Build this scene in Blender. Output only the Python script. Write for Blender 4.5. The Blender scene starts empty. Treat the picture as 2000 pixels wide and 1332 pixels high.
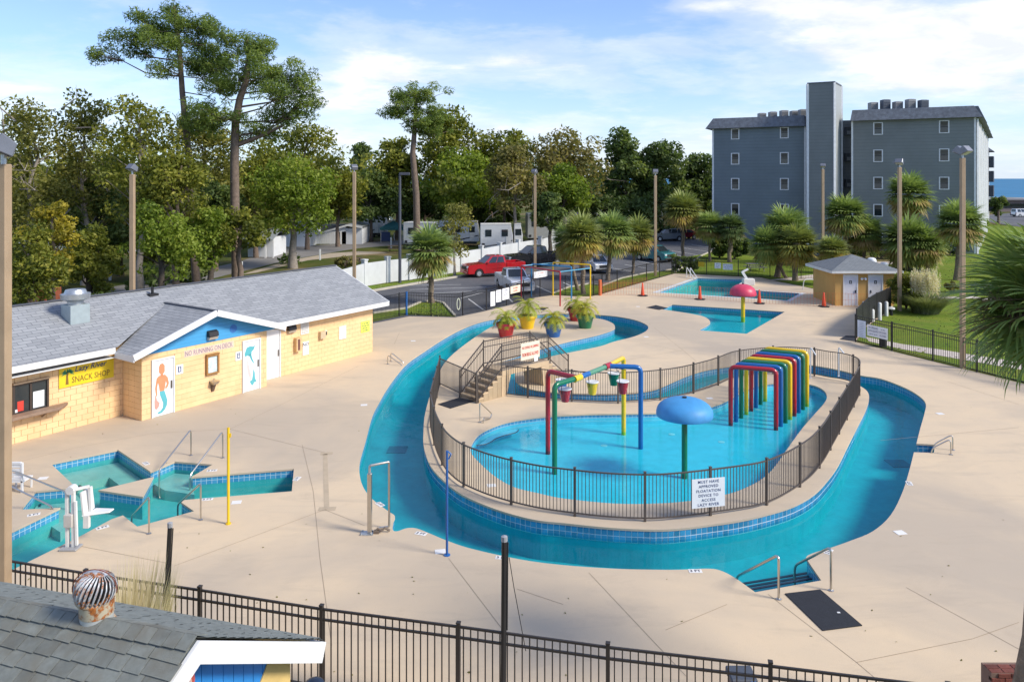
import bpy, bmesh, math, random
import numpy as np
from mathutils import Vector, Matrix
from mathutils.geometry import delaunay_2d_cdt

# ------------------------------------------------------------------ camera, world, sun, exposure
C = bpy.context.scene.collection
F, HC, HY = 1480.0, 9.0, 349.0          # focal length in photo pixels, camera height, horizon row

cam = bpy.data.cameras.new('camera')
cam.sensor_width = 36.0
cam.lens = F / 2000 * 36.0
cam.shift_y = -(666.0 - HY) / 2000
cam.clip_end = 60000
cam.clip_start = 0.1
camo = bpy.data.objects.new('camera', cam)
camo.location = (0, 0, HC)
camo.rotation_euler = (math.pi / 2, 0, 0)
C.objects.link(camo)
bpy.context.scene.camera = camo

SUN_EL, SUN_AZ = math.radians(38), math.radians(111)     # azimuth clockwise from +Y (the view direction)
sun = bpy.data.lights.new('sun', 'SUN')
sun.energy = 2.45
sun.angle = math.radians(14)
sun.color = (1.0, 0.92, 0.79)
suno = bpy.data.objects.new('sun', sun)
sd = Vector((math.sin(SUN_AZ) * math.cos(SUN_EL), math.cos(SUN_AZ) * math.cos(SUN_EL), math.sin(SUN_EL)))
suno.rotation_euler = sd.to_track_quat('Z', 'Y').to_euler()
suno.location = (60, 0, 80)
C.objects.link(suno)

vs = bpy.context.scene.view_settings
vs.view_transform = 'Standard'
vs.look = 'None'
vs.gamma = 1.0
vs.use_curve_mapping = False
vs.exposure = 0.93
cy = bpy.context.scene.cycles
cy.max_bounces = 8
cy.transparent_max_bounces = 16
cy.caustics_reflective = False
cy.caustics_refractive = False

world = bpy.data.worlds.new('World')
bpy.context.scene.world = world
world.use_nodes = True
nt = world.node_tree
nt.nodes.clear()

class NB:
    """small node-tree helper"""
    def __init__(s, nt): s.nt = nt
    def n(s, t, **k):
        nd = s.nt.nodes.new(t)
        for a, b in k.items():
            if a == 'ins':
                for i, val in b.items():
                    if isinstance(val, bpy.types.NodeSocket): s.nt.links.new(val, nd.inputs[i])
                    else: nd.inputs[i].default_value = val
            else: setattr(nd, a, b)
        return nd
    def math(s, op, a, b=0.0, c=None, clamp=False):
        d = {0: a, 1: b}
        if c is not None: d[2] = c
        return s.n('ShaderNodeMath', operation=op, use_clamp=clamp, ins=d).outputs[0]
    def vmath(s, op, a, b=(0, 0, 0)):
        nd = s.n('ShaderNodeVectorMath', operation=op, ins={0: a, 1: b})
        return nd.outputs['Value'] if op in ('DOT_PRODUCT', 'LENGTH') else nd.outputs[0]
    def mix(s, f, a, b, blend='MIX'):
        nd = s.n('ShaderNodeMix', data_type='RGBA', blend_type=blend)
        for i, v in ((0, f), (6, a), (7, b)):
            if isinstance(v, bpy.types.NodeSocket): s.nt.links.new(v, nd.inputs[i])
            else: nd.inputs[i].default_value = v if i == 0 else (tuple(v) + (1,))[:4]
        return nd.outputs[2]
    def ramp(s, f, stops, interp='LINEAR'):
        nd = s.n('ShaderNodeValToRGB', ins={0: f})
        e = nd.color_ramp.elements
        nd.color_ramp.interpolation = interp
        while len(e) < len(stops): e.new(0.5)
        for k, (p, c) in enumerate(stops):
            e[k].position = p
            e[k].color = (c, c, c, 1) if isinstance(c, (int, float)) else tuple(c) + (1,)
        return nd.outputs[0]
    def noise(s, vec, scale, detail=4, rough=.55, dist=0.0):
        return s.n('ShaderNodeTexNoise', ins={'Vector': vec, 'Scale': scale, 'Detail': detail, 'Roughness': rough, 'Distortion': dist}).outputs[0]

b = NB(nt)
tc = b.n('ShaderNodeTexCoord').outputs['Generated']
sky = b.n('ShaderNodeTexSky', sky_type='NISHITA', sun_disc=False, sun_elevation=SUN_EL, sun_rotation=SUN_AZ,
          altitude=0, air_density=1.0, dust_density=0.35, ozone_density=2.2).outputs[0]
sep = b.n('ShaderNodeSeparateXYZ', ins={0: tc})
dz = b.math('ADD', b.math('MAXIMUM', sep.outputs[2], 0.0), 0.17)
px = b.math('DIVIDE', sep.outputs[0], dz)
py = b.math('DIVIDE', sep.outputs[1], dz)
cp = b.n('ShaderNodeCombineXYZ', ins={0: px, 1: b.math('MULTIPLY', py, 1.15), 2: 3.7}).outputs[0]
n1 = b.noise(cp, 0.85, 9, .58, .35)
n2 = b.noise(cp, 4.2, 7, .62, .2)
cl = b.math('ADD', b.math('MULTIPLY', n1, .78), b.math('MULTIPLY', n2, .22))
def blob(px_, py_, wx, wy):
    """a cloud bank in one direction of the sky (az/el gaussian)"""
    az, el = (px_ - 1000) / F, (HY - py_) / F
    ax = b.math('DIVIDE', b.math('SUBTRACT', b.math('DIVIDE', sep.outputs[0], b.math('MAXIMUM', sep.outputs[1], .05)), az), wx / F)
    ay = b.math('DIVIDE', b.math('SUBTRACT', b.math('DIVIDE', sep.outputs[2], b.math('MAXIMUM', sep.outputs[1], .05)), el), wy / F)
    q = b.math('ADD', b.math('MULTIPLY', ax, ax), b.math('MULTIPLY', ay, ay))
    return b.math('POWER', 2.718, b.math('MULTIPLY', q, -1.0))
bias = None
for a in ((1800, 130, 330, 75, .20), (960, 105, 270, 45, .13), (1960, 50, 260, 50, .12), (90, 180, 330, 90, .11), (640, 190, 190, 75, .12), (1330, 85, 170, 26, .08), (1370, 12, 60, 16, .14), (1650, 12, 200, 20, .10), (1250, 250, 900, 60, .05)):
    w = b.math('MULTIPLY', blob(*a[:4]), a[4])
    bias = w if bias is None else b.math('ADD', bias, w)
cl = b.math('ADD', cl, bias)
mask = b.ramp(cl, [(0.45, 0.03), (0.57, 0.33), (0.71, .88), (0.85, 0.96)], 'EASE')
n3 = b.noise(cp, 3.2, 7, .6, .3)
ccol = b.mix(b.ramp(n3, [(.38, 0.0), (.66, 1.0)]), (4.7, 4.85, 5.5), (6.4, 6.2, 6.25))
hz = b.ramp(sep.outputs[2], [(0.0, .58), (0.10, .18), (0.3, 0.0)])
skyb = b.mix(1.0, sky, (.72, .82, 1.03), 'MULTIPLY')
base = b.mix(hz, skyb, (3.75, 4.5, 5.8))
col = b.mix(mask, base, ccol)
bg = b.n('ShaderNodeBackground', ins={0: col, 1: 0.105})
out = b.n('ShaderNodeOutputWorld', ins={0: bg.outputs[0]})

# ------------------------------------------------------------------ helpers
def G(x, y, z=0.0):
    """point of height z whose photo position was measured as x, y"""
    Y = F * (HC - z) / (y - HY)
    return Vector(((x - 1000) * Y / F, Y, z))
def PX(x, y, Y):
    return Vector(((x - 1000) * Y / F, Y, HC - (y - HY) * Y / F))

WL = {}
def tag(o, label=None, cat=None, group=None, kind=None):
    if label: o['label'] = label
    if cat: o['category'] = cat
    if group: o['group'] = group
    if kind: o['kind'] = kind
    return o
def thing(name, label, cat, loc=(0, 0, 0), group=None):
    o = bpy.data.objects.new(name, None)
    o.empty_display_size = .2
    C.objects.link(o)
    o.location = Vector(loc)
    WL[o] = Vector(loc)
    return tag(o, label, cat, group)
KIDS = {}
def link(o, parent=None):
    C.objects.link(o)
    if parent is not None:
        o.parent = parent
        KIDS.setdefault(parent, []).append(o)
        WL[o] = WL[parent]
    else: WL[o] = Vector((0, 0, 0))
    return o
def copy_tree(o, loc=None, rz=None, label=None, parent=None):
    c = o.copy()
    C.objects.link(c)
    WL[c] = Vector((0, 0, 0))
    if parent is not None: c.parent = parent
    if loc is not None: c.location = loc
    if rz is not None: c.rotation_euler = (0, 0, rz)
    if label: c['label'] = label
    for k in KIDS.get(o, []):
        kk = copy_tree(k, parent=c)
        KIDS.setdefault(c, []).append(kk)
    return c

class MB:
    def __init__(s): s.v, s.f, s.uv, s.keep = [], [], None, False
    def add(s, vs, fs):
        o = len(s.v)
        s.v.extend([tuple(p) for p in vs])
        s.f.extend([tuple(i + o for i in q) for q in fs])
        return s
    def quad(s, a, b_, c, d): return s.add([a, b_, c, d], [(0, 1, 2, 3)])
    def box(s, x0, x1, y0, y1, z0, z1, M=None):
        vs = [Vector(p) for p in ((x0, y0, z0), (x1, y0, z0), (x1, y1, z0), (x0, y1, z0), (x0, y0, z1), (x1, y0, z1), (x1, y1, z1), (x0, y1, z1))]
        if M is not None: vs = [M @ p for p in vs]
        return s.add(vs, [(0, 3, 2, 1), (4, 5, 6, 7), (0, 1, 5, 4), (1, 2, 6, 5), (2, 3, 7, 6), (3, 0, 4, 7)])
    def bar(s, p0, p1, w, h, up=(0, 0, 1)):
        """rectangular bar from p0 to p1, w sideways, h along up"""
        p0, p1, up = Vector(p0), Vector(p1), Vector(up)
        d = (p1 - p0).normalized()
        sd_ = d.cross(up)
        if sd_.length < 1e-4: sd_ = d.cross(Vector((0, 1, 0)))
        sd_.normalize()
        u2 = sd_.cross(d).normalized()
        vs = []
        for p in (p0, p1):
            for a, c in ((-1, -1), (1, -1), (1, 1), (-1, 1)):
                vs.append(p + sd_ * (a * w / 2) + u2 * (c * h / 2))
        return s.add(vs, [(0, 1, 2, 3), (7, 6, 5, 4), (0, 4, 5, 1), (1, 5, 6, 2), (2, 6, 7, 3), (3, 7, 4, 0)])
    def tube(s, pts, r, n=8, caps=True):
        pts = [Vector(p) for p in pts]
        m = len(pts)
        rs = r if isinstance(r, (list, tuple)) else [r] * m
        up = Vector((0, 0, 1))
        vs = []
        prev = None
        for i, p in enumerate(pts):
            t = (pts[min(i + 1, m - 1)] - pts[max(i - 1, 0)]).normalized()
            if prev is None:
                a = t.cross(up)
                if a.length < 1e-3: a = t.cross(Vector((1, 0, 0)))
            else: a = prev - t * prev.dot(t)
            a.normalize()
            prev = a
            c = t.cross(a)
            for k in range(n):
                an = 2 * math.pi * k / n
                vs.append(p + (a * math.cos(an) + c * math.sin(an)) * rs[i])
        fs = []
        for i in range(m - 1):
            for k in range(n):
                k2 = (k + 1) % n
                fs.append((i * n + k, i * n + k2, (i + 1) * n + k2, (i + 1) * n + k))
        if caps:
            fs.append(tuple(range(n))[::-1])
            fs.append(tuple((m - 1) * n + k for k in range(n)))
        return s.add(vs, fs)
    def cyl(s, p0, p1, r0, r1=None, n=10): return s.tube([p0, p1], [r0, r0 if r1 is None else r1], n)
    def lathe(s, prof, c=(0, 0, 0), n=20, M=None):
        c = Vector(c)
        vs, fs = [], []
        for r, z in prof:
            for k in range(n):
                an = 2 * math.pi * k / n
                p = Vector((r * math.cos(an), r * math.sin(an), z))
                vs.append((M @ p if M is not None else p) + c)
        for i in range(len(prof) - 1):
            for k in range(n):
                k2 = (k + 1) % n
                fs.append((i * n + k, i * n + k2, (i + 1) * n + k2, (i + 1) * n + k))
        if prof[0][0] > 1e-4: fs.append(tuple(range(n))[::-1])
        if prof[-1][0] > 1e-4: fs.append(tuple((len(prof) - 1) * n + k for k in range(n)))
        return s.add(vs, fs)
    def prism(s, poly, z0, z1):
        n = len(poly)
        vs = [(p[0], p[1], z0) for p in poly] + [(p[0], p[1], z1) for p in poly]
        fs = [tuple(range(n))[::-1], tuple(range(n, 2 * n))] + [(i, (i + 1) % n, n + (i + 1) % n, n + i) for i in range(n)]
        return s.add(vs, fs)
    def extrude(s, poly3, d):
        n = len(poly3)
        d = Vector(d)
        vs = [Vector(p) for p in poly3] + [Vector(p) + d for p in poly3]
        fs = [tuple(range(n)), tuple(range(n, 2 * n))[::-1]] + [(i, n + i, n + (i + 1) % n, (i + 1) % n) for i in range(n)]
        return s.add(vs, fs)
    def mesh(s, name, mat, off=Vector((0, 0, 0)), smooth=None, bevel=0.0, seg=1):
        me = bpy.data.meshes.new(name)
        ox, oy, oz = off
        me.from_pydata([(p[0] - ox, p[1] - oy, p[2] - oz) for p in s.v], [], s.f)
        if s.uv is not None:
            ul = me.uv_layers.new(name='UVMap')
            ul.data.foreach_set('uv', np.array(s.uv, dtype=np.float32).ravel())
        if bevel or True:
            bm = bmesh.new()
            bm.from_mesh(me)
            if s.uv is None and not s.keep: bmesh.ops.recalc_face_normals(bm, faces=bm.faces)
            if bevel:
                es = [e for e in bm.edges if len(e.link_faces) == 2 and e.calc_face_angle(0) > .6]
                bmesh.ops.bevel(bm, geom=es, offset=bevel, segments=seg, affect='EDGES', clamp_overlap=True)
            bm.to_mesh(me)
            bm.free()
        if smooth:
            me.polygons.foreach_set('use_smooth', [True] * len(me.polygons))
            me.set_sharp_from_angle(angle=math.radians(smooth if smooth > 1 else 40))
        me.materials.append(mat)
        return me
    def build(s, name, mat, parent=None, smooth=None, bevel=0.0, seg=1, kind=None, **t):
        off = WL[parent] if parent is not None else Vector((0, 0, 0))
        o = bpy.data.objects.new(name, s.mesh(name, mat, off, smooth, bevel, seg))
        link(o, parent)
        if kind: o['kind'] = kind
        return tag(o, **t)
def inst(name, me, loc, parent=None, rz=0.0, M=None, scale=None):
    """one object that shares mesh data; loc in world coordinates"""
    o = bpy.data.objects.new(name, me)
    link(o, parent)
    off = WL[parent] if parent is not None else Vector((0, 0, 0))
    if M is not None:
        M = M.copy()
        M.translation = M.translation - off
        o.matrix_local = M
    else:
        o.location = Vector(loc) - off
        o.rotation_euler = (0, 0, rz)
        if scale: o.scale = scale
    return o

def smooth_poly(pts, n=5, closed=True):
    """Catmull-Rom through measured points; a third entry marks a sharp corner"""
    P = [Vector((p[0], p[1])) for p in pts]
    K = [len(p) > 2 for p in pts]
    N = len(P)
    out = []
    for i in range(N if closed else N - 1):
        p1, p2 = P[i], P[(i + 1) % N]
        p0 = p1 if (K[i] or (not closed and i == 0)) else P[(i - 1) % N]
        p3 = p2 if (K[(i + 1) % N] or (not closed and i == N - 2)) else P[(i + 2) % N]
        for k in range(n):
            t = k / n
            out.append(.5 * ((2 * p1) + (p2 - p0) * t + (2 * p0 - 5 * p1 + 4 * p2 - p3) * t * t + (3 * p1 - p0 - 3 * p2 + p3) * t ** 3))
    if not closed: out.append(P[-1])
    return out
def gpoly(pts): return [Vector(G(p[0], p[1])[:2] + tuple(p[2:])) if len(p) > 2 else Vector(G(p[0], p[1])[:2]) for p in pts]
def gl(pts, n=5, closed=True):
    w = []
    for p in pts:
        g = G(p[0], p[1])
        w.append((g.x, g.y) + ((1,) if len(p) > 2 else ()))
    return smooth_poly(w, n, closed)
def area2(p): return sum(p[i].x * p[(i + 1) % len(p)].y - p[(i + 1) % len(p)].x * p[i].y for i in range(len(p))) / 2
def offset(poly, d):
    """push an outline outwards by d (negative: inwards)"""
    sg = 1 if area2(poly) > 0 else -1
    n = len(poly)
    out = []
    for i in range(n):
        e1 = (poly[i] - poly[i - 1])
        e2 = (poly[(i + 1) % n] - poly[i])
        n1 = Vector((e1.y, -e1.x)).normalized() if e1.length > 1e-6 else Vector((0, 0))
        n2 = Vector((e2.y, -e2.x)).normalized() if e2.length > 1e-6 else n1
        nn = n1 + n2
        if nn.length < 1e-4: nn = n1
        nn.normalize()
        k = max(.5, nn.dot(n1))
        out.append(poly[i] + nn * (sg * d / k))
    return out
def inside(p, poly):
    c = False
    n = len(poly)
    for i in range(n):
        a, q = poly[i], poly[i - 1]
        if (a.y > p.y) != (q.y > p.y) and p.x < (q.x - a.x) * (p.y - a.y) / (q.y - a.y) + a.x: c = not c
    return c
def fill(outer, holes=()):
    vs, es = [], []
    for lp in [outer] + list(holes):
        o = len(vs)
        n = len(lp)
        vs.extend(lp)
        es.extend([(o + i, o + (i + 1) % n) for i in range(n)])
    r = delaunay_2d_cdt([Vector((p[0], p[1])) for p in vs], es, [], 0, 1e-5)
    V, T = r[0], r[2]
    tris = []
    for t in T:
        c = (V[t[0]] + V[t[1]] + V[t[2]]) / 3
        if inside(c, outer) and not any(inside(c, h) for h in holes):
            a = (V[t[1]] - V[t[0]]).cross(V[t[2]] - V[t[0]])
            tris.append(tuple(t) if a > 0 else tuple(t)[::-1])
    return V, tris
def sheet(name, outer, mat, z=0.0, holes=(), parent=None, **t):
    V, T = fill(outer, holes)
    m = MB().add([(v.x, v.y, z) for v in V], T)
    m.keep = True
    return m.build(name, mat, parent, **t)
def strip(poly, z0, z1, closed=True, uv=True):
    """vertical wall along an outline with arc-length uv"""
    m = MB()
    m.uv = []
    L = 0
    n = len(poly)
    for i in range(n if closed else n - 1):
        a, c = poly[i], poly[(i + 1) % n]
        d = (c - a).length
        m.add([(a.x, a.y, z0), (c.x, c.y, z0), (c.x, c.y, z1), (a.x, a.y, z1)], [(0, 1, 2, 3)])
        m.uv += [(L, z0), (L + d, z0), (L + d, z1), (L, z1)]
        L += d
    return m

# ------------------------------------------------------------------ materials
def new_mat(name):
    m = bpy.data.materials.new(name)
    m.use_nodes = True
    m.node_tree.nodes.clear()
    return m, NB(m.node_tree)
def finish(b_, bsdf):
    b_.n('ShaderNodeOutputMaterial', ins={0: bsdf})
def lin(r, g, b_): return tuple(((c / 255) / 12.92 if c / 255 <= .04045 else ((c / 255 + .055) / 1.055) ** 2.4) for c in (r, g, b_))
MATS = {}
def M(name, col, rough=.6, metal=0.0, var=.10, scale=3.0, bump=0.0, bscale=30.0, coat=0.0, spec=.5, world=True, obj_rand=0.0, var2=None, s2=.6):
    if name in MATS: return MATS[name]
    m, b_ = new_mat(name)
    pos = b_.n('ShaderNodeNewGeometry').outputs['Position'] if world else b_.n('ShaderNodeTexCoord').outputs['Object']
    nz = b_.noise(pos, scale, 5, .6)
    c = b_.mix(b_.ramp(nz, [(.3, 0.0), (.7, 1.0)]), [x * (1 - var) for x in col], [min(1, x * (1 + var)) for x in col])
    if var2:
        nz2 = b_.noise(pos, s2, 5, .65)
        c = b_.mix(b_.ramp(nz2, [(.42, 0.0), (.68, 1.0)]), c, var2)
    if obj_rand:
        rnd = b_.n('ShaderNodeObjectInfo').outputs['Random']
        k = b_.math('MULTIPLY_ADD', rnd, obj_rand * 2, 1 - obj_rand)
        c = b_.mix(1.0, c, b_.n('ShaderNodeCombineColor', ins={0: k, 1: k, 2: k}).outputs[0], 'MULTIPLY')
    p = b_.n('ShaderNodeBsdfPrincipled', ins={'Base Color': c, 'Roughness': rough, 'Metallic': metal, 'Specular IOR Level': spec, 'Coat Weight': coat})
    if bump:
        bn = b_.noise(pos, bscale, 4, .6)
        b_.nt.links.new(b_.n('ShaderNodeBump', ins={'Strength': bump, 'Distance': .02, 'Height': bn}).outputs[0], p.inputs['Normal'])
    finish(b_, p.outputs[0])
    MATS[name] = m
    return m

def deck_mat():
    m, b_ = new_mat('deck_concrete')
    pos = b_.n('ShaderNodeNewGeometry').outputs['Position']
    c = b_.mix(b_.ramp(b_.noise(pos, .55, 6, .62), [(.36, 0.0), (.68, 1.0)]), (.66, .52, .352), (.61, .49, .345))
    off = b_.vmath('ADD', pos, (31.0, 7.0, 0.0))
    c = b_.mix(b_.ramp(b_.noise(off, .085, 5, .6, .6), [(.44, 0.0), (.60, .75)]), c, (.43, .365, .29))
    st = b_.vmath('MULTIPLY', pos, (.5, 1.6, 1.0))
    c = b_.mix(b_.math('MULTIPLY', b_.ramp(b_.noise(st, .55, 7, .68, .8), [(.52, 0.0), (.72, 1.0)]), .45), c, (.40, .335, .26))
    c = b_.mix(b_.math('MULTIPLY', b_.ramp(b_.noise(pos, 2.3, 7, .7), [(.55, 0.0), (.78, 1.0)]), .28), c, (.46, .36, .25))
    c = b_.mix(b_.math('MULTIPLY', b_.ramp(b_.noise(pos, 60, 3, .6), [(.3, 1.0), (.5, 0.0)]), .22), c, (.36, .28, .20))
    p = b_.n('ShaderNodeBsdfPrincipled', ins={'Base Color': c, 'Roughness': .82, 'Specular IOR Level': .25})
    b_.nt.links.new(b_.n('ShaderNodeBump', ins={'Strength': .25, 'Distance': .01, 'Height': b_.noise(pos, 45, 4, .6)}).outputs[0], p.inputs['Normal'])
    finish(b_, p.outputs[0])
    return m
def tile_mat():
    m, b_ = new_mat('pool_tile_band')
    uv = b_.n('ShaderNodeUVMap').outputs[0]
    br = b_.n('ShaderNodeTexBrick', offset=0.0, ins={'Vector': uv, 'Color1': (.045, .25, .46, 1), 'Color2': (.08, .33, .54, 1), 'Mortar': (.5, .62, .68, 1), 'Scale': 1.0, 'Mortar Size': .007, 'Brick Width': .155, 'Row Height': .155, 'Bias': 0.0})
    p = b_.n('ShaderNodeBsdfPrincipled', ins={'Base Color': br.outputs[0], 'Roughness': .18})
    finish(b_, p.outputs[0])
    return m
def plaster_mat(name, c1, c2):
    m, b_ = new_mat(name)
    pos = b_.n('ShaderNodeNewGeometry').outputs['Position']
    c = b_.mix(b_.ramp(b_.noise(pos, .7, 5, .6), [(.35, 0.0), (.7, 1.0)]), c1, c2)
    c = b_.mix(b_.math('MULTIPLY', b_.ramp(b_.noise(pos, 2.4, 6, .68, .5), [(.42, 0.0), (.70, 1.0)]), .45), c, [x * .72 for x in c1])
    finish(b_, b_.n('ShaderNodeBsdfPrincipled', ins={'Base Color': c, 'Roughness': .7}).outputs[0])
    return m
def water_mat(name, tint, wave=.35, scale=2.2, rough=.03, refl=.45):
    m, b_ = new_mat(name)
    pos = b_.n('ShaderNodeNewGeometry').outputs['Position']
    h = b_.math('ADD', b_.noise(pos, scale, 4, .55, .4), b_.math('MULTIPLY', b_.noise(pos, scale * 5, 3, .5, .3), .22))
    bp = b_.n('ShaderNodeBump', ins={'Strength': wave, 'Distance': .03, 'Height': h}).outputs[0]
    inc = b_.n('ShaderNodeNewGeometry').outputs['Incoming']
    cs = b_.math('ABSOLUTE', b_.vmath('DOT_PRODUCT', inc, bp))
    fr = b_.math('MULTIPLY_ADD', b_.math('POWER', b_.math('SUBTRACT', 1.0, cs, clamp=True), 5.0), .98 * refl, .02, clamp=True)
    t = b_.n('ShaderNodeBsdfTransparent', ins={0: tuple(tint) + (1,)}).outputs[0]
    g = b_.n('ShaderNodeBsdfAnisotropic' if False else 'ShaderNodeBsdfGlossy', ins={'Color': (1, 1, 1, 1), 'Roughness': rough, 'Normal': bp}).outputs[0]
    finish(b_, b_.n('ShaderNodeMixShader', ins={0: fr, 1: t, 2: g}).outputs[0])
    return m
def ground_mat():
    m, b_ = new_mat('lawn_ground')
    pos = b_.n('ShaderNodeNewGeometry').outputs['Position']
    c = b_.mix(b_.ramp(b_.noise(pos, .35, 5, .6), [(.35, 0.0), (.7, 1.0)]), (.055, .085, .014), (.13, .12, .035))
    c = b_.mix(b_.ramp(b_.noise(pos, .09, 5, .65), [(.53, 0.0), (.62, 1.0)]), c, (.25, .18, .10))
    c = b_.mix(b_.math('MULTIPLY', b_.ramp(b_.noise(pos, 12, 4, .7), [(.4, 0.0), (.65, 1.0)]), .5), c, (.05, .065, .014))
    p = b_.n('ShaderNodeBsdfPrincipled', ins={'Base Color': c, 'Roughness': .95, 'Specular IOR Level': .1})
    b_.nt.links.new(b_.n('ShaderNodeBump', ins={'Strength': .6, 'Distance': .06, 'Height': b_.noise(pos, 14, 4, .7)}).outputs[0], p.inputs['Normal'])
    finish(b_, p.outputs[0])
    return m
def lawn_mat():
    m, b_ = new_mat('mown_lawn')
    pos = b_.n('ShaderNodeNewGeometry').outputs['Position']
    c = b_.mix(b_.ramp(b_.noise(pos, .5, 6, .65), [(.35, 0.0), (.7, 1.0)]), (.12, .20, .022), (.22, .25, .035))
    c = b_.mix(b_.math('MULTIPLY', b_.ramp(b_.noise(pos, 9, 5, .75), [(.42, 0.0), (.66, 1.0)]), .55), c, (.085, .135, .018))
    c = b_.mix(b_.ramp(b_.noise(pos, .16, 4, .6), [(.56, 0.0), (.74, .6)]), c, (.22, .19, .06))
    p = b_.n('ShaderNodeBsdfPrincipled', ins={'Base Color': c, 'Roughness': .95, 'Specular IOR Level': .1})
    b_.nt.links.new(b_.n('ShaderNodeBump', ins={'Strength': .7, 'Distance': .05, 'Height': b_.noise(pos, 25, 4, .7)}).outputs[0], p.inputs['Normal'])
    finish(b_, p.outputs[0])
    return m
def leaf_mat(name, ca, cb, cc=None, trans=.42):
    """leaf colour from dark to light leaf by the per-face attribute 'tint' (each leaf's own colour)"""
    m, b_ = new_mat(name)
    t = b_.n('ShaderNodeAttribute', attribute_name='tint').outputs['Fac']
    st = [(0.0, ca), (.6, cb)] + ([(1.0, cc)] if cc else [])
    c = b_.ramp(t, st)
    d = b_.n('ShaderNodeBsdfPrincipled', ins={'Base Color': c, 'Roughness': .55, 'Specular IOR Level': .25}).outputs[0]
    tr = b_.n('ShaderNodeBsdfTranslucent', ins={0: b_.mix(1.0, c, (1.15, 1.25, .6), 'MULTIPLY')}).outputs[0]
    finish(b_, b_.n('ShaderNodeMixShader', ins={0: trans, 1: d, 2: tr}).outputs[0])
    return m
def shingle_mat(name, c1, c2, cm, axis_u, bw=.30, rh=.14):
    """asphalt shingles too small to pick apart: rows run along axis_u"""
    m, b_ = new_mat(name)
    uv = b_.n('ShaderNodeUVMap').outputs[0]
    br = b_.n('ShaderNodeTexBrick', offset=.5, ins={'Vector': uv, 'Color1': tuple(c1) + (1,), 'Color2': tuple(c2) + (1,), 'Mortar': tuple(cm) + (1,), 'Scale': 1.0, 'Mortar Size': .012, 'Mortar Smooth': .3, 'Brick Width': bw, 'Row Height': rh, 'Bias': -.1})
    pos = b_.n('ShaderNodeNewGeometry').outputs['Position']
    c = b_.mix(b_.math('MULTIPLY', b_.ramp(b_.noise(pos, .6, 5, .6), [(.4, 0.0), (.7, 1.0)]), .3), br.outputs[0], [x * .7 for x in c1])
    c = b_.mix(b_.math('MULTIPLY', b_.ramp(b_.noise(pos, 5.0, 4, .7), [(.4, 0.0), (.65, 1.0)]), .35), c, [x * 1.25 for x in c2])
    p = b_.n('ShaderNodeBsdfPrincipled', ins={'Base Color': c, 'Roughness': .9, 'Specular IOR Level': .2})
    b_.nt.links.new(b_.n('ShaderNodeBump', ins={'Strength': .5, 'Distance': .01, 'Height': br.outputs['Fac'], 'Filter Width': 0.1}, invert=True).outputs[0], p.inputs['Normal'])
    finish(b_, p.outputs[0])
    return m
def siding_mat(name, col, pitch=.18, axis='Z'):
    m, b_ = new_mat(name)
    pos = b_.n('ShaderNodeNewGeometry').outputs['Position']
    z = b_.n('ShaderNodeSeparateXYZ', ins={0: pos}).outputs[axis]
    fr = b_.math('FRACT', b_.math('DIVIDE', z, pitch))
    c = b_.mix(b_.ramp(b_.noise(pos, .3, 5, .6), [(.35, 0.0), (.7, 1.0)]), [x * .9 for x in col], [x * 1.1 for x in col])
    c = b_.mix(b_.math('MULTIPLY', b_.ramp(fr, [(0.0, 1.0), (.22, 0.0)]), .4), c, [x * .5 for x in col])
    p = b_.n('ShaderNodeBsdfPrincipled', ins={'Base Color': c, 'Roughness': .6})
    b_.nt.links.new(b_.n('ShaderNodeBump', ins={'Strength': .5, 'Distance': .02, 'Height': fr}).outputs[0], p.inputs['Normal'])
    finish(b_, p.outputs[0])
    return m

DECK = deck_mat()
TILE = tile_mat()
PLASTER = plaster_mat('river_plaster', (.005, .36, .45), (.012, .42, .49))
PLASTER_PALE = plaster_mat('splash_plaster', (.10, .60, .74), (.15, .66, .80))
PLASTER_STAR = plaster_mat('star_plaster', (.05, .41, .42), (.10, .46, .45))
PLASTER_BENCH = plaster_mat('bench_plaster', (.20, .45, .42), (.28, .52, .47))
WATER = water_mat('river_water', (.50, .92, .93), .34, 1.9, refl=.38)
WATER_PALE = water_mat('splash_water', (.86, .97, .99), .24, 2.4)
WATER_STAR = water_mat('star_water', (.76, .94, .93), .30, 2.4, refl=.30)
SEA = M('sea_water', (.035, .17, .31), .6, var=.15, scale=.02, bump=.3, bscale=.3, spec=.15)
GROUND = ground_mat()
LAWN = lawn_mat()
ASPHALT = M('asphalt', (.085, .087, .095), .9, var=.2, scale=.4, bump=.3, bscale=60, var2=(.13, .13, .135), s2=.15)
ROADM = M('old_road', (.20, .19, .18), .9, var=.15, scale=.5, bump=.3, bscale=40)
CONC = M('kerb_concrete', (.48, .44, .36), .85, var=.12, scale=1.5, bump=.2)
PATHM = M('path_concrete', (.55, .48, .41), .85, var=.1, scale=1.2, bump=.2)
WHITE = M('white_paint', (.71, .715, .71), .5, var=.04, scale=2)
WHITE_ROUGH = M('white_wall_paint', (.60, .62, .625), .8, var=.05, scale=1.2, var2=(.52, .54, .545), s2=.5)
OFFWHITE = M('worn_white', (.66, .65, .62), .6, var=.08)
BRONZE = M('bronze_metal', (.098, .080, .068), .5, .15, var=.08, scale=6)
BRONZED = M('dark_bronze_metal', (.040, .034, .031), .45, .25, var=.1, scale=6)
BLACKM = M('black_metal', (.022, .021, .022), .5, .2, var=.1)
STEEL = M('stainless_steel', (.58, .55, .50), .28, 1.0, var=.06, scale=9)
GALV = M('galvanised_metal', (.50, .52, .53), .42, .8, var=.12, scale=12)
RUBBER = M('black_rubber', (.016, .018, .024), .8, var=.15, scale=8, bump=.5, bscale=90)
TYRE = M('tyre', (.02, .02, .021), .8)
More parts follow.
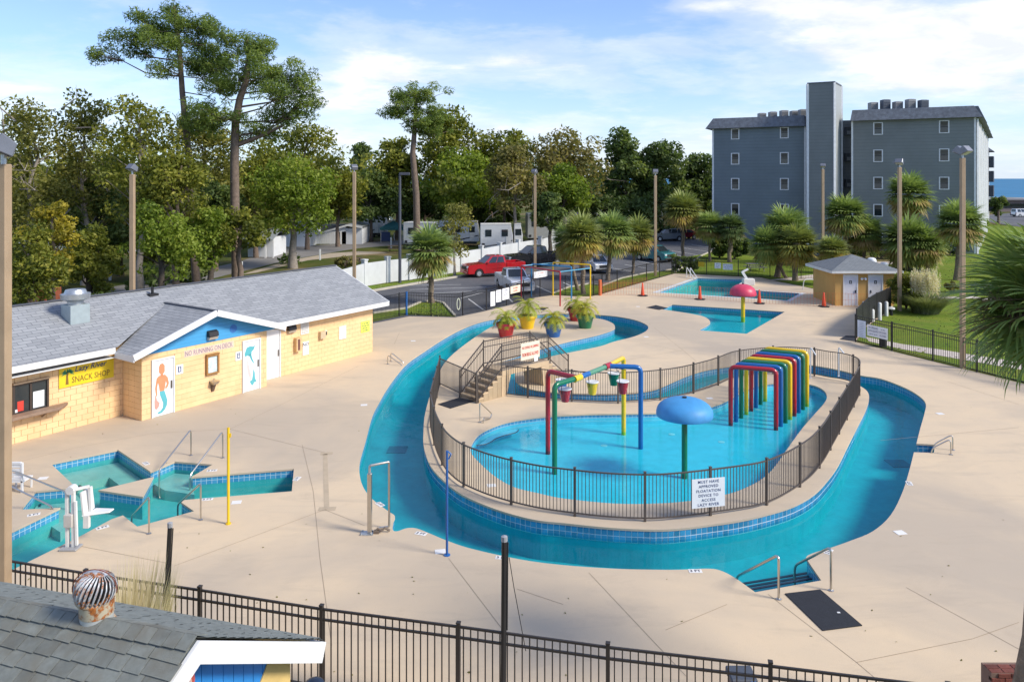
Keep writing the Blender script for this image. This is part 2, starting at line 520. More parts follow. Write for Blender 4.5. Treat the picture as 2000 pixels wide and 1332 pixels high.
GLASSD = M('dark_glass', (.02, .028, .032), .06, var=.2, scale=.8, spec=.8)
def paint(name, c, rough=.28, coat=.4): return M(name, c, rough, var=.06, scale=5, coat=coat)
P_RED = paint('red_plastic', (.40, .012, .022))
P_GREEN = paint('green_plastic', (.010, .155, .068))
P_BLUE = paint('blue_plastic', (.012, .115, .36))
P_YELLOW = paint('yellow_plastic', (.80, .52, .012))
P_SKY = M('pale_blue_fibreglass', (.055, .28, .58), .55, var=.10, scale=3)
P_PINK = M('faded_red_fibreglass', (.56, .045, .10), .42, var=.12, scale=3)
BARK = M('bark', (.17, .125, .095), .95, var=.3, scale=5, bump=.8, bscale=14)
BARK_PALE = M('pale_bark', (.27, .235, .20), .95, var=.25, scale=5, bump=.8, bscale=14)
BARK_DARK = M('dark_bark', (.075, .06, .048), .95, var=.3, scale=5, bump=.8, bscale=14)
PALM_TRUNK = M('palm_trunk_fibre', (.20, .155, .11), .95, var=.35, scale=7, bump=1.0, bscale=18)
# ------------------------------------------------------------------ setting: ground, deck, pools
RO = gl([(714,860),(727,812),(740,786),(755,760),(775,732),(797,708),(830,685),(867,661),(905,641),(945,627),(990,620),(1040,614.5),(1101,612),(1158,614.5),(1202,618),(1240,625),(1262,634),(1266,641),(1258,649),(1236,658),(1198,667.5),(1173,676),(1120,687),(1070,697.5),(1022,711),(1007,724),(1008,745),(1030,758),(1066,765),(1120,768),(1177,769),(1230,767.5),(1265,763),(1290,756),(1333,737),(1373,723.5),(1418,716),(1470,710.5),(1530,709),(1590,714),(1640,723),(1680,733),(1720,739.5),(1767,757),(1796,774),(1808,788),(1806,806),(1797,838),(1790,866,1),(1826,868,1),(1824,884,1),(1785,883,1),(1777,915),(1763,960),(1740,1005),(1705,1037),(1660,1056),(1623,1069),(1590,1079),(1575,1087),(1580,1098),(1604,1133,1),(1475,1156,1),(1434,1127),(1405,1113),(1380,1110),(1330,1112),(1280,1112),(1200,1110),(1100,1103),(1016,1092),(920,1071),(872,1055),(843,1043),(815,1032),(795,1031),(776,1037),(767,1034),(768,1018),(771,1007),(757,997),(728,975),(711,954),(703,930),(703,900)], 4)
RI = gl([(827,845),(829,815),(836,785),(845,758),(855,733),(867,711),(882,694),(905,675),(930,657),(950,644),(965,636),(985,630),(1020,624),(1060,621),(1110,619.5),(1150,620),(1178,624),(1196,631),(1201,638),(1197,644),(1170,653),(1140,660),(1104,668),(1060,680),(1005,697),(965,710),(948,725),(955,745),(975,762),(1000,771),(1040,775),(1090,779),(1150,783),(1200,783.5),(1265,779),(1330,770),(1378,755),(1425,737),(1465,729.5),(1520,726.5),(1580,729),(1620,735.5),(1655,743),(1682,755),(1695,766),(1697,780),(1690,802),(1676,830),(1655,872),(1637,908),(1617,936),(1590,964),(1550,987),(1496,1004),(1442,1016),(1388,1024),(1334,1031),(1277,1034),(1190,1030),(1100,1021),(1040,1014),(968,994),(903,966),(867,939),(843,913),(832,889),(827,866)], 4)
SP = gl([(920,884),(921,868),(935,848),(960,834),(990,824),(1030,817),(1080,812),(1150,808.5),(1220,807.5),(1290,806),(1350,801),(1390,793),(1415,784),(1440,770),(1465,757),(1502,749),(1545,748),(1583,751),(1606,760),(1615,773),(1610,787),(1588,812),(1565,839),(1536,879),(1510,915),(1484,938),(1450,955),(1415,966),(1347,978),(1280,983),(1200,983),(1100,973),(1052,963),(1004,951),(968,931),(939,906)], 4)
STAR = gpoly([(99,905),(230,878),(294,921),(341,901),(415,907),(374,931),(574,915),(570,959),(360,976),(353,980),(379,998),(268,1028),(240,1006),(217,1014),(158,1046),(67,1091),(-60,1155),(-60,1077),(118,991),(41,995),(70,959),(149,952)])
TRI = gpoly([(192,957),(300,931),(279,970)])
KID = gl([(1292,604,1),(1313,595,1),(1533,609,1),(1458,652,1),(1363,645,1),(1381,636),(1387,630),(1383,623),(1370,617),(1339,611)], 4)
REAR = gpoly([(1284,571),(1363,543),(1458,546),(1430,563),(1493,569),(1563,573),(1537,587)])

SU, SN = Vector((.555, .832)), Vector((.832, -.555))       # long axis of the snack shop, and its outward normal
def SF(s, n, z=0.0): return Vector((SU.x * s + SN.x * n, SU.y * s + SN.y * n, z))

dk = [Vector((-22, 12)), Vector((-14, 11)), Vector((12, 9.5)), Vector((32, 9.5)), Vector((30.4, 14))]
dk += gpoly([(1671,668),(1690,640),(1740,606),(1745,597),(1632,592),(1632,573),(1601,567),(1570,560),(1524,551),(1486,542),(1431,540),(1361,536),(1319,534),(1176,574),(1154,579),(1129,579),(1080,576),(1046,581),(1002,594),(940,609),(889,619.5),(794,615),(727,629)])
dk += [SF(29, -30).xy, SF(6, -30).xy]

far = [Vector(p) for p in ((-4000, -60), (900, -60), (520, 40), (262, 300), (200, 420), (-100, 1200), (-4000, 6000))]
sheet('ground', far, GROUND, 0, [dk], kind='structure')
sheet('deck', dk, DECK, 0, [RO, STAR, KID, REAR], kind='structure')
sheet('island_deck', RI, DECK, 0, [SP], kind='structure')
sheet('star_pool_island', TRI, DECK, 0, kind='structure')
sheet('sea', [Vector(p) for p in ((-30000, -200), (30000, -200), (30000, 40000), (-30000, 40000))], SEA, -1.6, kind='structure')

def basin(name, outline, wz, fz, plaster, water, inner=(), sg=1, tile=TILE, tz=.32):
    """walls with a tiled band, floor, water of one pool; outline at deck level"""
    o2 = offset(outline, .02)
    i2 = [offset(h, -.02) for h in inner]
    m = MB(); m.uv = []
    pl = MB(); pl.uv = []
    for lp in [o2] + i2:
        w = strip(lp, -tz - .03, 0.0)
        u0 = len(m.f)
        m.add(w.v, w.f); m.uv += w.uv
        w = strip(lp, fz, -tz - .03)
        pl.add(w.v, w.f); pl.uv += w.uv
    m.build(name + '_wall', tile, kind='structure')
    pl.build(name + '_lower_wall', plaster, kind='structure')
    sheet(name + '_floor', o2, plaster, fz, i2, kind='structure')
    sheet(name + '_water', o2, water, wz, i2, kind='structure')
    cp_ = MB(); cp_.uv = []
    for lp in [outline] + list(inner):
        w = strip(lp, -.055, 0.0)
        cp_.add(w.v, w.f); cp_.uv += w.uv
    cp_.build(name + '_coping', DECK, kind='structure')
basin('river', RO, -.30, -1.05, PLASTER, WATER, [])
basin('splash_pool', SP, -.16, -.42, PLASTER_PALE, WATER_PALE, tz=.14)
basin('star_pool', STAR, -.26, -.66, PLASTER_STAR, WATER_STAR, [TRI], tz=.24)
basin('wading_pool', KID, -.17, -.5, PLASTER, WATER, tz=.16)
basin('rear_pool', REAR, -.22, -1.1, PLASTER_STAR, WATER_STAR, tz=.18)

# wall of the river's island: real tiles where they show large, tile texture beyond
ri2 = offset(RI, -.02)
w = strip(ri2, -.35, 0.0)
iw = w.build('island_wall', TILE, kind='structure')
w = strip(ri2, -1.25, -.35)
w.build('island_lower_wall', PLASTER, kind='structure')
w = strip(RI, -.055, 0.0)
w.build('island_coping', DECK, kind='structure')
tile_m = M('glazed_tile', (.045, .25, .44), .15, var=.12, scale=2, obj_rand=.22, coat=.4)
tm = MB().box(-.070, .070, -.006, .006, -.069, .069).mesh('tile', tile_m, bevel=.003)
groutm = M('tile_grout', (.62, .70, .74), .7)
L = 0.0
N = len(ri2)
cnt = 0
front = []
for i in range(N):
    a, c = ri2[i], ri2[(i + 1) % N]
    front.append((a, c))
acc = 0.0
pos_list = []
for a, c in front:
    d = (c - a).length
    while acc < d:
        p = a + (c - a) * (acc / d)
        t = (c - a).normalized()
        pos_list.append((p, t))
        acc += .156
    acc -= d
def vis(p, t):
    nrm = Vector((t.y, -t.x)) if area2(RI) > 0 else Vector((-t.y, t.x))
    return nrm.dot(-p) > 0
pl_ = sorted([q for q in pos_list if vis(*q)], key=lambda q: q[0].length)[:145]
for p, t in pl_:
    ang = math.atan2(t.y, t.x)
    nrm = Vector((t.y, -t.x)) if area2(RI) > 0 else Vector((-t.y, t.x))
    for zz in (-.135, -.291):
        q = p + nrm * .004
        o = inst('tile', tm, (q.x, q.y, zz), iw, ang)
gm = MB()
for p, t in pl_:
    nrm = Vector((t.y, -t.x)) if area2(RI) > 0 else Vector((-t.y, t.x))
    q = p + nrm * .003
    gm.quad(*[(q.x + t.x * sx * .079, q.y + t.y * sx * .079, zz) for sx, zz in ((-1, -.375), (1, -.375), (1, -.06), (-1, -.06))])
gm.build('grout', groutm, iw, kind='stuff')

for gx, gy in ((776, 878), (1755, 905)):
    q = G(gx, gy, -1.04); MB().box(q.x - .35, q.x + .35, q.y - .35, q.y + .35, -1.045, -1.03).build('drain_grate', M('drain_dark', (.012, .20, .28), .8), kind='structure')
for gx, gy in ((1312, 848), (1409, 863), (1180, 870), (1480, 800)):
    q = G(gx, gy, -.415); MB().lathe([(.12, 0), (.12, .008), (0, .012)], (q.x, q.y, -.418), 14).build('floor_inlet', M('inlet_white', (.66, .70, .72), .5), kind='structure')
# steps seen under the water
stm = M('step_edge_tile', (.015, .03, .06), .4)
st = MB()
for px0, py0, px1, py1, z in ((1448, 1140, 1592, 1116, -.42), (1456, 1146, 1596, 1122, -.36), (1464, 1151, 1600, 1127, -.31)):
    a, c = G(px0, py0, z), G(px1, py1, z)
    st.bar(a, c, .05, .03)
st.build('step_edge', stm, kind='structure')
st = MB()
for (a, c, z) in (((129, 928), (178, 966), -.45), ((213, 905), (256, 938), -.45), ((129, 922), (213, 905), -.45), ((332, 918), (392, 925), -.4), ((322, 930), (385, 938), -.5), ((84, 968), (77, 990), -.4), ((123, 972), (105, 988), -.5), ((146, 975), (117, 1012), -.6)):
    st.bar(G(a[0], a[1], z), G(c[0], c[1], z), .05, .04)
st.build('pool_bench_edge', stm, kind='structure')
q = gpoly([(104,905),(230,879),(292,921),(258,940),(213,907),(131,925),(180,967),(150,970)])
sheet('star_pool_bench', q, PLASTER_BENCH, -.40, kind='structure')
strip(q, -.66, -.40).build('star_pool_bench_riser', PLASTER_BENCH, kind='structure')
q = gpoly([(341,902),(415,908),(376,930),(380,942),(322,934),(300,922)])
sheet('star_pool_steps', q, PLASTER_BENCH, -.36, kind='structure')
strip(q, -.66, -.36).build('star_pool_steps_riser', PLASTER_BENCH, kind='structure')
q = gpoly([(72,960),(149,953),(146,985),(118,1010),(90,992),(43,995)])
sheet('star_pool_entry_steps', q, PLASTER_BENCH, -.40, kind='structure')
strip(q, -.66, -.40).build('star_pool_entry_steps_riser', PLASTER_BENCH, kind='structure')
sheet('splash_pool_step', gl([(935,858),(960,840),(1000,828),(1012,829),(1008,834),(975,842),(960,853),(940,858)], 3), PLASTER_PALE, -.2, kind='structure')
e = gl([(930,859),(945,857),(958,853),(968,846),(985,840),(1008,834),(1013,829)], 4, False)
MB().tube([(p.x, p.y, -.19) for p in e], .018, 5).build('step_edge_line', stm, kind='structure')

# white coping of the rear pool
rc = offset(REAR, .32)
sheet('rear_pool_coping', rc, WHITE_ROUGH, .006, [REAR], kind='structure')

# asphalt, kerbs, lawns, roads
lot = gpoly([(727,632),(727,569),(898,541),(1010,519),(1095,498),(1180,479),(1250,466),(1400,466),(1396,489),(1372,499),(1318,534),(1176,574),(1130,579.5),(1080,576.5),(1046,581.5),(1002,594.5),(940,609.5),(889,620),(800,618)])
sheet('car_park', lot, ASPHALT, .004, kind='structure')
def kerb(name, pts, wdt=.18, h=.13, mat=CONC):
    m = MB()
    for i in range(len(pts) - 1):
        a, c = pts[i], pts[i + 1]
        m.bar((a.x, a.y, h / 2), (c.x, c.y, h / 2), wdt, h)
    m.build(name, mat, kind='structure')
kerb('kerb', gpoly([(700,575),(727,569.5),(800,557),(898,541),(960,529)]), .35)
kerb('kerb', gpoly([(1318,533),(1372,499.5),(1396,489.5),(1400,467)]))
verge = gpoly([(690,574),(727,568.5),(898,540),(960,528),(980,520),(880,535),(800,549),(712,560)])
sheet('verge', verge, LAWN, .012, kind='structure')
l1 = gpoly([(727,629),(794,615.5),(841,591),(866,594),(889,619.8),(794,616.5)])
def lawn(pts, z=.03): return sheet('lawn', gpoly(pts), LAWN, z, kind='structure')
lawn([(728,629.2),(728,614),(794,604),(822,592),(845,589.5),(866,594),(889,619),(794,615)])
kerb('kerb', gpoly([(728,613.5),(794,603.5),(822,591.5),(845,589),(866,593.5),(888,618)]), .15)
lawn([(1078,576),(1110,563),(1150,556),(1176,560),(1215,545),(1262,535),(1312,528),(1319,533.6),(1176,573.6),(1154,578.6),(1129,578.6)])
kerb('kerb', gpoly([(1078,575.5),(1110,562.5),(1150,555.5),(1176,559.5),(1215,544.5),(1262,534.5),(1312,527.5)]), .12)
lawn([(1319,533.6),(1340,503),(1400,492),(1500,505),(1632,520),(1632,572.6),(1601,566.6),(1570,559.6),(1524,550.6),(1486,541.6),(1431,539.6),(1361,535.6)])
big = [G(1673,667).xy, G(1690,642).xy, G(1742,606).xy, G(1748,590).xy, G(1745,520).xy, G(1790,475).xy, G(1905,455).xy, G(1935,440).xy, Vector((110, 110)), Vector((70, 40)), Vector((36, 14)), Vector((30.6, 14))]
sheet('lawn', big, LAWN, .03, kind='structure')
pth = gpoly([(1690,659),(1760,673),(1830,683),(1915,697),(2080,722),(2080,738),(1915,710),(1830,695),(1760,683),(1697,668)])
sheet('path', pth, PATHM, .04, kind='structure')
sheet('path', gpoly([(1500,548),(1555,541),(1632,532),(1700,512),(1760,512),(1700,526),(1640,541),(1560,549)]), PATHM, .04, kind='structure')
sheet('path', gpoly([(1808,581),(1900,580),(1990,592),(1990,596),(1900,584),(1808,585)]), PATHM, .042, kind='structure')
sheet('camp_road', gpoly([(-100,640),(120,578),(300,546),(400,526),(465,512),(545,486),(620,479),(700,475),(820,467),(820,475),(700,485),(640,495),(560,509),(440,538),(330,566),(140,620),(-60,690)]), ROADM, .006, kind='structure')
sheet('sand_track', gpoly([(470,537),(560,510),(645,495),(700,491),(760,494),(690,499),(600,509),(500,533)]), M('pale_sand', (.40, .33, .24), .95, var=.15), .01, kind='structure')
sheet('far_car_park', gpoly([(1915,432),(1935,420),(2200,396),(2500,396),(2300,470),(2000,445)]), ASPHALT, .045, kind='structure')
sheet('sand', [Vector(p) for p in ((200, 420), (262, 300), (520, 40), (560, 60), (290, 310), (215, 440))], M('beach_sand', (.52, .44, .33), .95), -.5, kind='structure')

# painted bay lines
lm = MB()
def line(p, q, w_=.11):
    a, c = G(*p), G(*q)
    d = (c - a).normalized()
    s = Vector((-d.y, d.x, 0)) * (w_ / 2)
    lm.quad(*[(v.x, v.y, .009) for v in (a - s, c - s, c + s, a + s)])
for p, q in (((915,584),(945,606)),((985,575),(1001,590)),((900,583),(1000,556)),((1048,559),(1086,576)),((1100,552),(1125,563)),((780,558),(900,556)),((800,566),(950,561)),((830,574),(960,567)),((1290,492),(1340,503)),((1312,490),(1372,500)),((1330,484),(1385,492)),((1350,478),(1392,484)),((1260,507),(1275,512)),((1195,524),(1235,530)),((1220,517),(1262,524)),((1240,509),(1285,518))):
    line(p, q)
lm.build('bay_line', M('road_paint', (.62, .62, .60), .8, var=.2, scale=3), kind='structure')

# slab joints of the deck
jm = MB()
def joint(*pts, w_=.012):
    for p, q in zip(pts, pts[1:]):
        a, c = G(*p), G(*q)
        d = (c - a).normalized()
        s = Vector((-d.y, d.x, 0)) * (w_ / 2)
        jm.quad(*[(v.x, v.y, .004) for v in (a - s, c - s, c + s, a + s)])
for pts in (((22,905),(150,874),(300,846),(449,838),(635,884)),((449,838),(560,785),(700,715)),((640,993),(340,1105)),((634,995),(712,1026)),((590,868),(612,960),(625,1090),(648,1260)),
            ((1150,1118),(1310,1288),(1340,1320)),((1500,1160),(1673,1293),(1740,1350)),((1673,1293),(1900,1247),(1990,1215)),((1770,1147),(2010,1278)),((1220,663),(1332,686)),((1278,640),(1334,684),(1360,706)),((1220,704),(1334,684)),
            ((770,672),(780,650)),((876,1090),(990,1240)),((1720,860),(1990,835)),((1850,745),(1990,790)),((1000,838),(1090,818)),((20,930),(60,916)),((330,1100),(150,1065)),((1560,640),(1660,612)),((1420,1180),(1300,1230)),((1100,1180),(1010,1150))):
    joint(*pts)
jm.build('deck_joint', M('joint_dark', (.33, .255, .18), .95), kind='structure')
jm2 = MB()
for p, q, wd in (((635,887),(638,990),.07),((626,886),(650,885),.12),((622,994),(656,993),.12)):
    a, c = G(*p), G(*q); d = (c - a).normalized(); s = Vector((-d.y, d.x, 0)) * wd
    jm2.quad(*[(v.x, v.y, .004) for v in (a - s, c - s, c + s, a + s)])
jm2.build('deck_patch', M('patch_concrete', (.45, .36, .25), .9), kind='structure')

# ------------------------------------------------------------------ fences
def resample(pts, step):
    out, acc = [], 0.0
    for a, c in zip(pts, pts[1:]):
        d = (c - a).length
        while acc < d:
            out.append((a + (c - a) * (acc / d), (c - a).normalized()))
            acc += step
        acc -= d
    return out
def fence(name, label, cat, pts, h, step, rails, mat, posts, post_w=.06, picket_w=.018, individual=0, z0=.08, top=0.0, group=None, rail_w=.035, post_top=.04, base=0.0):
    root = thing(name, label, cat, (pts[0].x, pts[0].y, 0), group)
    pm = MB().box(-post_w / 2, post_w / 2, -post_w / 2, post_w / 2, 0, h + post_top).box(-post_w / 2 - .006, post_w / 2 + .006, -post_w / 2 - .006, post_w / 2 + .006, h + post_top, h + post_top + .02).mesh('post', mat)
    for p, t in posts: inst('post', pm, (p.x, p.y, base), root, math.atan2(t.y, t.x))
    for z, hh in rails:
        m = MB()
        for a, c in zip(pts, pts[1:]): m.bar((a.x, a.y, z), (c.x, c.y, z), rail_w, hh)
        m.build('rail', mat, root)
    pk = resample(pts, step)
    pk.sort(key=lambda q: q[0].length)
    pkm = MB().box(-picket_w / 2, picket_w / 2, -picket_w / 2, picket_w / 2, z0, h - .01 + top).mesh('picket', mat)
    for p, t in pk[:individual]: inst('picket', pkm, (p.x, p.y, 0), root, math.atan2(t.y, t.x))
    if len(pk) > individual:
        m = MB()
        for p, t in pk[individual:]:
            hw = picket_w / 2
            x, y = t.x * hw, t.y * hw
            m.box(-hw, hw, -hw, hw, z0, h - .01 + top, Matrix(((t.x, -t.y, 0, p.x), (t.y, t.x, 0, p.y), (0, 0, 1, 0), (0, 0, 0, 1))))
        m.build('picket_run', mat, root, kind='stuff')
    return root
V2 = lambda *a: [Vector(p) for p in a]
nf = V2((-13.3, 15.75), (-10.6, 15.1), (-8.13, 14.45), (-5.71, 13.86), (-3.33, 13.25), (-.90, 12.73), (1.54, 12.17), (3.99, 11.70), (6.45, 11.2), (8.9, 10.7))
nt_ = (nf[-1] - nf[0]).normalized()
fence('metal_fence', 'dark bronze picket fence crossing the near edge of the pool deck', 'fence', nf, 1.5, .126, [(1.48, .035), (1.30, .035), (.12, .035)], BRONZED, [(p, nt_) for p in nf], .062, .019, 300)

ifp = gl([(859,753),(851,787),(843,820),(841,836),(846,862),(854,888),(867,915),(881,932),(901,948),(930,962),(961,974),(1005,987),(1054,998),(1100,1005),(1165,1013),(1220,1017),(1277,1018),(1330,1014),(1385,1007),(1440,999),(1483,991),(1515,979),(1543,964),(1568,947),(1588,930),(1608,904),(1624,876),(1650,828),(1672,787),(1680,768),(1676,756),(1660,748),(1640,743),(1619,740),(1581,733),(1530,730),(1480,733),(1434,740),(1405,752),(1374,763),(1320,777),(1267,784),(1226,787),(1186,788),(1090,783),(1030,777),(988,773)], 4, False)
rs = resample(ifp, 1.85)
fence('metal_fence', 'low brown picket fence curving all round the splash pool island', 'fence', ifp, 1.25, .098, [(1.23, .035), (.09, .03)], BRONZE, rs, .06, .016, 300, z0=.08)

pf = gpoly([(727,629),(794,615),(889,619.5),(940,609),(1002,594),(1046,581),(1080,576),(1129,579),(1154,579),(1176,574)])
fence('metal_fence', 'black picket fence between the pool deck and the car park', 'fence', pf, 1.5, .115, [(1.48, .03), (1.30, .03), (.1, .03)], BLACKM, resample(pf, 2.4), .055, .016, 0)
cf = gpoly([(1176,574),(1210,563.6),(1262,549.5),(1319,534)])
fence('mesh_fence', 'dark chain link fence running back beside the lawn to the hedge', 'fence', cf, 1.5, .16, [(1.48, .05), (.06, .02)], BLACKM, resample(cf, 2.9), .06, .012, 0, z0=.05)
bf = gpoly([(1319,534),(1361,536),(1431,540),(1486,542),(1515,541),(1560,545),(1632,549)])
fence('metal_fence', 'far black picket fence behind the rear pool under the palms', 'fence', bf, 1.5, .13, [(1.48, .03), (1.3, .03), (.1, .03)], BLACKM, resample(bf, 2.9), .06, .016, 0)
rf_ = gpoly([(1671,668),(1736,684),(1792,697),(1877,719),(1960,740)])
d_ = (rf_[-1] - rf_[0]).normalized()
rf_.append(rf_[-1] + d_ * 12)
fence('metal_fence', 'black picket fence between the deck and the right hand lawn', 'fence', rf_, 1.48, .12, [(1.46, .032), (1.28, .032), (.1, .032)], BLACKM, resample(rf_, 2.35), .06, .017, 0)
gf = gpoly([(1673,660),(1692,637),(1712,622),(1740,608)])
fence('screened_fence', 'dark mesh screened fence leading from the gate towards the hut', 'fence', gf, 1.6, .035, [(1.6, .06), (.05, .03)], BLACKM, resample(gf, 2.4), .06, .03, 0, z0=.05)
# orange safety mesh strung between the cones
om = M('orange_safety_mesh', (.62, .15, .05), .7); om2 = M('orange_mesh_worn', (.36, .12, .05), .8)
ofp = gpoly([(1176,577),(1255,576),(1367,585),(1483,593),(1609,599),(1700,601)])
root = thing('safety_mesh', 'see through orange safety mesh strung between the traffic cones', 'barrier', (ofp[0].x, ofp[0].y, 0))
m = MB()
for p, t in resample(ofp, .21):
    m.box(-.006, .006, -.003, .003, .05, .95, Matrix(((t.x, -t.y, 0, p.x), (t.y, t.x, 0, p.y), (0, 0, 1, 0), (0, 0, 0, 1))))
m.build('mesh_strand', om, root, kind='stuff')
m = MB()
for z in (.05, .5, .95):
    for a, c in zip(ofp, ofp[1:]): m.bar((a.x, a.y, z), (c.x, c.y, z), .008, .010)
m.build('mesh_line', om, root)
m = MB()
a = G(1172, 577); c = G(1266, 549)
d = (c - a)
m2 = thing('safety_mesh', 'denser orange safety mesh tied along the chain link fence', 'barrier', a)
for k in range(44):
    p = a + d * (k / 44); m.box(p.x - .012, p.x + .012, p.y - .012, p.y + .0, .05, .95 - .6 * k / 44)
m.build('mesh_strand', om2, m2, kind='stuff')
MB().cyl(a, a + Vector((0, 0, 1.2)), .13, .12, 10).build('mesh_roll', om, m2, smooth=40)

# ------------------------------------------------------------------ white boundary wall of the car park
wallp = gpoly([(640,585),(712,559),(757,551.5),(800,546),(850,539),(900,530),(940,523),(976,515),(1012,507),(1055,499),(1092,490)])
root = thing('boundary_wall', 'white panelled wall with capped piers along the car park', 'wall', (wallp[0].x, wallp[0].y, 0))
m = MB()
for a, c in zip(wallp, wallp[1:]): 
    p = MB().bar((a.x, a.y, .95), (c.x, c.y, .95), .12, 1.9)
    p.build('wall_panel', WHITE_ROUGH, root)
pier = MB().box(-.19, .19, -.19, .19, 0, 2.15).box(-.23, .23, -.23, .23, 2.15, 2.25).mesh('pier', WHITE_ROUGH)
for i, (a, c) in enumerate(zip(wallp, wallp[1:])):
    t = (c - a).normalized()
    inst('pier', pier, (a.x, a.y, 0), root, math.atan2(t.y, t.x))
inst('pier', pier, (wallp[-1].x, wallp[-1].y, 0), root)
# ------------------------------------------------------------------ lettering
def lettering(s, height, mat, parent, origin, right, up, width=None, name='lettering', ext=.004, align='CENTER', shear=0.0, bold=0.0, space=1.0):
    """flat raised letters as one mesh; origin = middle of the text block, on the sign face"""
    if set(s) <= set('- '):                     # print too small to read: short bars
        right, up = Vector(right).normalized(), Vector(up).normalized()
        nrm, m, n_ = right.cross(up), MB(), len(s)
        cw = min(height * .75, (width or 9) / n_)
        for i, ch in enumerate(s):
            if ch == '-':
                a = Vector(origin) + right * ((i - n_ / 2) * cw) + nrm * ext
                m.quad(a - up * height * .3, a + right * cw * .92 - up * height * .3, a + right * cw * .92 + up * height * .3, a + up * height * .3)
        return m.build(name, mat, parent)
    cu = bpy.data.curves.new('lettering', 'FONT')
    cu.body = s
    cu.size = 1.0
    cu.align_x = align
    cu.extrude = 0
    cu.shear = shear
    cu.offset = bold
    cu.space_character = space
    cu.space_line = 1.0
    cu.resolution_u = 2
    o = bpy.data.objects.new('tmp', cu)
    C.objects.link(o)
    dg = bpy.context.evaluated_depsgraph_get()
    me = bpy.data.meshes.new_from_object(o.evaluated_get(dg))
    bpy.data.objects.remove(o)
    n = len(me.vertices)
    co = np.empty(n * 3, dtype=np.float32)
    me.vertices.foreach_get('co', co)
    co = co.reshape(-1, 3)
    mn, mx = co.min(0), co.max(0)
    sy = height / (mx[1] - mn[1])
    sx = (width / (mx[0] - mn[0])) if width else sy
    right, up = Vector(right).normalized(), Vector(up).normalized()
    nrm = right.cross(up)
    og = Vector(origin) + nrm * ext - (WL[parent] if parent is not None else Vector((0, 0, 0)))
    cx, cyy = (mn[0] + mx[0]) / 2, (mn[1] + mx[1]) / 2
    w = np.outer((co[:, 0] - cx) * sx, right) + np.outer((co[:, 1] - cyy) * sy, up) + np.array(og)
    me.vertices.foreach_set('co', w.astype(np.float32).ravel())
    me.materials.clear()
    me.materials.append(mat)
    me.update()
    ob = bpy.data.objects.new(name, me)
    return link(ob, parent)
UP = Vector((0, 0, 1))
T_BLACK = M('print_black', (.03, .03, .045), .6)
T_NAVY = M('print_navy', (.03, .05, .16), .6)
T_RED = M('print_red', (.62, .05, .03), .6)
T_ORANGE = M('print_orange', (.70, .20, .04), .6)
T_TEAL = M('print_teal', (.10, .42, .47), .6)
T_GREEN = M('print_green', (.03, .22, .10), .6)
T_BROWN = M('print_brown', (.22, .12, .02), .6)
T_PURPLE = M('print_purple', (.24, .17, .28), .6)
SIGN_WHITE = M('sign_white', (.78, .79, .80), .5, var=.03)
SIGN_CREAM = M('sign_cream', (.80, .70, .55), .5, var=.05)
SIGN_YEL = M('sign_yellow', (.78, .58, .02), .5, var=.05)
SIGN_PALEYEL = M('sign_pale_yellow', (.76, .72, .12), .5, var=.06)
def board(name, label, corners_o, right, w, h, mat, lines=(), thick=.012, cat='sign', group=None, up=UP):
    """a sign board: corners_o = middle of the board on its front face"""
    right = Vector(right).normalized()
    up = Vector(up)
    nrm = right.cross(up)
    o = Vector(corners_o)
    root = thing(name, label, cat, o - up * (h / 2), group)
    m = MB()
    m.extrude([o - right * w / 2 - up * h / 2, o + right * w / 2 - up * h / 2, o + right * w / 2 + up * h / 2, o - right * w / 2 + up * h / 2], -nrm * thick)
    m.build('panel', mat, root)
    for ln in lines:
        s, hh, dx, dy, mm = ln[:5]
        kw = ln[5] if len(ln) > 5 else {}
        lettering(s, hh, mm, root, o + right * dx + up * dy, right, up, **kw)
    return root

# ------------------------------------------------------------------ snack shop
NL, NG, NR = -28.33, -27.06, -27.88          # planes of the left wall, gable wall, right wall
S0, S1, S2, S3 = 6.0, 15.78, 21.42, 28.75    # along the wall
NB_ = -35.4
u3, n3 = SF(1, 0), SF(0, 1)
shop = thing('snack_shop', 'long tan block pool building with grey shingle roof and blue gable', 'building', SF(S1, NG))
WALLC = M('tan_block_paint', (.84, .57, .305), .85, var=.06, scale=1.6, bump=.25, bscale=70, var2=(.77, .52, .27), s2=.5, obj_rand=.055)
m = MB()
def slab(m, s0, s1, n0, n1, z0, z1):
    m.add([SF(s, n, z) for z in (z0, z1) for s, n in ((s0, n0), (s1, n0), (s1, n1), (s0, n1))], [(0, 3, 2, 1), (4, 5, 6, 7), (0, 1, 5, 4), (1, 2, 6, 5), (2, 3, 7, 6), (3, 0, 4, 7)])
mortar = M('block_joint', (.78, .53, .28), .9)
slab(m, S0, S1, NB_, NL - .03, 0, 2.5)
slab(m, S1 + .03, S2 - .03, NB_, NG - .03, 0, 2.5)
slab(m, S2, S3 - .03, NB_, NR - .03, 0, 2.5)
m.build('wall', mortar, shop)
openings = {'L': [(11.98, 13.1, .98, 2.0)], 'G': [(16.14, 17.11, 0, 2.16), (20.15, 21.11, 0, 2.16)], 'R': [(21.8, 22.85, 0, 2.3)]}
BL, BH = .405, .203
blocks = []
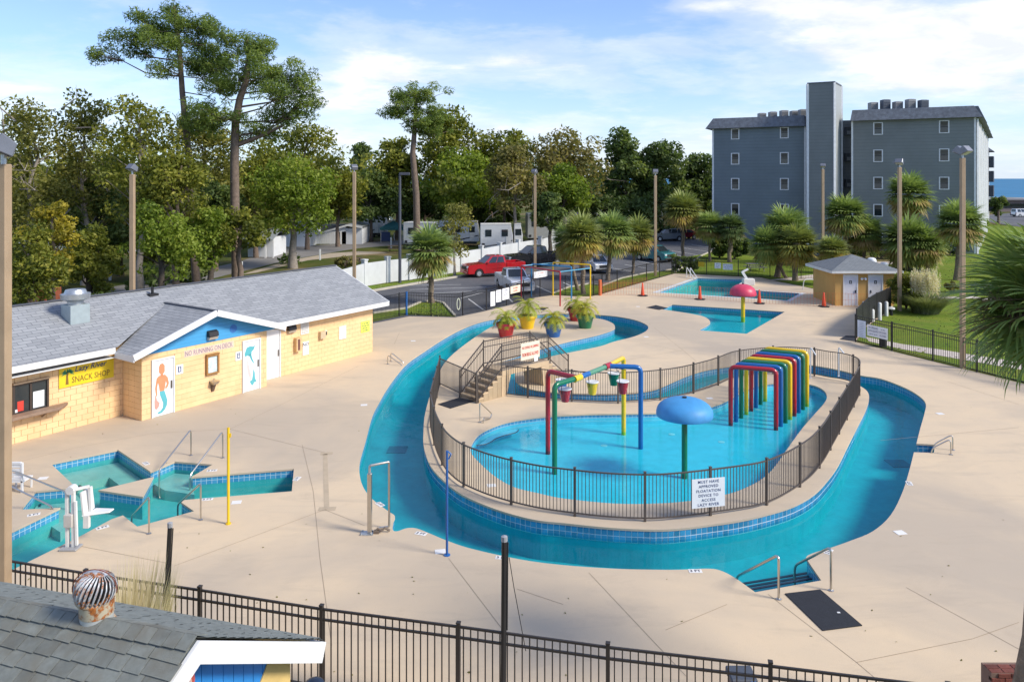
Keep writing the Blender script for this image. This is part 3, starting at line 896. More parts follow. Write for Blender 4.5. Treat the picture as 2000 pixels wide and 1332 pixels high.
for key, s0, s1, nn in (('L', 9.2, S1, NL), ('G', S1, S2, NG), ('R', S2, S3, NR)):
    row = 0
    z = 0.0
    while z < 2.40:
        s = s0 - (BL / 2 if row % 2 else 0)
        while s < s1 - .01:
            segs = [(max(s, s0), min(s + BL, s1))]
            for (a, c, za, zc) in openings[key]:
                if z + BH > za + .02 and z < zc - .02:
                    ns = []
                    for (p, q) in segs:
                        if q <= a or p >= c: ns.append((p, q))
                        else:
                            if p < a: ns.append((p, a))
                            if q > c: ns.append((c, q))
                    segs = ns
            for p, q in segs:
                if q - p > .04: blocks.append((key, p, q, nn, z))
            s += BL
        z += BH
        row += 1
bmesh_cache = {}
def block_mesh(ln):
    return MB().box(-ln / 2 + .004, ln / 2 - .004, -.03, 0, .004, BH - .004).mesh('block', WALLC)
ind = [b_ for b_ in blocks if b_[0] in 'LG'][:300]
rest = [b_ for b_ in blocks if b_ not in ind]
for key, p, q, nn, z in ind:
    ln = round(q - p, 2)
    if ln not in bmesh_cache: bmesh_cache[ln] = block_mesh(ln)
    inst('block', bmesh_cache[ln], SF((p + q) / 2, nn - .03, z), shop, math.atan2(SU.y, SU.x))
m = MB()
for key, p, q, nn, z in rest: slab(m, p + .004, q - .004, nn - .03, nn, z + .004, z + BH - .004)
z = 0
while z < 2.4:          # the return wall beside the gable and the far end wall
    for (a, c) in ((NL, NL + .4), (NL + .404, NL + .8), (NL + .8, NG - .004)): slab(m, S1, S1 + .03, a + .004, c - .004, z + .004, z + BH - .004)
    n_ = NR
    while n_ > NB_: slab(m, S3 - .03, S3, n_ - .40, n_ - .004, z + .004, z + BH - .004); n_ -= .405
    z += BH
m.build('block_run', WALLC, shop, kind='stuff')
# corner post of wall where gable meets
m = MB(); slab(m, S2 - .03, S2, NR, NG - .004, 0, 2.45); m.build('corner_block', WALLC, shop)

# roof
ROOF = shingle_mat('shop_shingle', (.33, .34, .35), (.24, .25, .262), (.12, .128, .145), 'u', .46, .19)
ze, zr, ne, nr = 2.58, 4.20, -27.40, -31.4
nb = 2 * nr - ne
sE = 29.45
nel = -27.82                       # eave line of the left part
zl = ze + (zr - ze) * (ne - nel) / (ne - nr)
def roof_face(m, pts, ua=None):
    """pts as (s, n, z): uv u along s, v down the slope"""
    m.add([SF(*p) for p in pts], [tuple(range(len(pts)))])
    for s, n_, z_ in pts: m.uv.append((s, math.hypot(n_ - nr, zr - z_)))
rm = MB(); rm.uv = []
roof_face(rm, [(S0, nel, zl), (15.3, nel, zl), (15.3, nr, zr), (S0, nr, zr)])
roof_face(rm, [(15.3, nel, zl), (18.6, -30.0, 3.70), (18.6, nr, zr), (15.3, nr, zr)])
roof_face(rm, [(18.6, -30.0, 3.70), (21.95, ne, ze), (21.95, nr, zr), (18.6, nr, zr)])
roof_face(rm, [(21.95, ne, ze), (sE, ne, ze), (sE, nr, zr), (21.95, nr, zr)])
roof_face(rm, [(sE, nb, ze), (S0, nb, ze), (S0, nr, zr), (sE, nr, zr)])
rm.build('roof', ROOF, shop)
gm_ = MB(); gm_.uv = []
gf_n = -26.55
za = 3.72
for pts in ([(15.2, gf_n, ze), (18.6, gf_n, za), (18.6, -30.1, za), (15.2, nel, ze)], [(18.6, gf_n, za), (22.0, gf_n, ze), (22.0, ne, ze), (18.6, -30.1, za)]):
    gm_.add([SF(*p) for p in pts], [(0, 1, 2, 3)])
    for s, n_, z_ in pts: gm_.uv.append((n_, math.hypot(s - 18.6, za - z_)))
gm_.build('gable_roof', ROOF, shop)
m = MB()
m.bar(SF(18.6, gf_n + .02, za + .02), SF(18.6, -30.3, za + .02), .16, .03)
m.bar(SF(S0, nr, zr + .02), SF(sE + .02, nr, zr + .02), .22, .03)
m.build('ridge_cap', M('dark_ridge', (.09, .095, .11), .8), shop)
m = MB()
m.bar(SF(S0, nel + .01, zl - .12), SF(15.2, nel + .01, zl - .12), .04, .22)
m.bar(SF(22.0, ne + .01, ze - .12), SF(sE, ne + .01, ze - .12), .04, .22)
m.bar(SF(15.18, gf_n + .01, ze - .07), SF(18.6, gf_n + .01, za - .07), .05, .24)
m.bar(SF(18.6, gf_n + .01, za - .07), SF(22.02, gf_n + .01, ze - .07), .05, .24)
m.bar(SF(15.2, nel, ze - .12), SF(15.2, gf_n, ze - .12), .04, .22)
m.bar(SF(22.0, ne, ze - .12), SF(22.0, gf_n, ze - .12), .04, .22)
m.bar(SF(sE, ne, ze - .10), SF(sE, nr, zr - .10), .04, .2)
m.bar(SF(sE, nr, zr - .10), SF(sE, nb, ze - .10), .04, .2)
m.build('fascia', WHITE, shop)
m = MB()
slab(m, S0, 15.2, NL - .05, nel, 2.36, 2.385)
slab(m, 15.2, 22.0, NG - .05, gf_n, 2.415, 2.44) if False else None
slab(m, 22.0, sE, NR - .05, ne, 2.385, 2.41)
slab(m, S3 - .05, sE, NB_, NR, 2.385, 2.41)
m.build('soffit', WHITE, shop)
gw = siding_mat('blue_gable_siding', (.06, .32, .62), .15)
m = MB()
m.extrude([SF(15.35, NG + .02, 2.42), SF(21.85, NG + .02, 2.42), SF(21.85, NG + .02, 2.56), SF(18.6, NG + .02, 3.60), SF(15.35, NG + .02, 2.56)], -n3 * .06)
m.build('gable_siding', gw, shop)
m = MB(); m.extrude([SF(sE - .4, NR, 2.4), SF(sE - .4, NB_, 2.4), SF(sE - .4, nr, 4.1)], SF(-.05, 0)); m.build('end_gable', WHITE_ROUGH, shop)
m = MB().lathe([(0, 0), (.17, 0), (.17, .012), (0, .014)], n=20, M=Matrix((( u3.x, 0, n3.x, 0), (u3.y, 0, n3.y, 0), (0, 1, 0, 0), (0, 0, 0, 1))))
m.v = [tuple(Vector(p) + SF(19.72, NG + .02, 2.78)) for p in m.v]
m.build('painted_disc', M('disc_blue', (.04, .18, .50), .6), shop)

def door(s0, s1, nn, zt, label=None):
    fr = MB()
    slab(fr, s0, s0 + .05, nn - .02, nn + .035, 0, zt); slab(fr, s1 - .05, s1, nn - .02, nn + .035, 0, zt); slab(fr, s0, s1, nn - .02, nn + .035, zt, zt + .06)
    d = MB(); slab(d, s0 + .05, s1 - .05, nn - .028, nn - .008, .01, zt)
    do = d.build('door', SIGN_WHITE, shop)
    if label: do['label'] = label
    fr.build('door_frame', WHITE, do)
    h = MB(); slab(h, s1 - .15, s1 - .09, nn - .008, nn + .012, .95, 1.25)
    h.build('door_plate', M('brown_plate', (.13, .11, .09), .4, .5), do)
    return do
def flat(pts, s_of, nn, z_of, mat, name, parent):
    """thin painted shape on a wall: list of (x 0..1, y 0..1)"""
    m = MB(); m.extrude([SF(s_of(x), nn + .003, z_of(y)) for x, y in pts], -n3 * .003); return m.build(name, mat, parent)
d1 = door(16.16, 17.09, NG, 2.12, 'white door painted with an orange and teal merman')
so, zo = (lambda x: 16.23 + .78 * x), (lambda y: 2.06 * y)
nn_ = NG - .008
SKIN = M('mural_skin', (.72, .27, .13), .7, var=.1)
for nm, mt, pts in (('mural_head', SKIN, [(.30,.80),(.30,.90),(.36,.95),(.50,.96),(.60,.91),(.60,.80),(.52,.76),(.52,.73),(.38,.73),(.38,.77)]),
                ('mural_torso', SKIN, [(.18,.70),(.30,.74),(.62,.74),(.76,.68),(.82,.57),(.78,.51),(.66,.47),(.62,.50),(.71,.56),(.66,.62),(.62,.52),(.58,.45),(.34,.45),(.30,.55),(.25,.62),(.20,.52),(.22,.40),(.16,.36),(.10,.52)]),
                ('mural_tail', T_TEAL, [(.34,.45),(.58,.45),(.66,.36),(.74,.26),(.72,.17),(.62,.10),(.46,.05),(.28,.04),(.22,.07),(.38,.09),(.50,.14),(.52,.22),(.44,.30),(.36,.38)]),
                ('mural_fin', M('mural_fin', (.70, .32, .26), .7), [(.10,.40),(.16,.38),(.20,.30),(.34,.24),(.30,.18),(.18,.13),(.08,.16),(.07,.28)])):
    flat(pts, so, nn_, zo, mt, nm, d1)
d2 = door(20.17, 21.09, NG, 2.12, 'white door painted with a teal diving mermaid')
so = lambda x: 20.24 + .78 * x
for nm, mt, pts in (('mural_head', T_TEAL, [(.06,.78),(.20,.90),(.40,.92),(.62,.90),(.74,.92),(.66,.84),(.52,.80),(.50,.74),(.34,.72),(.24,.74),(.10,.72)]),
                ('mural_body', T_TEAL, [(.34,.74),(.48,.76),(.56,.66),(.68,.56),(.64,.55),(.50,.62),(.40,.70)]),
                ('mural_dots', M('mural_pink', (.78, .56, .54), .7), [(.20,.64),(.30,.62),(.36,.50),(.44,.40),(.52,.28),(.44,.20),(.30,.34),(.22,.48)]),
                ('mural_tail', T_TEAL, [(.62,.44),(.72,.36),(.74,.24),(.84,.16),(.70,.16),(.58,.10),(.46,.14),(.40,.20),(.54,.22),(.60,.32)])):
    flat(pts, so, nn_, zo, mt, nm, d2)
door(21.85, 22.82, NR, 2.26, 'plain white storage door beside the gable')
# serving window with a counter
m = MB(); slab(m, 11.98, 13.1, NL - .028, NL - .012, .98, 2.0); pane = m.build('window', GLASSD, shop)
m = MB()
for a, c in ((11.96, 12.03), (12.5, 12.57), (13.05, 13.12)): slab(m, a, c, NL - .02, NL + .03, .96, 2.0)
slab(m, 12.03, 13.05, NL - .02, NL + .03, .96, 1.02); slab(m, 12.03, 13.05, NL - .02, NL + .03, 1.94, 2.0)
m.build('window_frame', M('window_bronze', (.07, .05, .04), .5, .3), pane)
m = MB(); slab(m, 11.96, 13.12, NL, NL + .10, 2.0, 2.06); m.build('lintel', M('lintel_brown', (.28, .20, .13), .7), shop)
m = MB(); m.extrude([SF(10.2, NL + .005, 1.0), SF(10.2, NL + .45, 1.0), SF(13.3, NL + .45, 1.0), SF(13.75, NL + .05, 1.0), SF(13.75, NL + .005, 1.0)], (0, 0, -.10))
m.build('counter', M('counter_wood', (.27, .18, .125), .7, var=.15, scale=6), shop, bevel=.01)
m = MB(); m.bar(SF(10.3, NL + .02, .70), SF(10.3, NL + .35, .90), .05, .05); m.bar(SF(12.9, NL + .02, .70), SF(12.9, NL + .35, .90), .05, .05); m.build('counter_bracket', M('counter_wood', (0, 0, 0)), shop)
for lab, s0, s1, z0, z1, mt in (('red paper notice taped inside the serving window', 12.12, 12.32, 1.06, 1.40, T_RED), ('white menu sheet standing in the serving window', 12.62, 12.98, 1.06, 1.62, SIGN_WHITE), ('small blue and white sticker in the serving window corner', 12.05, 12.13, 1.04, 1.14, SIGN_WHITE)):
    m = MB(); slab(m, s0, s1, NL - .012, NL - .007, z0, z1)
    o = m.build('paper_notice', mt); tag(o, lab, 'notice')

# things fixed to the shop's walls
board('shop_sign', 'yellow Lazy River snack shop banner under the left eave', SF(14.43, NL + .035, 1.93), u3, 1.96, .78, SIGN_YEL,
      [('Lazy River', .26, .14, .17, T_NAVY, dict(width=1.15, shear=.25, bold=.012)), ('SNACK SHOP', .22, .14, -.17, T_BROWN, dict(width=1.36, bold=.01))])
sg = [o for o in bpy.data.objects if o.name.startswith('shop_sign')][0]
def on_sign(pts, mat, name, o, sc):
    m = MB(); m.extrude([Vector(o) + u3 * (x * sc) + UP * (y * sc) + n3 * .004 for x, y in pts], -n3 * .003); m.build(name, mat, sg)
o_ = SF(13.72, NL + .035, 1.93)
on_sign([(-.05, -.3), (.06, -.3), (.04, 0), (.06, .12), (-.01, .12), (-.03, 0)], T_BROWN, 'palm_stem', o_, 1.0)
for k in range(7):
    an = math.pi * (k / 6) * 1.15 - .25
    c_, s_ = math.cos(an), math.sin(an)
    on_sign([(.03 - s_ * .05, .12 + c_ * .05), (.03 + c_ * .14 - s_ * .03, .16 + s_ * .13), (.03 + c_ * .25, .06 + s_ * .17), (.03 + c_ * .12 + s_ * .04, .08 + s_ * .05)], T_GREEN, 'palm_frond', o_, .95)
MBn = thing('wall_lettering', 'white cut out words NO RUNNING ON DECK on the gable wall', 'sign', SF(17.5, NG, 2.05))
m = MB(); slab(m, 17.5, 19.75, NG + .003, NG + .008, 2.01, 2.28); m.build('backing', M('backing_tan', (.70, .55, .42), .8), MBn)
lettering('NO RUNNING ON DECK', .19, T_PURPLE, MBn, SF(18.62, NG + .010, 2.145), u3, UP, width=2.15)
def mk(name, lab, cat, fn, mat, **k):
    m = MB(); fn(m); o = m.build(name, mat, **k); return tag(o, lab, cat)
for lab, s in (('small white restroom pictogram sign right of the merman door', 17.30), ('small white restroom pictogram sign left of the mermaid door', 19.98)):
    r = board('restroom_sign', lab, SF(s, NG + .02, 1.60), u3, .30, .36, SIGN_WHITE)
    m = MB(); slab(m, s - .07, s + .07, NG + .021, NG + .024, 1.50, 1.72); m.build('pictogram', T_NAVY, r)
    m = MB().lathe([(0, 0), (.03, 0), (.03, .004), (0, .004)], n=10, M=Matrix(((u3.x, 0, n3.x, 0), (u3.y, 0, n3.y, 0), (0, 1, 0, 0), (0, 0, 0, 1)))); m.v = [tuple(Vector(p) + SF(s, NG + .024, 1.67)) for p in m.v]; m.build('symbol_head', SIGN_WHITE, r)
    m = MB(); slab(m, s - .03, s + .03, NG + .024, NG + .027, 1.53, 1.63); m.build('symbol_body', SIGN_WHITE, r)
nc = thing('notice_case', 'wooden framed notice case on the gable wall', 'notice board', SF(18.72, NG, 1.15))
WOODC = M('notice_wood', (.34, .17, .05), .6, var=.2, scale=8)
m = MB(); slab(m, 18.46, 18.98, NG, NG + .05, 1.15, 1.88); m.build('notice_paper', M('notice_paper', (.55, .66, .68), .7, var=.25, scale=6), nc)
m = MB()
slab(m, 18.43, 18.50, NG, NG + .10, 1.12, 1.91); slab(m, 18.94, 19.01, NG, NG + .10, 1.12, 1.91); slab(m, 18.50, 18.94, NG, NG + .10, 1.12, 1.19); slab(m, 18.43, 19.01, NG, NG + .13, 1.91, 1.95); slab(m, 18.50, 18.94, NG, NG + .10, 1.84, 1.91)
m.build('case_frame', WOODC, nc)
ft = thing('drinking_fountain', 'small steel drinking fountain bracketed to the gable wall', 'fountain', SF(18.75, NG, .4))
m = MB(); m.add([SF(s, n, z) for s, n, z in ((18.6, NG, .86), (18.9, NG, .86), (18.9, NG + .3, .84), (18.6, NG + .3, .84), (18.65, NG, .70), (18.85, NG, .70), (18.85, NG + .24, .72), (18.65, NG + .24, .72))], [(0, 1, 2, 3), (7, 6, 5, 4), (0, 4, 5, 1), (1, 5, 6, 2), (2, 6, 7, 3), (3, 7, 4, 0)]); m.build('basin', STEEL, ft)
m = MB(); m.add([SF(s, n, z) for s, n, z in ((18.66, NG, .70), (18.84, NG, .70), (18.82, NG + .16, .70), (18.68, NG + .16, .70), (18.70, NG, .40), (18.80, NG, .40), (18.80, NG + .05, .42), (18.70, NG + .05, .42))], [(0, 1, 2, 3), (7, 6, 5, 4), (0, 4, 5, 1), (1, 5, 6, 2), (2, 6, 7, 3), (3, 7, 4, 0)]); m.build('bracket', M('fountain_bracket', (.12, .08, .06), .5), ft)
m = MB(); m.tube([SF(18.72, NG + .1, .86), SF(18.72, NG + .1, .93), SF(18.75, NG + .16, .94)], .015, 6); m.build('spout', STEEL, ft)
for lab, s, nn, z in (('black wedge wall lamp on the blue gable', 18.7, NG + .02, 2.50), ('black wedge wall lamp under the right eave', 23.4, NR, 1.88)):
    wl = thing('wall_lamp', lab, 'lamp', SF(s, nn, z))
    m = MB(); m.extrude([SF(s - .22, nn, z + .14), SF(s - .22, nn + .20, z + .16), SF(s - .22, nn + .16, z + .34), SF(s - .22, nn, z + .40)], SF(.44, 0)); m.build('lamp_housing', BLACKM, wl, bevel=.015)
    m = MB(); m.extrude([SF(s - .20, nn, z), SF(s - .20, nn + .12, z + .03), SF(s - .20, nn + .19, z + .138), SF(s - .20, nn, z + .138)], SF(.40, 0)); m.build('lamp_lens', M('lamp_lens', (.50, .45, .38), .25), wl)
vt = thing('louvre_vent', 'white louvred vent high on the right wall', 'vent', SF(24.2, NR, 1.72))
m = MB(); slab(m, 23.98, 24.46, NR, NR + .03, 1.70, 2.34); m.build('vent_frame', WHITE, vt)
lv = MB()
for k in range(8): lv.bar(SF(24.04, NR + .04, 1.78 + k * .065), SF(24.40, NR + .04, 1.78 + k * .065), .03, .045, up=(SN.x * .6, SN.y * .6, .8))
lv.build('louvre', OFFWHITE, vt)
ex = thing('extinguisher_box', 'narrow tan fire extinguisher cabinet beside the NO sign', 'cabinet', SF(23.7, NR, 1.0))
m = MB(); slab(m, 23.58, 23.86, NR, NR + .20, 1.0, 1.62); m.build('cabinet_box', M('cabinet_tan', (.60, .42, .22), .6), ex)
m = MB(); slab(m, 23.66, 23.78, NR + .20, NR + .207, 1.06, 1.56); m.build('cabinet_window', M('cabinet_window', (.16, .07, .06), .3), ex)
board('warning_sign', 'white sign headed NO below the louvred vent', SF(24.28, NR + .02, 1.02), u3, .36, .62, SIGN_WHITE, [('NO', .17, 0, .18, T_BLACK, dict(bold=.01)), ('- - -', .03, 0, .03, T_RED), ('- - -', .04, 0, -.13, T_NAVY)])
wp = thing('wall_phone', 'small beige box with a dark handset on the right wall', 'wall box', SF(25.3, NR, 1.3))
m = MB(); slab(m, 25.08, 25.40, NR, NR + .16, 1.32, 1.66); m.build('phone_box', M('box_beige', (.55, .44, .28), .6), wp)
m = MB(); slab(m, 25.44, 25.58, NR, NR + .05, 1.42, 1.66); m.build('phone_plate', SIGN_CREAM, wp)
m = MB(); slab(m, 25.48, 25.54, NR + .05, NR + .09, 1.44, 1.60); m.build('handset', BLACKM, wp)
board('blank_board', 'plain white rectangular board in the middle of the right wall', SF(26.62, NR + .03, 1.37), u3, .46, .64, SIGN_WHITE, cat='board')
board('warning_sign', 'pale yellow sign with green words at the far end of the shop wall', SF(28.2, NR + .02, 1.40), u3, .62, .56, SIGN_PALEYEL, [('- -- ---', .07, 0, .17, T_GREEN), ('-- --- --', .07, 0, .05, T_GREEN), ('--- -- -', .07, 0, -.07, T_GREEN), ('-- ---', .07, 0, -.18, T_GREEN)])
# things on the roof
RZ = lambda n_: ze + (zr - ze) * (ne - n_) / (ne - nr)
fan = thing('exhaust_fan', 'galvanised mushroom exhaust fan on the shop roof', 'roof fan', SF(14.86, -30.0, RZ(-30.0)))
m = MB(); slab(m, 14.50, 15.22, -30.36, -29.64, RZ(-29.64) - .1, 4.20); m.build('fan_curb', M('painted_curb', (.36, .42, .43), .5, .2), fan)
c_ = SF(14.86, -30.0, 4.20)
m = MB().lathe([(.28, 0), (.28, .12), (.50, .22), (.52, .40), (.40, .42), (.36, .52), (.34, .56), (0, .58)], c_, 24); m.build('fan_hood', GALV, fan, smooth=35)
pv = thing('vent_pipe', 'small dark plumbing vent stub on the shop roof', 'vent', SF(18.5, -30.9, RZ(-30.9)))
MB().cyl(SF(18.5, -30.9, RZ(-30.9) - .05), SF(18.5, -30.9, RZ(-30.9) + .34), .06, .06, 8).build('pipe', BLACKM, pv, smooth=40)
m = MB(); slab(m, 18.3, 18.7, -31.05, -30.75, RZ(-30.9) - .04, RZ(-30.9) + .07); m.build('flashing', BLACKM, pv)

# ------------------------------------------------------------------ foreground kiosk roof at lower left
RA, RB = Vector((-.965, .262, 0)).normalized(), Vector((.385, .923, 0)).normalized()
R0 = Vector((-2.95, 7.1, 4.70))
kio = thing('kiosk', 'near kiosk with weathered grey green shingles and blue boarded gable', 'building', (R0.x - 1, R0.y, 0))
HALF, DROP, LEN = 1.93, 1.10, 6.0
def KR(a, b_, z): 
    p = R0 + RA * a + RB * b_
    return Vector((p.x, p.y, z))
def ksl(b_): return R0.z - DROP * abs(b_) / HALF
KSH = shingle_mat('kiosk_shingle', (.15, .165, .155), (.12, .135, .13), (.075, .085, .085), 'u', .30, .143)
fm = MB(); fm.uv = []
fm.add([KR(0, HALF, ksl(HALF)), KR(LEN, HALF, ksl(HALF)), KR(LEN, 0, R0.z), KR(0, 0, R0.z)], [(0, 1, 2, 3)])
fm.uv += [(0, 2.2), (LEN, 2.2), (LEN, 0), (0, 0)]
fm.build('far_roof_slope', KSH, kio)
fm = MB(); fm.uv = []
fm.add([KR(0, 0, R0.z - .012), KR(LEN, 0, R0.z - .012), KR(LEN, -HALF, ksl(HALF) - .012), KR(0, -HALF, ksl(HALF) - .012)], [(0, 1, 2, 3)])
fm.uv += [(0, 0), (LEN, 0), (LEN, 2.2), (0, 2.2)]
fm.build('near_roof_slope', KSH, kio)
ksm = M('kiosk_shingle_tab', (.195, .21, .19), .92, var=.22, scale=9, bump=.6, bscale=160, obj_rand=.16, var2=(.17, .165, .135), s2=3.0)
rng = random.Random(5)
sl = math.hypot(HALF, DROP)
dn = (KR(0, -HALF, ksl(HALF)) - R0) / sl           # down the near slope
fn = (KR(0, HALF, ksl(HALF)) - R0) / sl            # down the far slope
rows = 9
tabs = {}
def tab(parent, org, along, down, w_, l_, lift, nm='shingle'):
    key = (round(w_, 2), round(l_, 2), nm)
    if key not in tabs:
        tabs[key] = MB().box(0, w_ - .006, 0, l_, 0, .007).mesh(nm, ksm)
    nrm = along.cross(down).normalized()
    if nrm.z < 0: nrm = -nrm
    d2 = (down * l_ + nrm * lift).normalized()
    n2 = along.cross(d2).normalized()
    if n2.z < 0: n2 = -n2
    Mx = Matrix((along, d2, n2)).transposed().to_4x4()
    Mx.translation = org + nrm * .004
    inst(nm, tabs[key], None, parent, M=Mx)
for r in range(rows):
    a = -.03 if r % 2 else 0.0
    first = True
    while a < 3.35 - r * .04:
        w_ = rng.choice((.16, .20, .24, .30, .34))
        org = R0 + RA * a + dn * (r * .143 + .10)
        tab(kio, org, RA, dn, w_, .160, .012 + rng.random() * .004)
        a += w_
a = 0.0
while a < 3.3:                                      # ridge caps, bent over the ridge
    w_ = rng.choice((.14, .16, .15))
    for dd in (dn, fn): tab(kio, R0 + RA * a + Vector((0, 0, .016)), RA, dd, w_, .15, .010, 'ridge_shingle')
    a += w_
m = MB()
for r in range(1, 15):                              # courses of the far slope, seen edge on
    a = 0
    while a < LEN:
        w_ = rng.choice((.2, .3, .35))
        o = R0 + RA * a + fn * (r * .143)
        o2 = o + RA * (w_ - .012) 
        q = fn * .15
        up_ = Vector((0, 0, .018 + rng.random() * .006))
        lo = Vector((0, 0, .006))
        m.add([o + lo, o2 + lo, o2 + q + up_, o + q + up_, o + q, o2 + q], [(0, 1, 2, 3), (3, 2, 5, 4)])
        a += w_
m.build('far_shingle_course', M('kiosk_shingle_far', (.20, .22, .205), .92, var=.18, scale=7, bump=.5, bscale=120), kio, kind='stuff')
m = MB()
m.extrude([R0 + Vector((0, 0, -.02)), KR(0, HALF, ksl(HALF) - .02), KR(0, HALF - .08, ksl(HALF) - .22), R0 + Vector((0, 0, -.24))], -RA * .035)
m.extrude([R0 + Vector((0, 0, -.02)), KR(0, -HALF, ksl(HALF) - .02), KR(0, -HALF + .06, ksl(HALF) - .22), R0 + Vector((0, 0, -.24))], -RA * .035)
m.build('rake_board', WHITE, kio)
m = MB(); m.extrude([KR(.0, HALF + .0, ksl(HALF) - .02), KR(LEN, HALF, ksl(HALF) - .02), KR(LEN, HALF, ksl(HALF) - .2), KR(0, HALF, ksl(HALF) - .2)], -RB * .03); m.build('eave_board', WHITE, kio)
KB = M('kiosk_blue_board', (.02, .22, .60), .5, var=.08, scale=4)
bw = .145
b_ = -HALF + .2
while b_ < HALF - .33:
    b1 = min(b_ + bw, HALF - .33)
    m = MB(); m.extrude([KR(.22, b_ + .004, 3.0), KR(.22, b1 - .004, 3.0), KR(.22, b1 - .004, ksl(b1) - .06), KR(.22, b_ + .004, ksl(b_) - .06)], RA * .03)
    m.build('board', KB, kio)
    b_ = b1
m = MB(); m.extrude([KR(.205, HALF - 1.25, 3.0), KR(.205, HALF - .32, 3.0), KR(.205, HALF - .32, ksl(HALF - .32) - .05), KR(.205, HALF - .56, ksl(HALF - .56) - .05)], RA * .012)
m.build('corner_panel', M('kiosk_tan', (.60, .43, .16), .8, var=.1, scale=4), kio)
m = MB()
m.extrude([KR(.28, -HALF + .2, 0), KR(.28, HALF - .35, 0), KR(.28, HALF - .35, 3.7), KR(.28, 0, 4.6), KR(.28, -HALF + .2, 3.7)], RA * (LEN - .6)); m.build('wall', M('kiosk_tan', (0, 0, 0)), kio)
lb = thing('round_plaque', 'faded red round plaque on the blue kiosk gable', 'plaque', KR(.2, -.55, 4.1))
Mx = Matrix(((RB.x, 0, -RA.x, 0), (RB.y, 0, -RA.y, 0), (0, 1, 0, 0), (0, 0, 0, 1)))
m = MB().lathe([(0, .0), (.15, 0), (.17, .02), (.15, .05), (.10, .06), (0, .06)], (0, 0, 0), 20, Mx); m.v = [tuple(Vector(p) + KR(.19, -.02, 4.22)) for p in m.v]; m.build('disc', M('plaque_red', (.42, .07, .06), .5, var=.25, scale=14), lb, smooth=30)
m = MB().lathe([(0, 0), (.09, 0), (.09, .012), (0, .014)], (0, 0, 0), 16, Mx); m.v = [tuple(Vector(p) + KR(.13, -.02, 4.22)) for p in m.v]; m.build('disc_centre', M('plaque_pale', (.55, .40, .36), .5, var=.2, scale=14), lb)

# turbine ventilator
tb = R0 + RA * 1.2 + RB * .05
tv = thing('turbine_vent', 'rusty whirling turbine ventilator on the near roof ridge', 'roof vent', tb)
def rust_mat(name, base, amount, metal=.7):
    m, b__ = new_mat(name)
    pos = b__.n('ShaderNodeNewGeometry').outputs['Position']
    nz = b__.noise(pos, 9, 6, .7)
    nz2 = b__.noise(pos, 30, 4, .7)
    f = b__.ramp(b__.math('ADD', nz, b__.math('MULTIPLY', b__.math('SUBTRACT', nz2, .5), .3)), [(amount, 0.0), (amount + .10, 1.0)])
    rc_ = b__.mix(b__.ramp(nz2, [(.35, 0.0), (.65, 1.0)]), (.11, .028, .010), (.42, .14, .022))
    c = b__.mix(f, base, rc_)
    p = b__.n('ShaderNodeBsdfPrincipled', ins={'Base Color': c, 'Roughness': b__.math('MULTIPLY_ADD', f, .4, .5), 'Metallic': b__.math('MULTIPLY', b__.math('SUBTRACT', 1.0, f), metal)})
    finish(b__, p.outputs[0]); return m
RUST = rust_mat('rusty_collar', (.48, .42, .30), .47, .2)
BLADE = rust_mat('vent_blade_metal', (.50, .52, .54), .50, .25)
z0 = R0.z - .06
MB().lathe([(.150, 0), (.150, .09)], (tb.x, tb.y, z0), 28).build('lower_pipe', M('pipe_pale', (.52, .54, .52), .5, .4), tv, smooth=60)
MB().lathe([(.155, .085), (.158, .21)], (tb.x, tb.y, z0), 28).build('collar', RUST, tv, smooth=60)
MB().lathe([(.175, .0), (.16, .02), (.152, .03)], (tb.x, tb.y, z0), 20).build('flashing', RUST, tv, smooth=60)
tilt = Matrix.Rotation(math.radians(14), 4, Vector((-.3, 1, 0)))
cc = Vector((tb.x - .01, tb.y, z0 + .345))
prof = [(.150, -.135), (.176, -.09), (.190, -.02), (.182, .045), (.146, .10), (.08, .132), (.02, .14)]
NBL = 26
def bl(twist0):
    m = MB(); pts = []
    K = len(prof)
    for i, (r, z) in enumerate(prof):
        a = twist0 + .22 * i / (K - 1)
        pts.append((r, z, a))
    vs = []
    for r, z, a in pts:
        wv = .13
        p1 = Vector((r * math.cos(a), r * math.sin(a), z)); p2 = Vector(((r * .90) * math.cos(a + wv), (r * .90) * math.sin(a + wv), z))
        pm = Vector((r * 1.03 * math.cos(a + wv * .4), r * 1.03 * math.sin(a + wv * .4), z))
        vs += [p1, pm, p2]
    fs = []
    for i in range(K - 1):
        for k in range(2): fs.append((3 * i + k, 3 * i + k + 1, 3 * i + k + 4, 3 * i + k + 3))
    m.add([cc + tilt @ p for p in vs], fs)
    return m
for k in range(NBL): bl(2 * math.pi * k / NBL).build('blade', BLADE, tv, smooth=60)
MB().lathe([(.03, -.12), (.12, -.10), (.135, -.02), (.12, .06), (.03, .11)], cc, 16).build('dark_core', BLACKM, tv, smooth=60)
MB().lathe([(.148, -.155), (.158, -.14), (.158, -.125), (.148, -.115)], cc, 28, tilt.to_3x3().to_4x4()).build('blade_ring', RUST, tv, smooth=60)
MB().lathe([(0, .115), (.07, .115), (.08, .135), (.03, .152), (0, .152)], cc, 16, tilt.to_3x3().to_4x4()).build('cap', BLADE, tv, smooth=40)
pts = []
for k in range(9):
    a = -.15 + 1.75 * k / 8
    pts.append(cc + Vector((.22 * math.cos(a), -.02, .20 * math.sin(a) - .02)))
MB().tube(pts, .005, 5).build('brace_wire', M('rusty_wire', (.20, .05, .025), .7), tv)
pts = [cc + Vector((-.22 * math.cos(a), -.02, .20 * math.sin(a) - .02)) for a in [-.1 + 1.7 * k / 8 for k in range(9)]]
MB().tube(pts, .005, 5).build('brace_wire', MATS['rusty_wire'], tv)
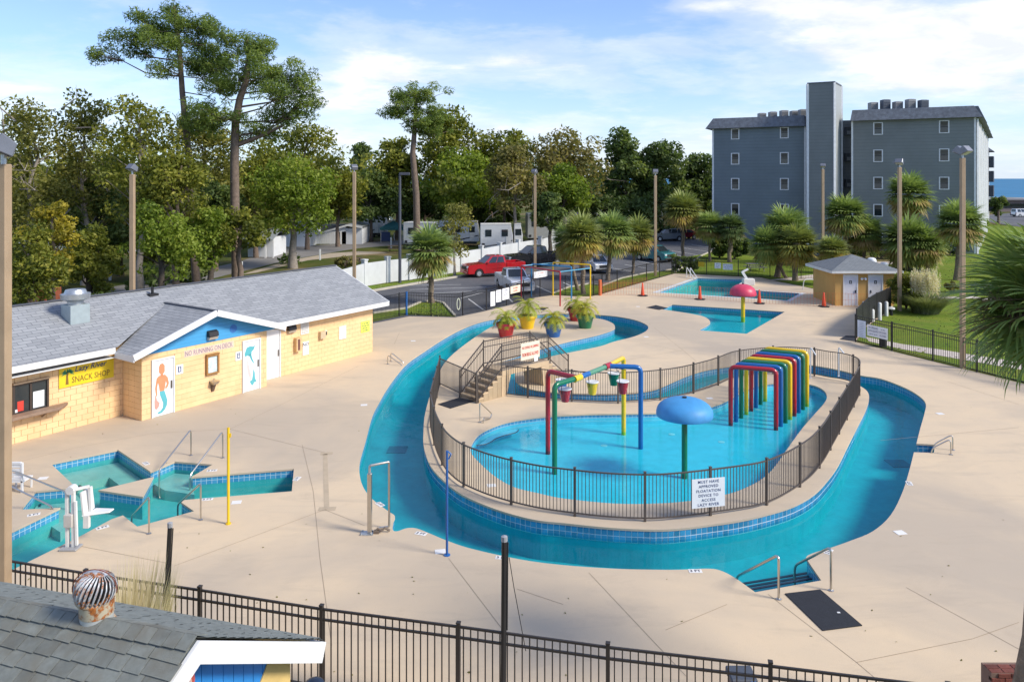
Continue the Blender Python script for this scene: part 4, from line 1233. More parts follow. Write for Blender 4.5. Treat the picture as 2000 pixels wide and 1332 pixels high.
# ------------------------------------------------------------------ condominium block
condo = thing('apartment_block', 'five storey slate grey sided apartment block with tall stair tower', 'building', (45, 93, 0))
SIDE_L = siding_mat('slate_blue_siding', (.165, .205, .232), .42)
SIDE_R = siding_mat('slate_grey_siding', (.20, .218, .22), .42)
SIDE_W = siding_mat('sunlit_side_siding', (.50, .51, .52), .28)  # sunlight on the side walls is put into this paler colour
MANS = M('mansard_shingle', (.14, .155, .18), .9, var=.3, scale=2.5, bump=.5, bscale=8)
TRIM = M('white_trim', (.74, .75, .77), .5)
def wing(p0, p1, ze_, depth, mat, wcols, wrows, over0, over1):
    a, c = Vector(p0), Vector(p1)
    u = (c - a).normalized(); nrm = Vector((u.y, -u.x))         # nrm towards the camera
    bk = -nrm * depth
    m = MB(); m.prism([a, c, c + bk, a + bk], 0, ze_); m.build('wall', mat, condo)
    def W(s, d, z): p = a + u * s + nrm * d; return Vector((p.x, p.y, z))
    L_ = (c - a).length
    m = MB()                                                    # mansard skirt
    o0, o1 = over0, over1
    lo = [W(-o0, .7, ze_ - .05), W(L_ + o1, .7, ze_ - .05), W(L_ + o1, -depth - .7, ze_ - .05), W(-o0, -depth - .7, ze_ - .05)]
    hi = [W(-o0 * .0 + .0, .0, ze_ + 1.35), W(L_ - .1, .0, ze_ + 1.35), W(L_ - .1, -depth, ze_ + 1.35), W(0, -depth, ze_ + 1.35)]
    m.add(lo + hi, [(0, 1, 5, 4), (1, 2, 6, 5), (2, 3, 7, 6), (3, 0, 4, 7), (4, 5, 6, 7), (3, 2, 1, 0)])
    m.build('mansard_roof', MANS, condo)
    for s in (0.0, L_): MB().bar(W(s, .03, 0), W(s, .03, ze_ - .06), .22, .06, up=(nrm.x, nrm.y, 0)).build('corner_trim', TRIM, condo)
    for s in wcols:
        for z in wrows:
            z1 = min(z + 1.55, ze_ - .1)
            m = MB(); m.extrude([W(s - .42, .02, z + .08), W(s + .42, .02, z + .08), W(s + .42, .02, z1 - .08), W(s - .42, .02, z1 - .08)], Vector((nrm.x, nrm.y, 0)) * .02)
            fr = MB()
            for (x0, x1, q0, q1) in ((s - .55, s - .42, z, z1), (s + .42, s + .55, z, z1), (s - .42, s + .42, z, z + .10), (s - .42, s + .42, z1 - .10, z1)):
                fr.extrude([W(x0, .0, q0), W(x1, .0, q0), W(x1, .0, q1), W(x0, .0, q1)], Vector((nrm.x, nrm.y, 0)) * .07)
            w_ = fr.build('window', TRIM, condo)
            m.build('pane', GLASSD, w_)
            mm = MB(); mm.extrude([W(s - .42, .045, (z + z1) / 2 - .04), W(s + .42, .045, (z + z1) / 2 - .04), W(s + .42, .045, (z + z1) / 2 + .04), W(s - .42, .045, (z + z1) / 2 + .04)], Vector((nrm.x, nrm.y, 0)) * .02)
            mm.build('sash_bar', BLACKM, w_)
            mm = MB(); zb = z + .1 + (z1 - z) * .52; mm.extrude([W(s - .38, .041, zb), W(s + .38, .041, zb), W(s + .38, .041, z1 - .12), W(s - .38, .041, z1 - .12)], Vector((nrm.x, nrm.y, 0)) * .003)
            mm.build('blind', M('window_blind', (.085, .078, .065), .8, var=.4, scale=.3), w_)
    return W, L_, u, nrm
colsL = []
a_, c_ = Vector((27.2, 102.5)), Vector((37.6, 97.2))
def s_at(a, c, px_):
    u = (c - a).normalized(); r = (px_ - 1000) / F
    return (r * a.y - a.x) / (u.x - r * u.y)
wing(a_, c_, 15.75, 9, SIDE_L, [s_at(a_, c_, 1436), s_at(a_, c_, 1532)], [14.2, 10.85, 7.5, 4.15, .9], .9, .1)
a_, c_ = Vector((43.1, 96.0)), Vector((55.0, 90.0))
WR, LR, uR, nR = wing(a_, c_, 16.3, 8, SIDE_R, [s_at(a_, c_, 1715), s_at(a_, c_, 1844)], [14.45, 11.05, 7.65, 4.25, .9], .2, .7)
# the recess between tower and right wing
m = MB(); m.prism([Vector((41.5, 100.2)), Vector((46.0, 98.2)), Vector((47, 104)), Vector((41, 106))], 0, 16.6); m.build('wall', SIDE_R, condo)
for z in (14.6, 11.2, 7.8):
    mm = MB(); mm.box(43.5, 44.3, 98.75, 99.45, z, z + 1.1); f_ = mm.build('window', M('recess_frame', (.10, .11, .12), .5), condo)
    mm = MB(); mm.box(43.65, 44.15, 98.70, 98.76, z + .15, z + .6); mm.build('pane', M('recess_pane', (.30, .32, .33), .4), f_)
# tower
A_, B_, Cc = Vector((37.25, 95.5)), Vector((40.0, 94.0)), Vector((42.55, 97.9))
D_ = A_ + (Cc - B_)
m = MB(); m.prism([A_, B_, Cc, D_], 0, 20.9); m.build('tower', SIDE_R, condo)
t1 = (Cc - B_).normalized(); n1_ = Vector((t1.y, -t1.x))
m = MB(); q0 = B_ + n1_ * .02; q1 = Cc + n1_ * .02
m.quad((q0.x, q0.y, 0), (q1.x, q1.y, 0), (q1.x, q1.y, 20.8), (q0.x, q0.y, 20.8)); m.build('tower_sunlit_side', M('tower_sunlit_tone', (.34, .36, .36), .6, var=.06, scale=.5), condo)  # overlay in a lighter colour that paints the sun on this face
for p in (A_, B_, Cc): MB().bar((p.x, p.y, 0), (p.x, p.y, 20.88), .26, .26).build('corner_trim', TRIM, condo)
ctr = (A_ + Cc) / 2
m = MB(); m.prism([ctr + (p - ctr) * 1.03 for p in (A_, B_, Cc, D_)], 20.9, 21.05); m.build('tower_cap', MANS, condo)
# long side wall in its sunlit tone, stepped in bays, running back towards the sea
dv = Vector((.555, .832)); pn = Vector((dv.y, -dv.x))
p = Vector((55.05, 90.2))
for k in range(5):
    L_ = 11.0
    q = p + dv * L_
    off_ = .0 if k == 0 else 0
    m = MB(); m.prism([p, p + pn * (.25), q + pn * .25, q, q - pn * 7, p - pn * 7], 0, 16.2); m.build('side_wall', SIDE_W, condo)
    m = MB(); m.bar((p + pn * .3).to_3d() + Vector((0, 0, 0)), (p + pn * .3).to_3d() + Vector((0, 0, 16.1)), .2, .2); m.build('corner_trim', TRIM, condo)
    lo = [p + pn * 1.0 - dv * .2, q + pn * 1.0, q, p - dv * .2]
    m = MB(); m.add([(v.x, v.y, 16.2) for v in lo] + [((v - pn * .6).x, (v - pn * .6).y, 17.6) for v in (lo[0], lo[1])] + [(lo[2].x, lo[2].y, 17.6), (lo[3].x, lo[3].y, 17.6)], [(0, 1, 5, 4), (0, 4, 7, 3), (1, 2, 6, 5), (4, 5, 6, 7), (3, 2, 1, 0)])
    m.build('mansard_roof', MANS, condo)
    p = q - pn * .08
fw = thing('apartment_block', 'far wing with dark balconies beside the strip of sea', 'building', (95, 149, 0))
o_ = Vector((94.2, 150.0))
m = MB(); m.prism([o_, o_ + dv * 9, o_ + dv * 9 - pn * 9, o_ - pn * 9], 0, 14.5); m.build('wall', SIDE_W, fw)
m = MB(); m.add([(o_ + pn * 1 - dv).to_3d() + Vector((0, 0, 14.4)), (o_ + pn * 1 + dv * 9).to_3d() + Vector((0, 0, 14.4)), (o_ - pn * 9 + dv * 9).to_3d() + Vector((0, 0, 14.4)), (o_ - pn * 9 - dv).to_3d() + Vector((0, 0, 14.4)), (o_ - pn * 4 + dv * 4).to_3d() + Vector((0, 0, 18.5))], [(0, 1, 4), (1, 2, 4), (2, 3, 4), (3, 0, 4), (3, 2, 1, 0)]); m.build('roof', MANS, fw)
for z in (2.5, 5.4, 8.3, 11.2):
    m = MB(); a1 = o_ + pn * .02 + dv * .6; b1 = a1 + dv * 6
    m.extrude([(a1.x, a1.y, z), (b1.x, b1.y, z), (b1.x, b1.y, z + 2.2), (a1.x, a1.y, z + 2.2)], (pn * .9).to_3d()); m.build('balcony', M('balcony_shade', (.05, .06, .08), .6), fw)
# rooftop cooling units
acm = [M('ac_grey', (.30, .30, .30), .6, .2), M('ac_dark', (.11, .125, .15), .6, .2)]
def ac(px_, py_, Y, zb, w_, h_, mt, lab):
    x = (px_ - 1000) * Y / F
    t = thing('cooling_unit', lab, 'cooling unit', (x, Y, zb), 'cooling units on the apartment roof')
    MB().box(x - w_ / 2, x + w_ / 2, Y - w_ / 2, Y + w_ / 2, zb, zb + h_).build('casing', acm[mt], t, bevel=.03)
    lv_ = MB()
    for k in range(6): lv_.box(x - w_ / 2 + .06, x + w_ / 2 - .06, Y - w_ / 2 - .02, Y - w_ / 2, zb + .12 + k * h_ * .13, zb + .15 + k * h_ * .13)
    lv_.build('grille', BLACKM, t)
    MB().box(x - w_ * .36, x + w_ * .36, Y - w_ * .36, Y + w_ * .36, zb + h_, zb + h_ + .03).build('fan_guard', BLACKM, t)
ordn = ['first', 'second', 'third', 'fourth', 'last']
for k, px_ in enumerate((1488, 1509, 1531, 1551, 1568)):
    Y = 106.5 - k * 1.2
    ac(px_, 0, Y, 17.05, .98, 1.1 + .08 * (k % 3), 0, '%s cooling unit from the left on the roof left of the tower' % ordn[k])
for k, px_ in enumerate((1705, 1729, 1753, 1778, 1803)):
    Y = 98.0 - k * 1.0
    ac(px_, 0, Y, 17.55, .95, (1.25, 1.5, 1.15, 1.35, 1.15)[k], (0, 1, 0, 0, 1)[k], '%s cooling unit right of the tower on the main roof' % ordn[k])

# ------------------------------------------------------------------ restroom hut
hut = thing('restroom_hut', 'small tan restroom hut with two white doors and hipped roof', 'building', G(1688, 597))
hx0, hx1, hy0, hy1 = 22.9, 27.1, 53.7, 57.6
HUTC = M('hut_tan', (.56, .33, .10), .8, var=.08, scale=1.2)
MB().box(hx0, hx1, hy0, hy1, 0, 2.36).build('wall', HUTC, hut)
HSH = shingle_mat('hut_shingle', (.20, .215, .225), (.16, .175, .185), (.11, .12, .13), 'u', .3, .14)
m = MB(); m.uv = []
ex0, ex1, ey0, ey1, ez = hx0 - .42, hx1 + .42, hy0 - .42, hy1 + .42, 2.50
r1, r2 = Vector(((hx0 + hx1) / 2 - .1, (hy0 + hy1) / 2 - .1, 3.45)), Vector(((hx0 + hx1) / 2 + .1, (hy0 + hy1) / 2 + .3, 3.45))
cn = [Vector((ex0, ey0, ez)), Vector((ex1, ey0, ez)), Vector((ex1, ey1, ez)), Vector((ex0, ey1, ez))]
for a, c, pk in ((cn[0], cn[1], r1), (cn[1], cn[2], r1), (cn[2], cn[3], r1), (cn[3], cn[0], r1)):
    m.add([a, c, pk], [(0, 1, 2)])
    m.uv += [(0, 2.3), ((c - a).length, 2.3), ((c - a).length / 2, 0)]
m.build('roof', HSH, hut)
m = MB()
for a, c in zip(cn, cn[1:] + cn[:1]): m.bar(a - Vector((0, 0, .09)), c - Vector((0, 0, .09)), .04, .17)
m.build('fascia', OFFWHITE, hut)
MB().box(ex0 + .05, ex1 - .05, ey0 + .05, ey1 - .05, 2.36, 2.39).build('soffit', WHITE, hut)
for x0, x1, side in ((23.45, 24.50, 1), (25.22, 26.28, -1)):
    fr = MB(); fr.box(x0, x0 + .09, hy0 - .06, hy0, 0, 2.2); fr.box(x1 - .09, x1, hy0 - .06, hy0, 0, 2.2); fr.box(x0 + .09, x1 - .09, hy0 - .06, hy0, 2.08, 2.2)
    d = MB().box(x0 + .09, x1 - .09, hy0 - .03, hy0, .02, 2.08).build('door', M('hut_door', (.66, .66, .70), .5), hut)
    fr.build('door_frame', WHITE, d)
    hx = x1 - .18 if side > 0 else x0 + .18
    MB().box(hx - .03, hx + .03, hy0 - .09, hy0 - .03, .9, 1.1).build('handle', BLACKM, d)
    xc = (x0 + x1) / 2
    MB().box(xc - .09, xc + .09, hy0 - .037, hy0 - .03, 1.55, 1.78).build('pictogram', T_BLACK, d)
    MB().box(xc - .02, xc + .02, hy0 - .041, hy0 - .037, 1.59, 1.73).build('symbol', SIGN_WHITE, d)
t = thing('double_lamp', 'pair of small white floodlights between the two hut doors', 'lamp', (24.86, hy0, 1.9))
MB().box(24.78, 24.94, hy0 - .04, hy0, 1.87, 1.95).build('lamp_base', WHITE, t)
for sx in (-.13, .13): MB().lathe([(.05, 0), (.09, .12), (0, .12)], (24.86 + sx, hy0 - .05, 1.86), 10, Matrix.Rotation(math.radians(60), 4, 'X')).build('lamp_head', WHITE, t)
t = thing('roof_vent', 'white round skylight dome on the hut roof', 'skylight', (26.2, 56.0, 3.0))
MB().lathe([(.32, -.15), (.32, .03), (.26, .15), (.12, .21), (0, .22)], (26.25, 55.3, 3.02), 18).build('dome', WHITE, t, smooth=40)
t = thing('roof_vent', 'pale metal vent box at the right eave of the hut', 'vent', (27.2, 55.2, 2.7))
MB().lathe([(.28, -.1), (.28, .18), (.16, .28), (0, .30)], (27.1, 55.2, 2.62), 16).build('vent_hood', GALV, t, smooth=40)

# ------------------------------------------------------------------ lamp posts
POLE = M('tan_lamp_post', (.37, .265, .165), .6, var=.1, scale=2)
def head(m1, m2, c, az, w_=.46, tilt_=25):
    """floodlight box, lens side pointing along az and down"""
    R = Matrix.Translation(c) @ Matrix.Rotation(az, 4, 'Z') @ Matrix.Rotation(math.radians(tilt_), 4, 'X')
    m1.add([R @ Vector(p) for p in ((-w_ / 2, -.22, -.12), (w_ / 2, -.22, -.12), (w_ / 2, .24, -.16), (-w_ / 2, .24, -.16), (-w_ / 2, -.16, .14), (w_ / 2, -.16, .14), (w_ / 2, .16, .20), (-w_ / 2, .16, .20))], [(0, 3, 2, 1), (4, 5, 6, 7), (0, 1, 5, 4), (1, 2, 6, 5), (2, 3, 7, 6), (3, 0, 4, 7)])
    m2.add([R @ Vector(p) for p in ((-w_ / 2 + .03, -.19, -.136), (w_ / 2 - .03, -.19, -.136), (w_ / 2 - .03, .21, -.170), (-w_ / 2 + .03, .21, -.170))], [(3, 2, 1, 0)])
HEADM = M('floodlight_grey', (.20, .21, .24), .4, .4)
LENS = M('floodlight_lens', (.55, .56, .58), .15)
def lamp(px_, py_, Y, lab, wdt=.20, az=(2.6, .3), big=1.0, tl=30):
    top = PX(px_, py_, Y)
    t = thing('lamp_post', lab, 'lamp post', (top.x, Y, 0), 'tan square floodlight posts round the pools')
    MB().box(top.x - wdt / 2, top.x + wdt / 2, Y - wdt / 2, Y + wdt / 2, 0, top.z).build('post', POLE, t, bevel=.02)
    MB().cyl(top, top + Vector((0, 0, .18)), .05, .05, 8).build('stem', GALV, t)
    for k, a in enumerate(az):
        m1, m2 = MB(), MB()
        off_ = Vector((.20 * math.cos(a + math.pi / 2), .20 * math.sin(a + math.pi / 2), 0)) if len(az) > 1 else Vector((0, 0, 0))
        head(m1, m2, top + Vector((0, 0, .34)) + off_ * .6, a, .46 * big, tl)
        h_ = m1.build('floodlight', HEADM, t, bevel=.02)
        m2.build('lens', LENS, h_)
lamp(7, 321, 14.6, 'lamp post at the left edge of the view, nearest and thickest', .21, (2.2,), big=1.6, tl=30)
lamp(258.5, 341, 41, 'lamp post rising behind the shop roof before the left trees', .24, (2.7,))
lamp(692, 336, 58, 'lamp post behind the end of the shop, by the white wall', .24, (.5,))
lamp(1045, 343, 68, 'lamp post behind the dark pickup and splash frames', .24, (2.6, .4))
lamp(1280, 343, 70, 'lamp post by the chain link fence near the teal car', .24, (3.1,))
lamp(1607, 331, 75, 'lamp post in front of the apartment stair tower', .24, (2.8,))
lamp(1757, 327, 51.4, 'lamp post rising beside the hut and the pampas grass', .22, (2.5, .6))
lamp(1880, 309, 36, 'lamp post behind the right fence next to the hanging palm', .20, (.7, 3.6))
top = PX(781, 340, 65.3)
t = thing('lamp_post', 'slim dark grey lamp post with one flat lamp, beside the white wall', 'lamp post', (top.x, 65.3, 0))
DKP = M('dark_post', (.075, .08, .10), .5, .2)
MB().cyl((top.x, 65.3, 0), top, .14, .11, 10).build('post', DKP, t, smooth=40)
MB().box(top.x - .05, top.x + .85, 65.15, 65.45, top.z - .12, top.z + .12).build('lamp_head', DKP, t, bevel=.03)
# low lamp by pampas, white post tops
t = thing('garden_lamp', 'low mushroom garden lamp on the lawn by the big post', 'lamp', G(1741, 617))
g = G(1741, 617)
MB().cyl(g, g + Vector((0, 0, .45)), .10, .09, 8).build('stem', BLACKM, t); MB().lathe([(.22, .45), (.2, .55), (0, .6)], g, 12).build('cap', OFFWHITE, t)

# ------------------------------------------------------------------ splash play features
PR = .085
def bend(pts, r=.18, n=5):
    """round the corners of a pipe run"""
    pts = [Vector(p) for p in pts]
    out = [pts[0]]
    for i in range(1, len(pts) - 1):
        a, b__, c = pts[i - 1], pts[i], pts[i + 1]
        d1, d2 = (a - b__), (c - b__)
        rr = min(r, d1.length * .45, d2.length * .45)
        p, q = b__ + d1.normalized() * rr, b__ + d2.normalized() * rr
        for k in range(n + 1):
            t_ = k / n
            out.append((1 - t_) ** 2 * p + 2 * t_ * (1 - t_) * b__ + t_ * t_ * q)
    out.append(pts[-1])
    return out
FZ = -.42
hoopc = [('red', P_RED), ('blue', P_BLUE), ('green', P_GREEN), ('yellow', P_YELLOW)]
hl0, hr0, hl1, hr1 = Vector((8.35, 28.94, FZ)), Vector((9.90, 28.42, FZ)), Vector((10.72, 32.1, FZ)), Vector((12.20, 31.35, FZ))
wh = ['nearest red', 'first blue', 'first green', 'first yellow', 'second red', 'second blue', 'second green', 'farthest yellow']
for k in range(8):
    f_ = k / 7
    a, c = hl0.lerp(hl1, f_), hr0.lerp(hr1, f_)
    H_ = 1.82
    h_ = MB().tube(bend([a, Vector((a.x, a.y, H_)), Vector((c.x, c.y, H_)), c], .2), PR, 14).build('water_arch', hoopc[k % 4][1], smooth=40)
    extra = ['at the front of the row', 'just behind the front red arch', 'third in the row', 'fourth in the row', 'in the middle of the row', 'sixth in the row', 'just before the last yellow arch', 'at the back of the row'][k]
    tag(h_, '%s pipe arch %s of spray arches' % (wh[k], extra), 'water arch', 'row of coloured pipe arches in the splash pool')
# dumping bucket frame
bfz = 2.5
gB, rB, yB, bB = Vector((1.36, 24.2, FZ)), Vector((1.23, 25.95, FZ)), Vector((4.11, 27.9, FZ)), Vector((4.49, 26.45, FZ))
M1, M2 = Vector((2.16, 25.0, bfz - .08)), Vector((3.35, 26.5, bfz - .05))
frm = thing('bucket_frame', 'four legged pipe frame in green, red, yellow and blue over the splash pool', 'play frame', (2.8, 26, FZ))
for nm, p, mt, e_ in (('green', gB, P_GREEN, M1), ('red', rB, P_RED, M1), ('yellow', yB, P_YELLOW, M2), ('blue', bB, P_BLUE, M2)):
    MB().tube(bend([p, Vector((p.x, p.y, bfz - .08)), e_], .2), PR, 14).build('pipe_leg', mt, frm, smooth=40, label='%s pipe leg' % nm)
seg = (M2 - M1)
for f0, f1, mt, rr in ((-.10, .10, P_YELLOW, .11), (.10, .36, P_BLUE, .088), (.36, .92, M('faded_green_plastic', (.10, .27, .17), .4), .086), (.90, 1.08, P_RED, .11)):
    MB().cyl(M1 + seg * f0, M1 + seg * f1, rr, rr, 14).build('beam_section', mt, frm, smooth=40)
hk = MB()
BKT = [('red tipping bucket hanging nearest the green pipe leg', Vector((1.78, 25.35, 1.55)), P_RED), ('yellow tipping bucket hanging below the middle of the beam', Vector((2.75, 25.95, 1.62)), P_YELLOW),
       ('green tipping bucket hanging beside the far red joint', Vector((3.62, 26.95, 1.66)), P_GREEN), ('red tipping bucket hanging in front of the yellow leg', Vector((3.80, 26.0, 1.63)), P_RED), ('blue tipping bucket half hidden behind the green pipe', Vector((1.72, 26.2, 1.62)), P_BLUE)]
for lab, c, mt in BKT:
    t = thing('tipping_bucket', lab, 'bucket', c, 'tipping buckets on the splash frame')
    MB().lathe([(0, 0), (.125, 0), (.20, .40), (.215, .40), (.215, .44), (.19, .44), (.185, .40), (.11, .03), (0, .03)], c, 20).build('bucket_shell', mt, t, smooth=40)
    MB().lathe([(.186, .39), (.150, .25), (0, .25)], c, 20).build('bucket_lining', WHITE, t, smooth=40)
    MB().lathe([(.205, .405), (.222, .415), (.222, .437), (.205, .447), (.186, .441)], c, 20).build('rim', WHITE, t, smooth=40)
    # pivot arms to the beam
    s_ = max(0, min(1, (c - M1).dot(seg) / seg.length_squared)); q = M1 + seg * s_
    for sx in (-1, 1):
        o_ = seg.normalized() * (.215 * sx)
        hk.tube([q + o_ + Vector((0, 0, -.04)), Vector((c.x, c.y, q.z - .06)) + o_, Vector((c.x, c.y, c.z + .28)) + o_], .012, 5)
hk.build('hanger', BLACKM, frm)
# mushrooms
def mushroom(lab, base, rz_, R, H_, capm, postm, pr, seams=0):
    t = thing('water_mushroom', lab, 'water mushroom', base)
    MB().cyl(base, (base.x, base.y, rz_ + H_ * .5), pr, pr, 16).build('post', postm, t, smooth=40)
    pr_ = [(0, .02), (R * .9, .02), (R * .985, -.01), (R, .02), (R, .11)]
    for k in range(1, 11):
        a = math.pi / 2 * k / 10
        pr_.append((R * math.cos(a) * .985, .12 + (H_ - .12) * math.sin(a) ** .95))
    MB().lathe(pr_, (base.x, base.y, rz_), 40).build('cap', capm, t, smooth=35)
    MB().lathe([(.07, 0), (.07, .04), (0, .045)], (base.x, base.y, rz_ + H_ - .01), 12).build('nozzle', BLACKM, t)
    return t
mushroom('large blue mushroom shower on a green post in the splash pool', Vector((5.43, 23.85, FZ)), 1.55, .88, .56, P_SKY, P_GREEN, .092)
mushroom('faded red mushroom shower on a yellow post in the wading pool', Vector((15.3, 50.2, -.5)), 1.30, .86, .72, P_PINK, P_YELLOW, .13)
# three standing spray frames by the far fence
for lab, p, q, z_, mt in (('yellow inverted U pipe frame, farthest of the three by the fence', (1080, 577.5), (1153, 584), 2.55, P_YELLOW),
                     ('red inverted U pipe frame crossing in front of the blue one', (1018, 582), (1094, 598), 2.42, P_RED), ('blue inverted U pipe frame between the red and yellow frames', (1038, 580), (1116, 588), 2.50, M('mid_blue_pipe', (.02, .20, .42), .4, coat=.3))):
    a, c = G(*p), G(*q)
    o = MB().tube(bend([a, a + Vector((0, 0, z_)), c + Vector((0, 0, z_)), c], .08, 3), .055, 10).build('spray_arch', mt, smooth=40)
    tag(o, lab, 'spray frame', 'pipe frames by the far fence')
o = MB()
for a, c in ((G(1018, 582) + Vector((0, 0, 2.42)), G(1080, 577.5) + Vector((0, 0, 2.5))), (G(1094, 598) + Vector((0, 0, 2.42)), G(1153, 584) + Vector((0, 0, 2.3)))): o.cyl(a, c, .04, .04, 8)
tag(o.build('spray_pipe', M('pale_blue_pipe', (.10, .34, .50), .4)), 'pair of pale blue cross pipes tying the spray frames together', 'pipe')
g = G(794, 615.5)
tag(MB().cyl(g, g + Vector((0, 0, 1.55)), .07, .07, 10).build('blue_post', P_BLUE, smooth=40), 'blue painted post in the black fence beside the palm', 'post')

# ------------------------------------------------------------------ footbridge
bo = Vector((-.40, 31.25, 0)); bu = Vector((.73, .683, 0)).normalized(); bv = Vector((-bu.y, bu.x, 0))
LZ, LLEN, WID = 1.05, 2.75, 1.22
def BP(a, b__, z): p = bo + bu * a + bv * b__; return Vector((p.x, p.y, z))
br_ = thing('footbridge', 'tan concrete footbridge with steps and brown railings over the channel', 'bridge', bo)
BCON = M('bridge_concrete', (.56, .42, .265), .85, var=.08, scale=1.5, bump=.2)
STEPM = M('step_concrete', (.40, .31, .20), .9, var=.12, scale=2, bump=.3)
NST, RISE, RUN = 6, LZ / 6, .25
m = MB()
side = [BP(0, 0, LZ), BP(LLEN, 0, LZ), BP(LLEN + .02, 0, LZ - .18), BP(LLEN - .45, 0, LZ - .22), BP(.55, 0, LZ - .22), BP(.05, 0, .0), BP(0, 0, 0)]
m.extrude([BP(0, 0, LZ), BP(LLEN, 0, LZ), BP(LLEN, 0, LZ - .2), BP(0, 0, LZ - .2)], bv * WID); m.build('landing', BCON, br_)
m = MB(); m.extrude([BP(-.02, .01, 0), BP(.25, .01, 0), BP(.5, .01, LZ - .2), BP(-.02, .01, LZ - .2)], bv * (WID - .02)); m.extrude([BP(LLEN + .02, .01, 0), BP(LLEN - .3, .01, 0), BP(LLEN - .45, .01, LZ - .2), BP(LLEN + .02, .01, LZ - .2)], bv * (WID - .02)); m.build('abutment', BCON, br_)
for sgn, a0 in ((-1, 0.0), (1, LLEN)):
    for k in range(NST - 1):
        zt = LZ - RISE * (k + 1)
        a1 = a0 + sgn * RUN * k; a2 = a0 + sgn * (RUN * (k + 1) + .02)
        m = MB(); m.extrude([BP(a1, .02, zt), BP(a2, .02, zt), BP(a2, .02, zt - .06), BP(a1, .02, zt - .06)], bv * (WID - .04)); m.build('tread', BCON, br_)
        m = MB(); m.extrude([BP(a1, .03, zt - .06), BP(a2 - sgn * .03, .03, zt - .06), BP(a2 - sgn * .03, .03, 0), BP(a1, .03, 0)], bv * (WID - .06)); m.build('riser', STEPM, br_)
for sd_, b__ in ((0, .04), (1, WID - .04)):
    m = MB(); pkm = MB()
    run = [BP(-RUN * 5.2, b__, 0), BP(0, b__, LZ), BP(LLEN, b__, LZ), BP(LLEN + RUN * 5.2, b__, 0)]
    for a, c in zip(run, run[1:]):
        for dz_ in (1.05, .12): m.bar(a + Vector((0, 0, dz_)), c + Vector((0, 0, dz_)), .04, .04)
        m.bar(a + Vector((0, 0, .82)) + bv * (.04 if sd_ == 0 else -.04), c + Vector((0, 0, .82)) + bv * (.04 if sd_ == 0 else -.04), .03, .03)
        L_ = (c - a).length; n_ = int(L_ / .10)
        for k in range(1, n_):
            p = a.lerp(c, k / n_)
            q = MB().bar(p + Vector((0, 0, .12)), p + Vector((0, 0, 1.03)), .016, .016)
            q.build('picket', BRONZE, br_)
    m.build('rail', BRONZE, br_)
    for p in run:
        MB().bar(p, p + Vector((0, 0, 1.12)), .055, .055).build('post', BRONZE, br_)
board('warning_sign', 'cream sign in red letters on the footbridge railing', BP(1.62, -.01, LZ + .62), bu, 1.12, .72, SIGN_CREAM,
      [('NO DIVING OR JUMPING', .15, 0, .14, T_RED, dict(width=.98, bold=.02)), ('FROM BRIDGE ALLOWED', .15, 0, -.14, T_RED, dict(width=.98, bold=.02))])
board('small_notice', 'small white tag below the cream footbridge sign', BP(1.95, -.015, LZ + .22), bu, .22, .22, SIGN_WHITE, cat='notice')
# gate panel left of the stairs
sf = [Vector(BP(-1.35, .05, 0).xy), Vector(G(859, 753).xy)]
fence('metal_gate', 'short railing panel joining the steps to the island fence', 'gate', [sf[0], sf[1]], 1.2, .1, [(1.18, .035), (.1, .03)], BRONZE, [(sf[0], (sf[1] - sf[0]).normalized())], .055, .016, 60)

# ------------------------------------------------------------------ signs
def fsign(name, lab, pl, pr_, zc, h, mat, lines, **k):
    a, c = G(*pl), G(*pr_)
    d = (c - a); w_ = d.length
    o = (a + c) / 2; nrm = Vector((d.y, -d.x, 0)).normalized()
    return board(name, lab, Vector((o.x, o.y, zc)) + nrm * .05, d, w_, h, mat, lines, **k)
ifr = fsign('warning_sign', 'white sign about approved floatation device hanging on the island fence', (1350, 1017), (1414, 1011), .72, .76, SIGN_WHITE,
      [(s_, .075, 0, .30 - .12 * i, T_NAVY, dict(bold=.012, space=1.12)) for i, s_ in enumerate(('MUST HAVE', 'APPROVED', 'FLOATATION', 'DEVICE TO', 'ACCESS', 'LAZY RIVER'))])
fsign('blank_sign', 'tall plain white board on the car park fence', (957, 605), (966, 603), .72, 1.0, SIGN_WHITE, [])
fsign('warning_sign', 'narrow white notice between the blank board and the lifeguard notice on the fence', (968, 602), (978, 600), .82, .85, SIGN_WHITE, [('---- -- ---', .05, 0, .28, T_NAVY), ('-- ---- --', .05, 0, .1, T_NAVY), ('--- -- -', .05, 0, -.1, T_NAVY), ('-- ---', .05, 0, -.28, T_NAVY)])
fsign('warning_sign', 'white no lifeguard notice next to the orange sign on the car park fence', (980, 600), (993.5, 596.5), .88, .80, SIGN_WHITE, [('NO LIFEGUARD', .09, 0, .26, T_NAVY, dict(width=.45)), ('ON', .1, 0, .1, T_NAVY), ('DUTY', .12, 0, -.06, T_NAVY), ('- -- --- -', .04, 0, -.26, T_NAVY)])
fsign('warning_sign', 'pale orange sign with red words beside the red pipe leg', (996, 596), (1015, 591), 1.05, .52, SIGN_CREAM, [('NO DIVING', .13, 0, .10, T_RED, dict(width=.6, bold=.02)), ('ALLOWED', .12, 0, -.10, T_RED, dict(width=.55, bold=.02))])
fsign('warning_sign', 'white sign with pale red words behind the blue pipe frame', (1042, 582), (1068, 577.5), 1.72, .48, SIGN_WHITE, [('NO DIVING', .11, 0, .10, T_RED, dict(width=.6)), ('------- ----', .05, 0, -.1, T_NAVY)])
fsign('warning_sign', 'plain yellow sign on the far fence left of the white ones', (1364, 535.6), (1376.5, 536.4), .95, .46, SIGN_YEL, [])
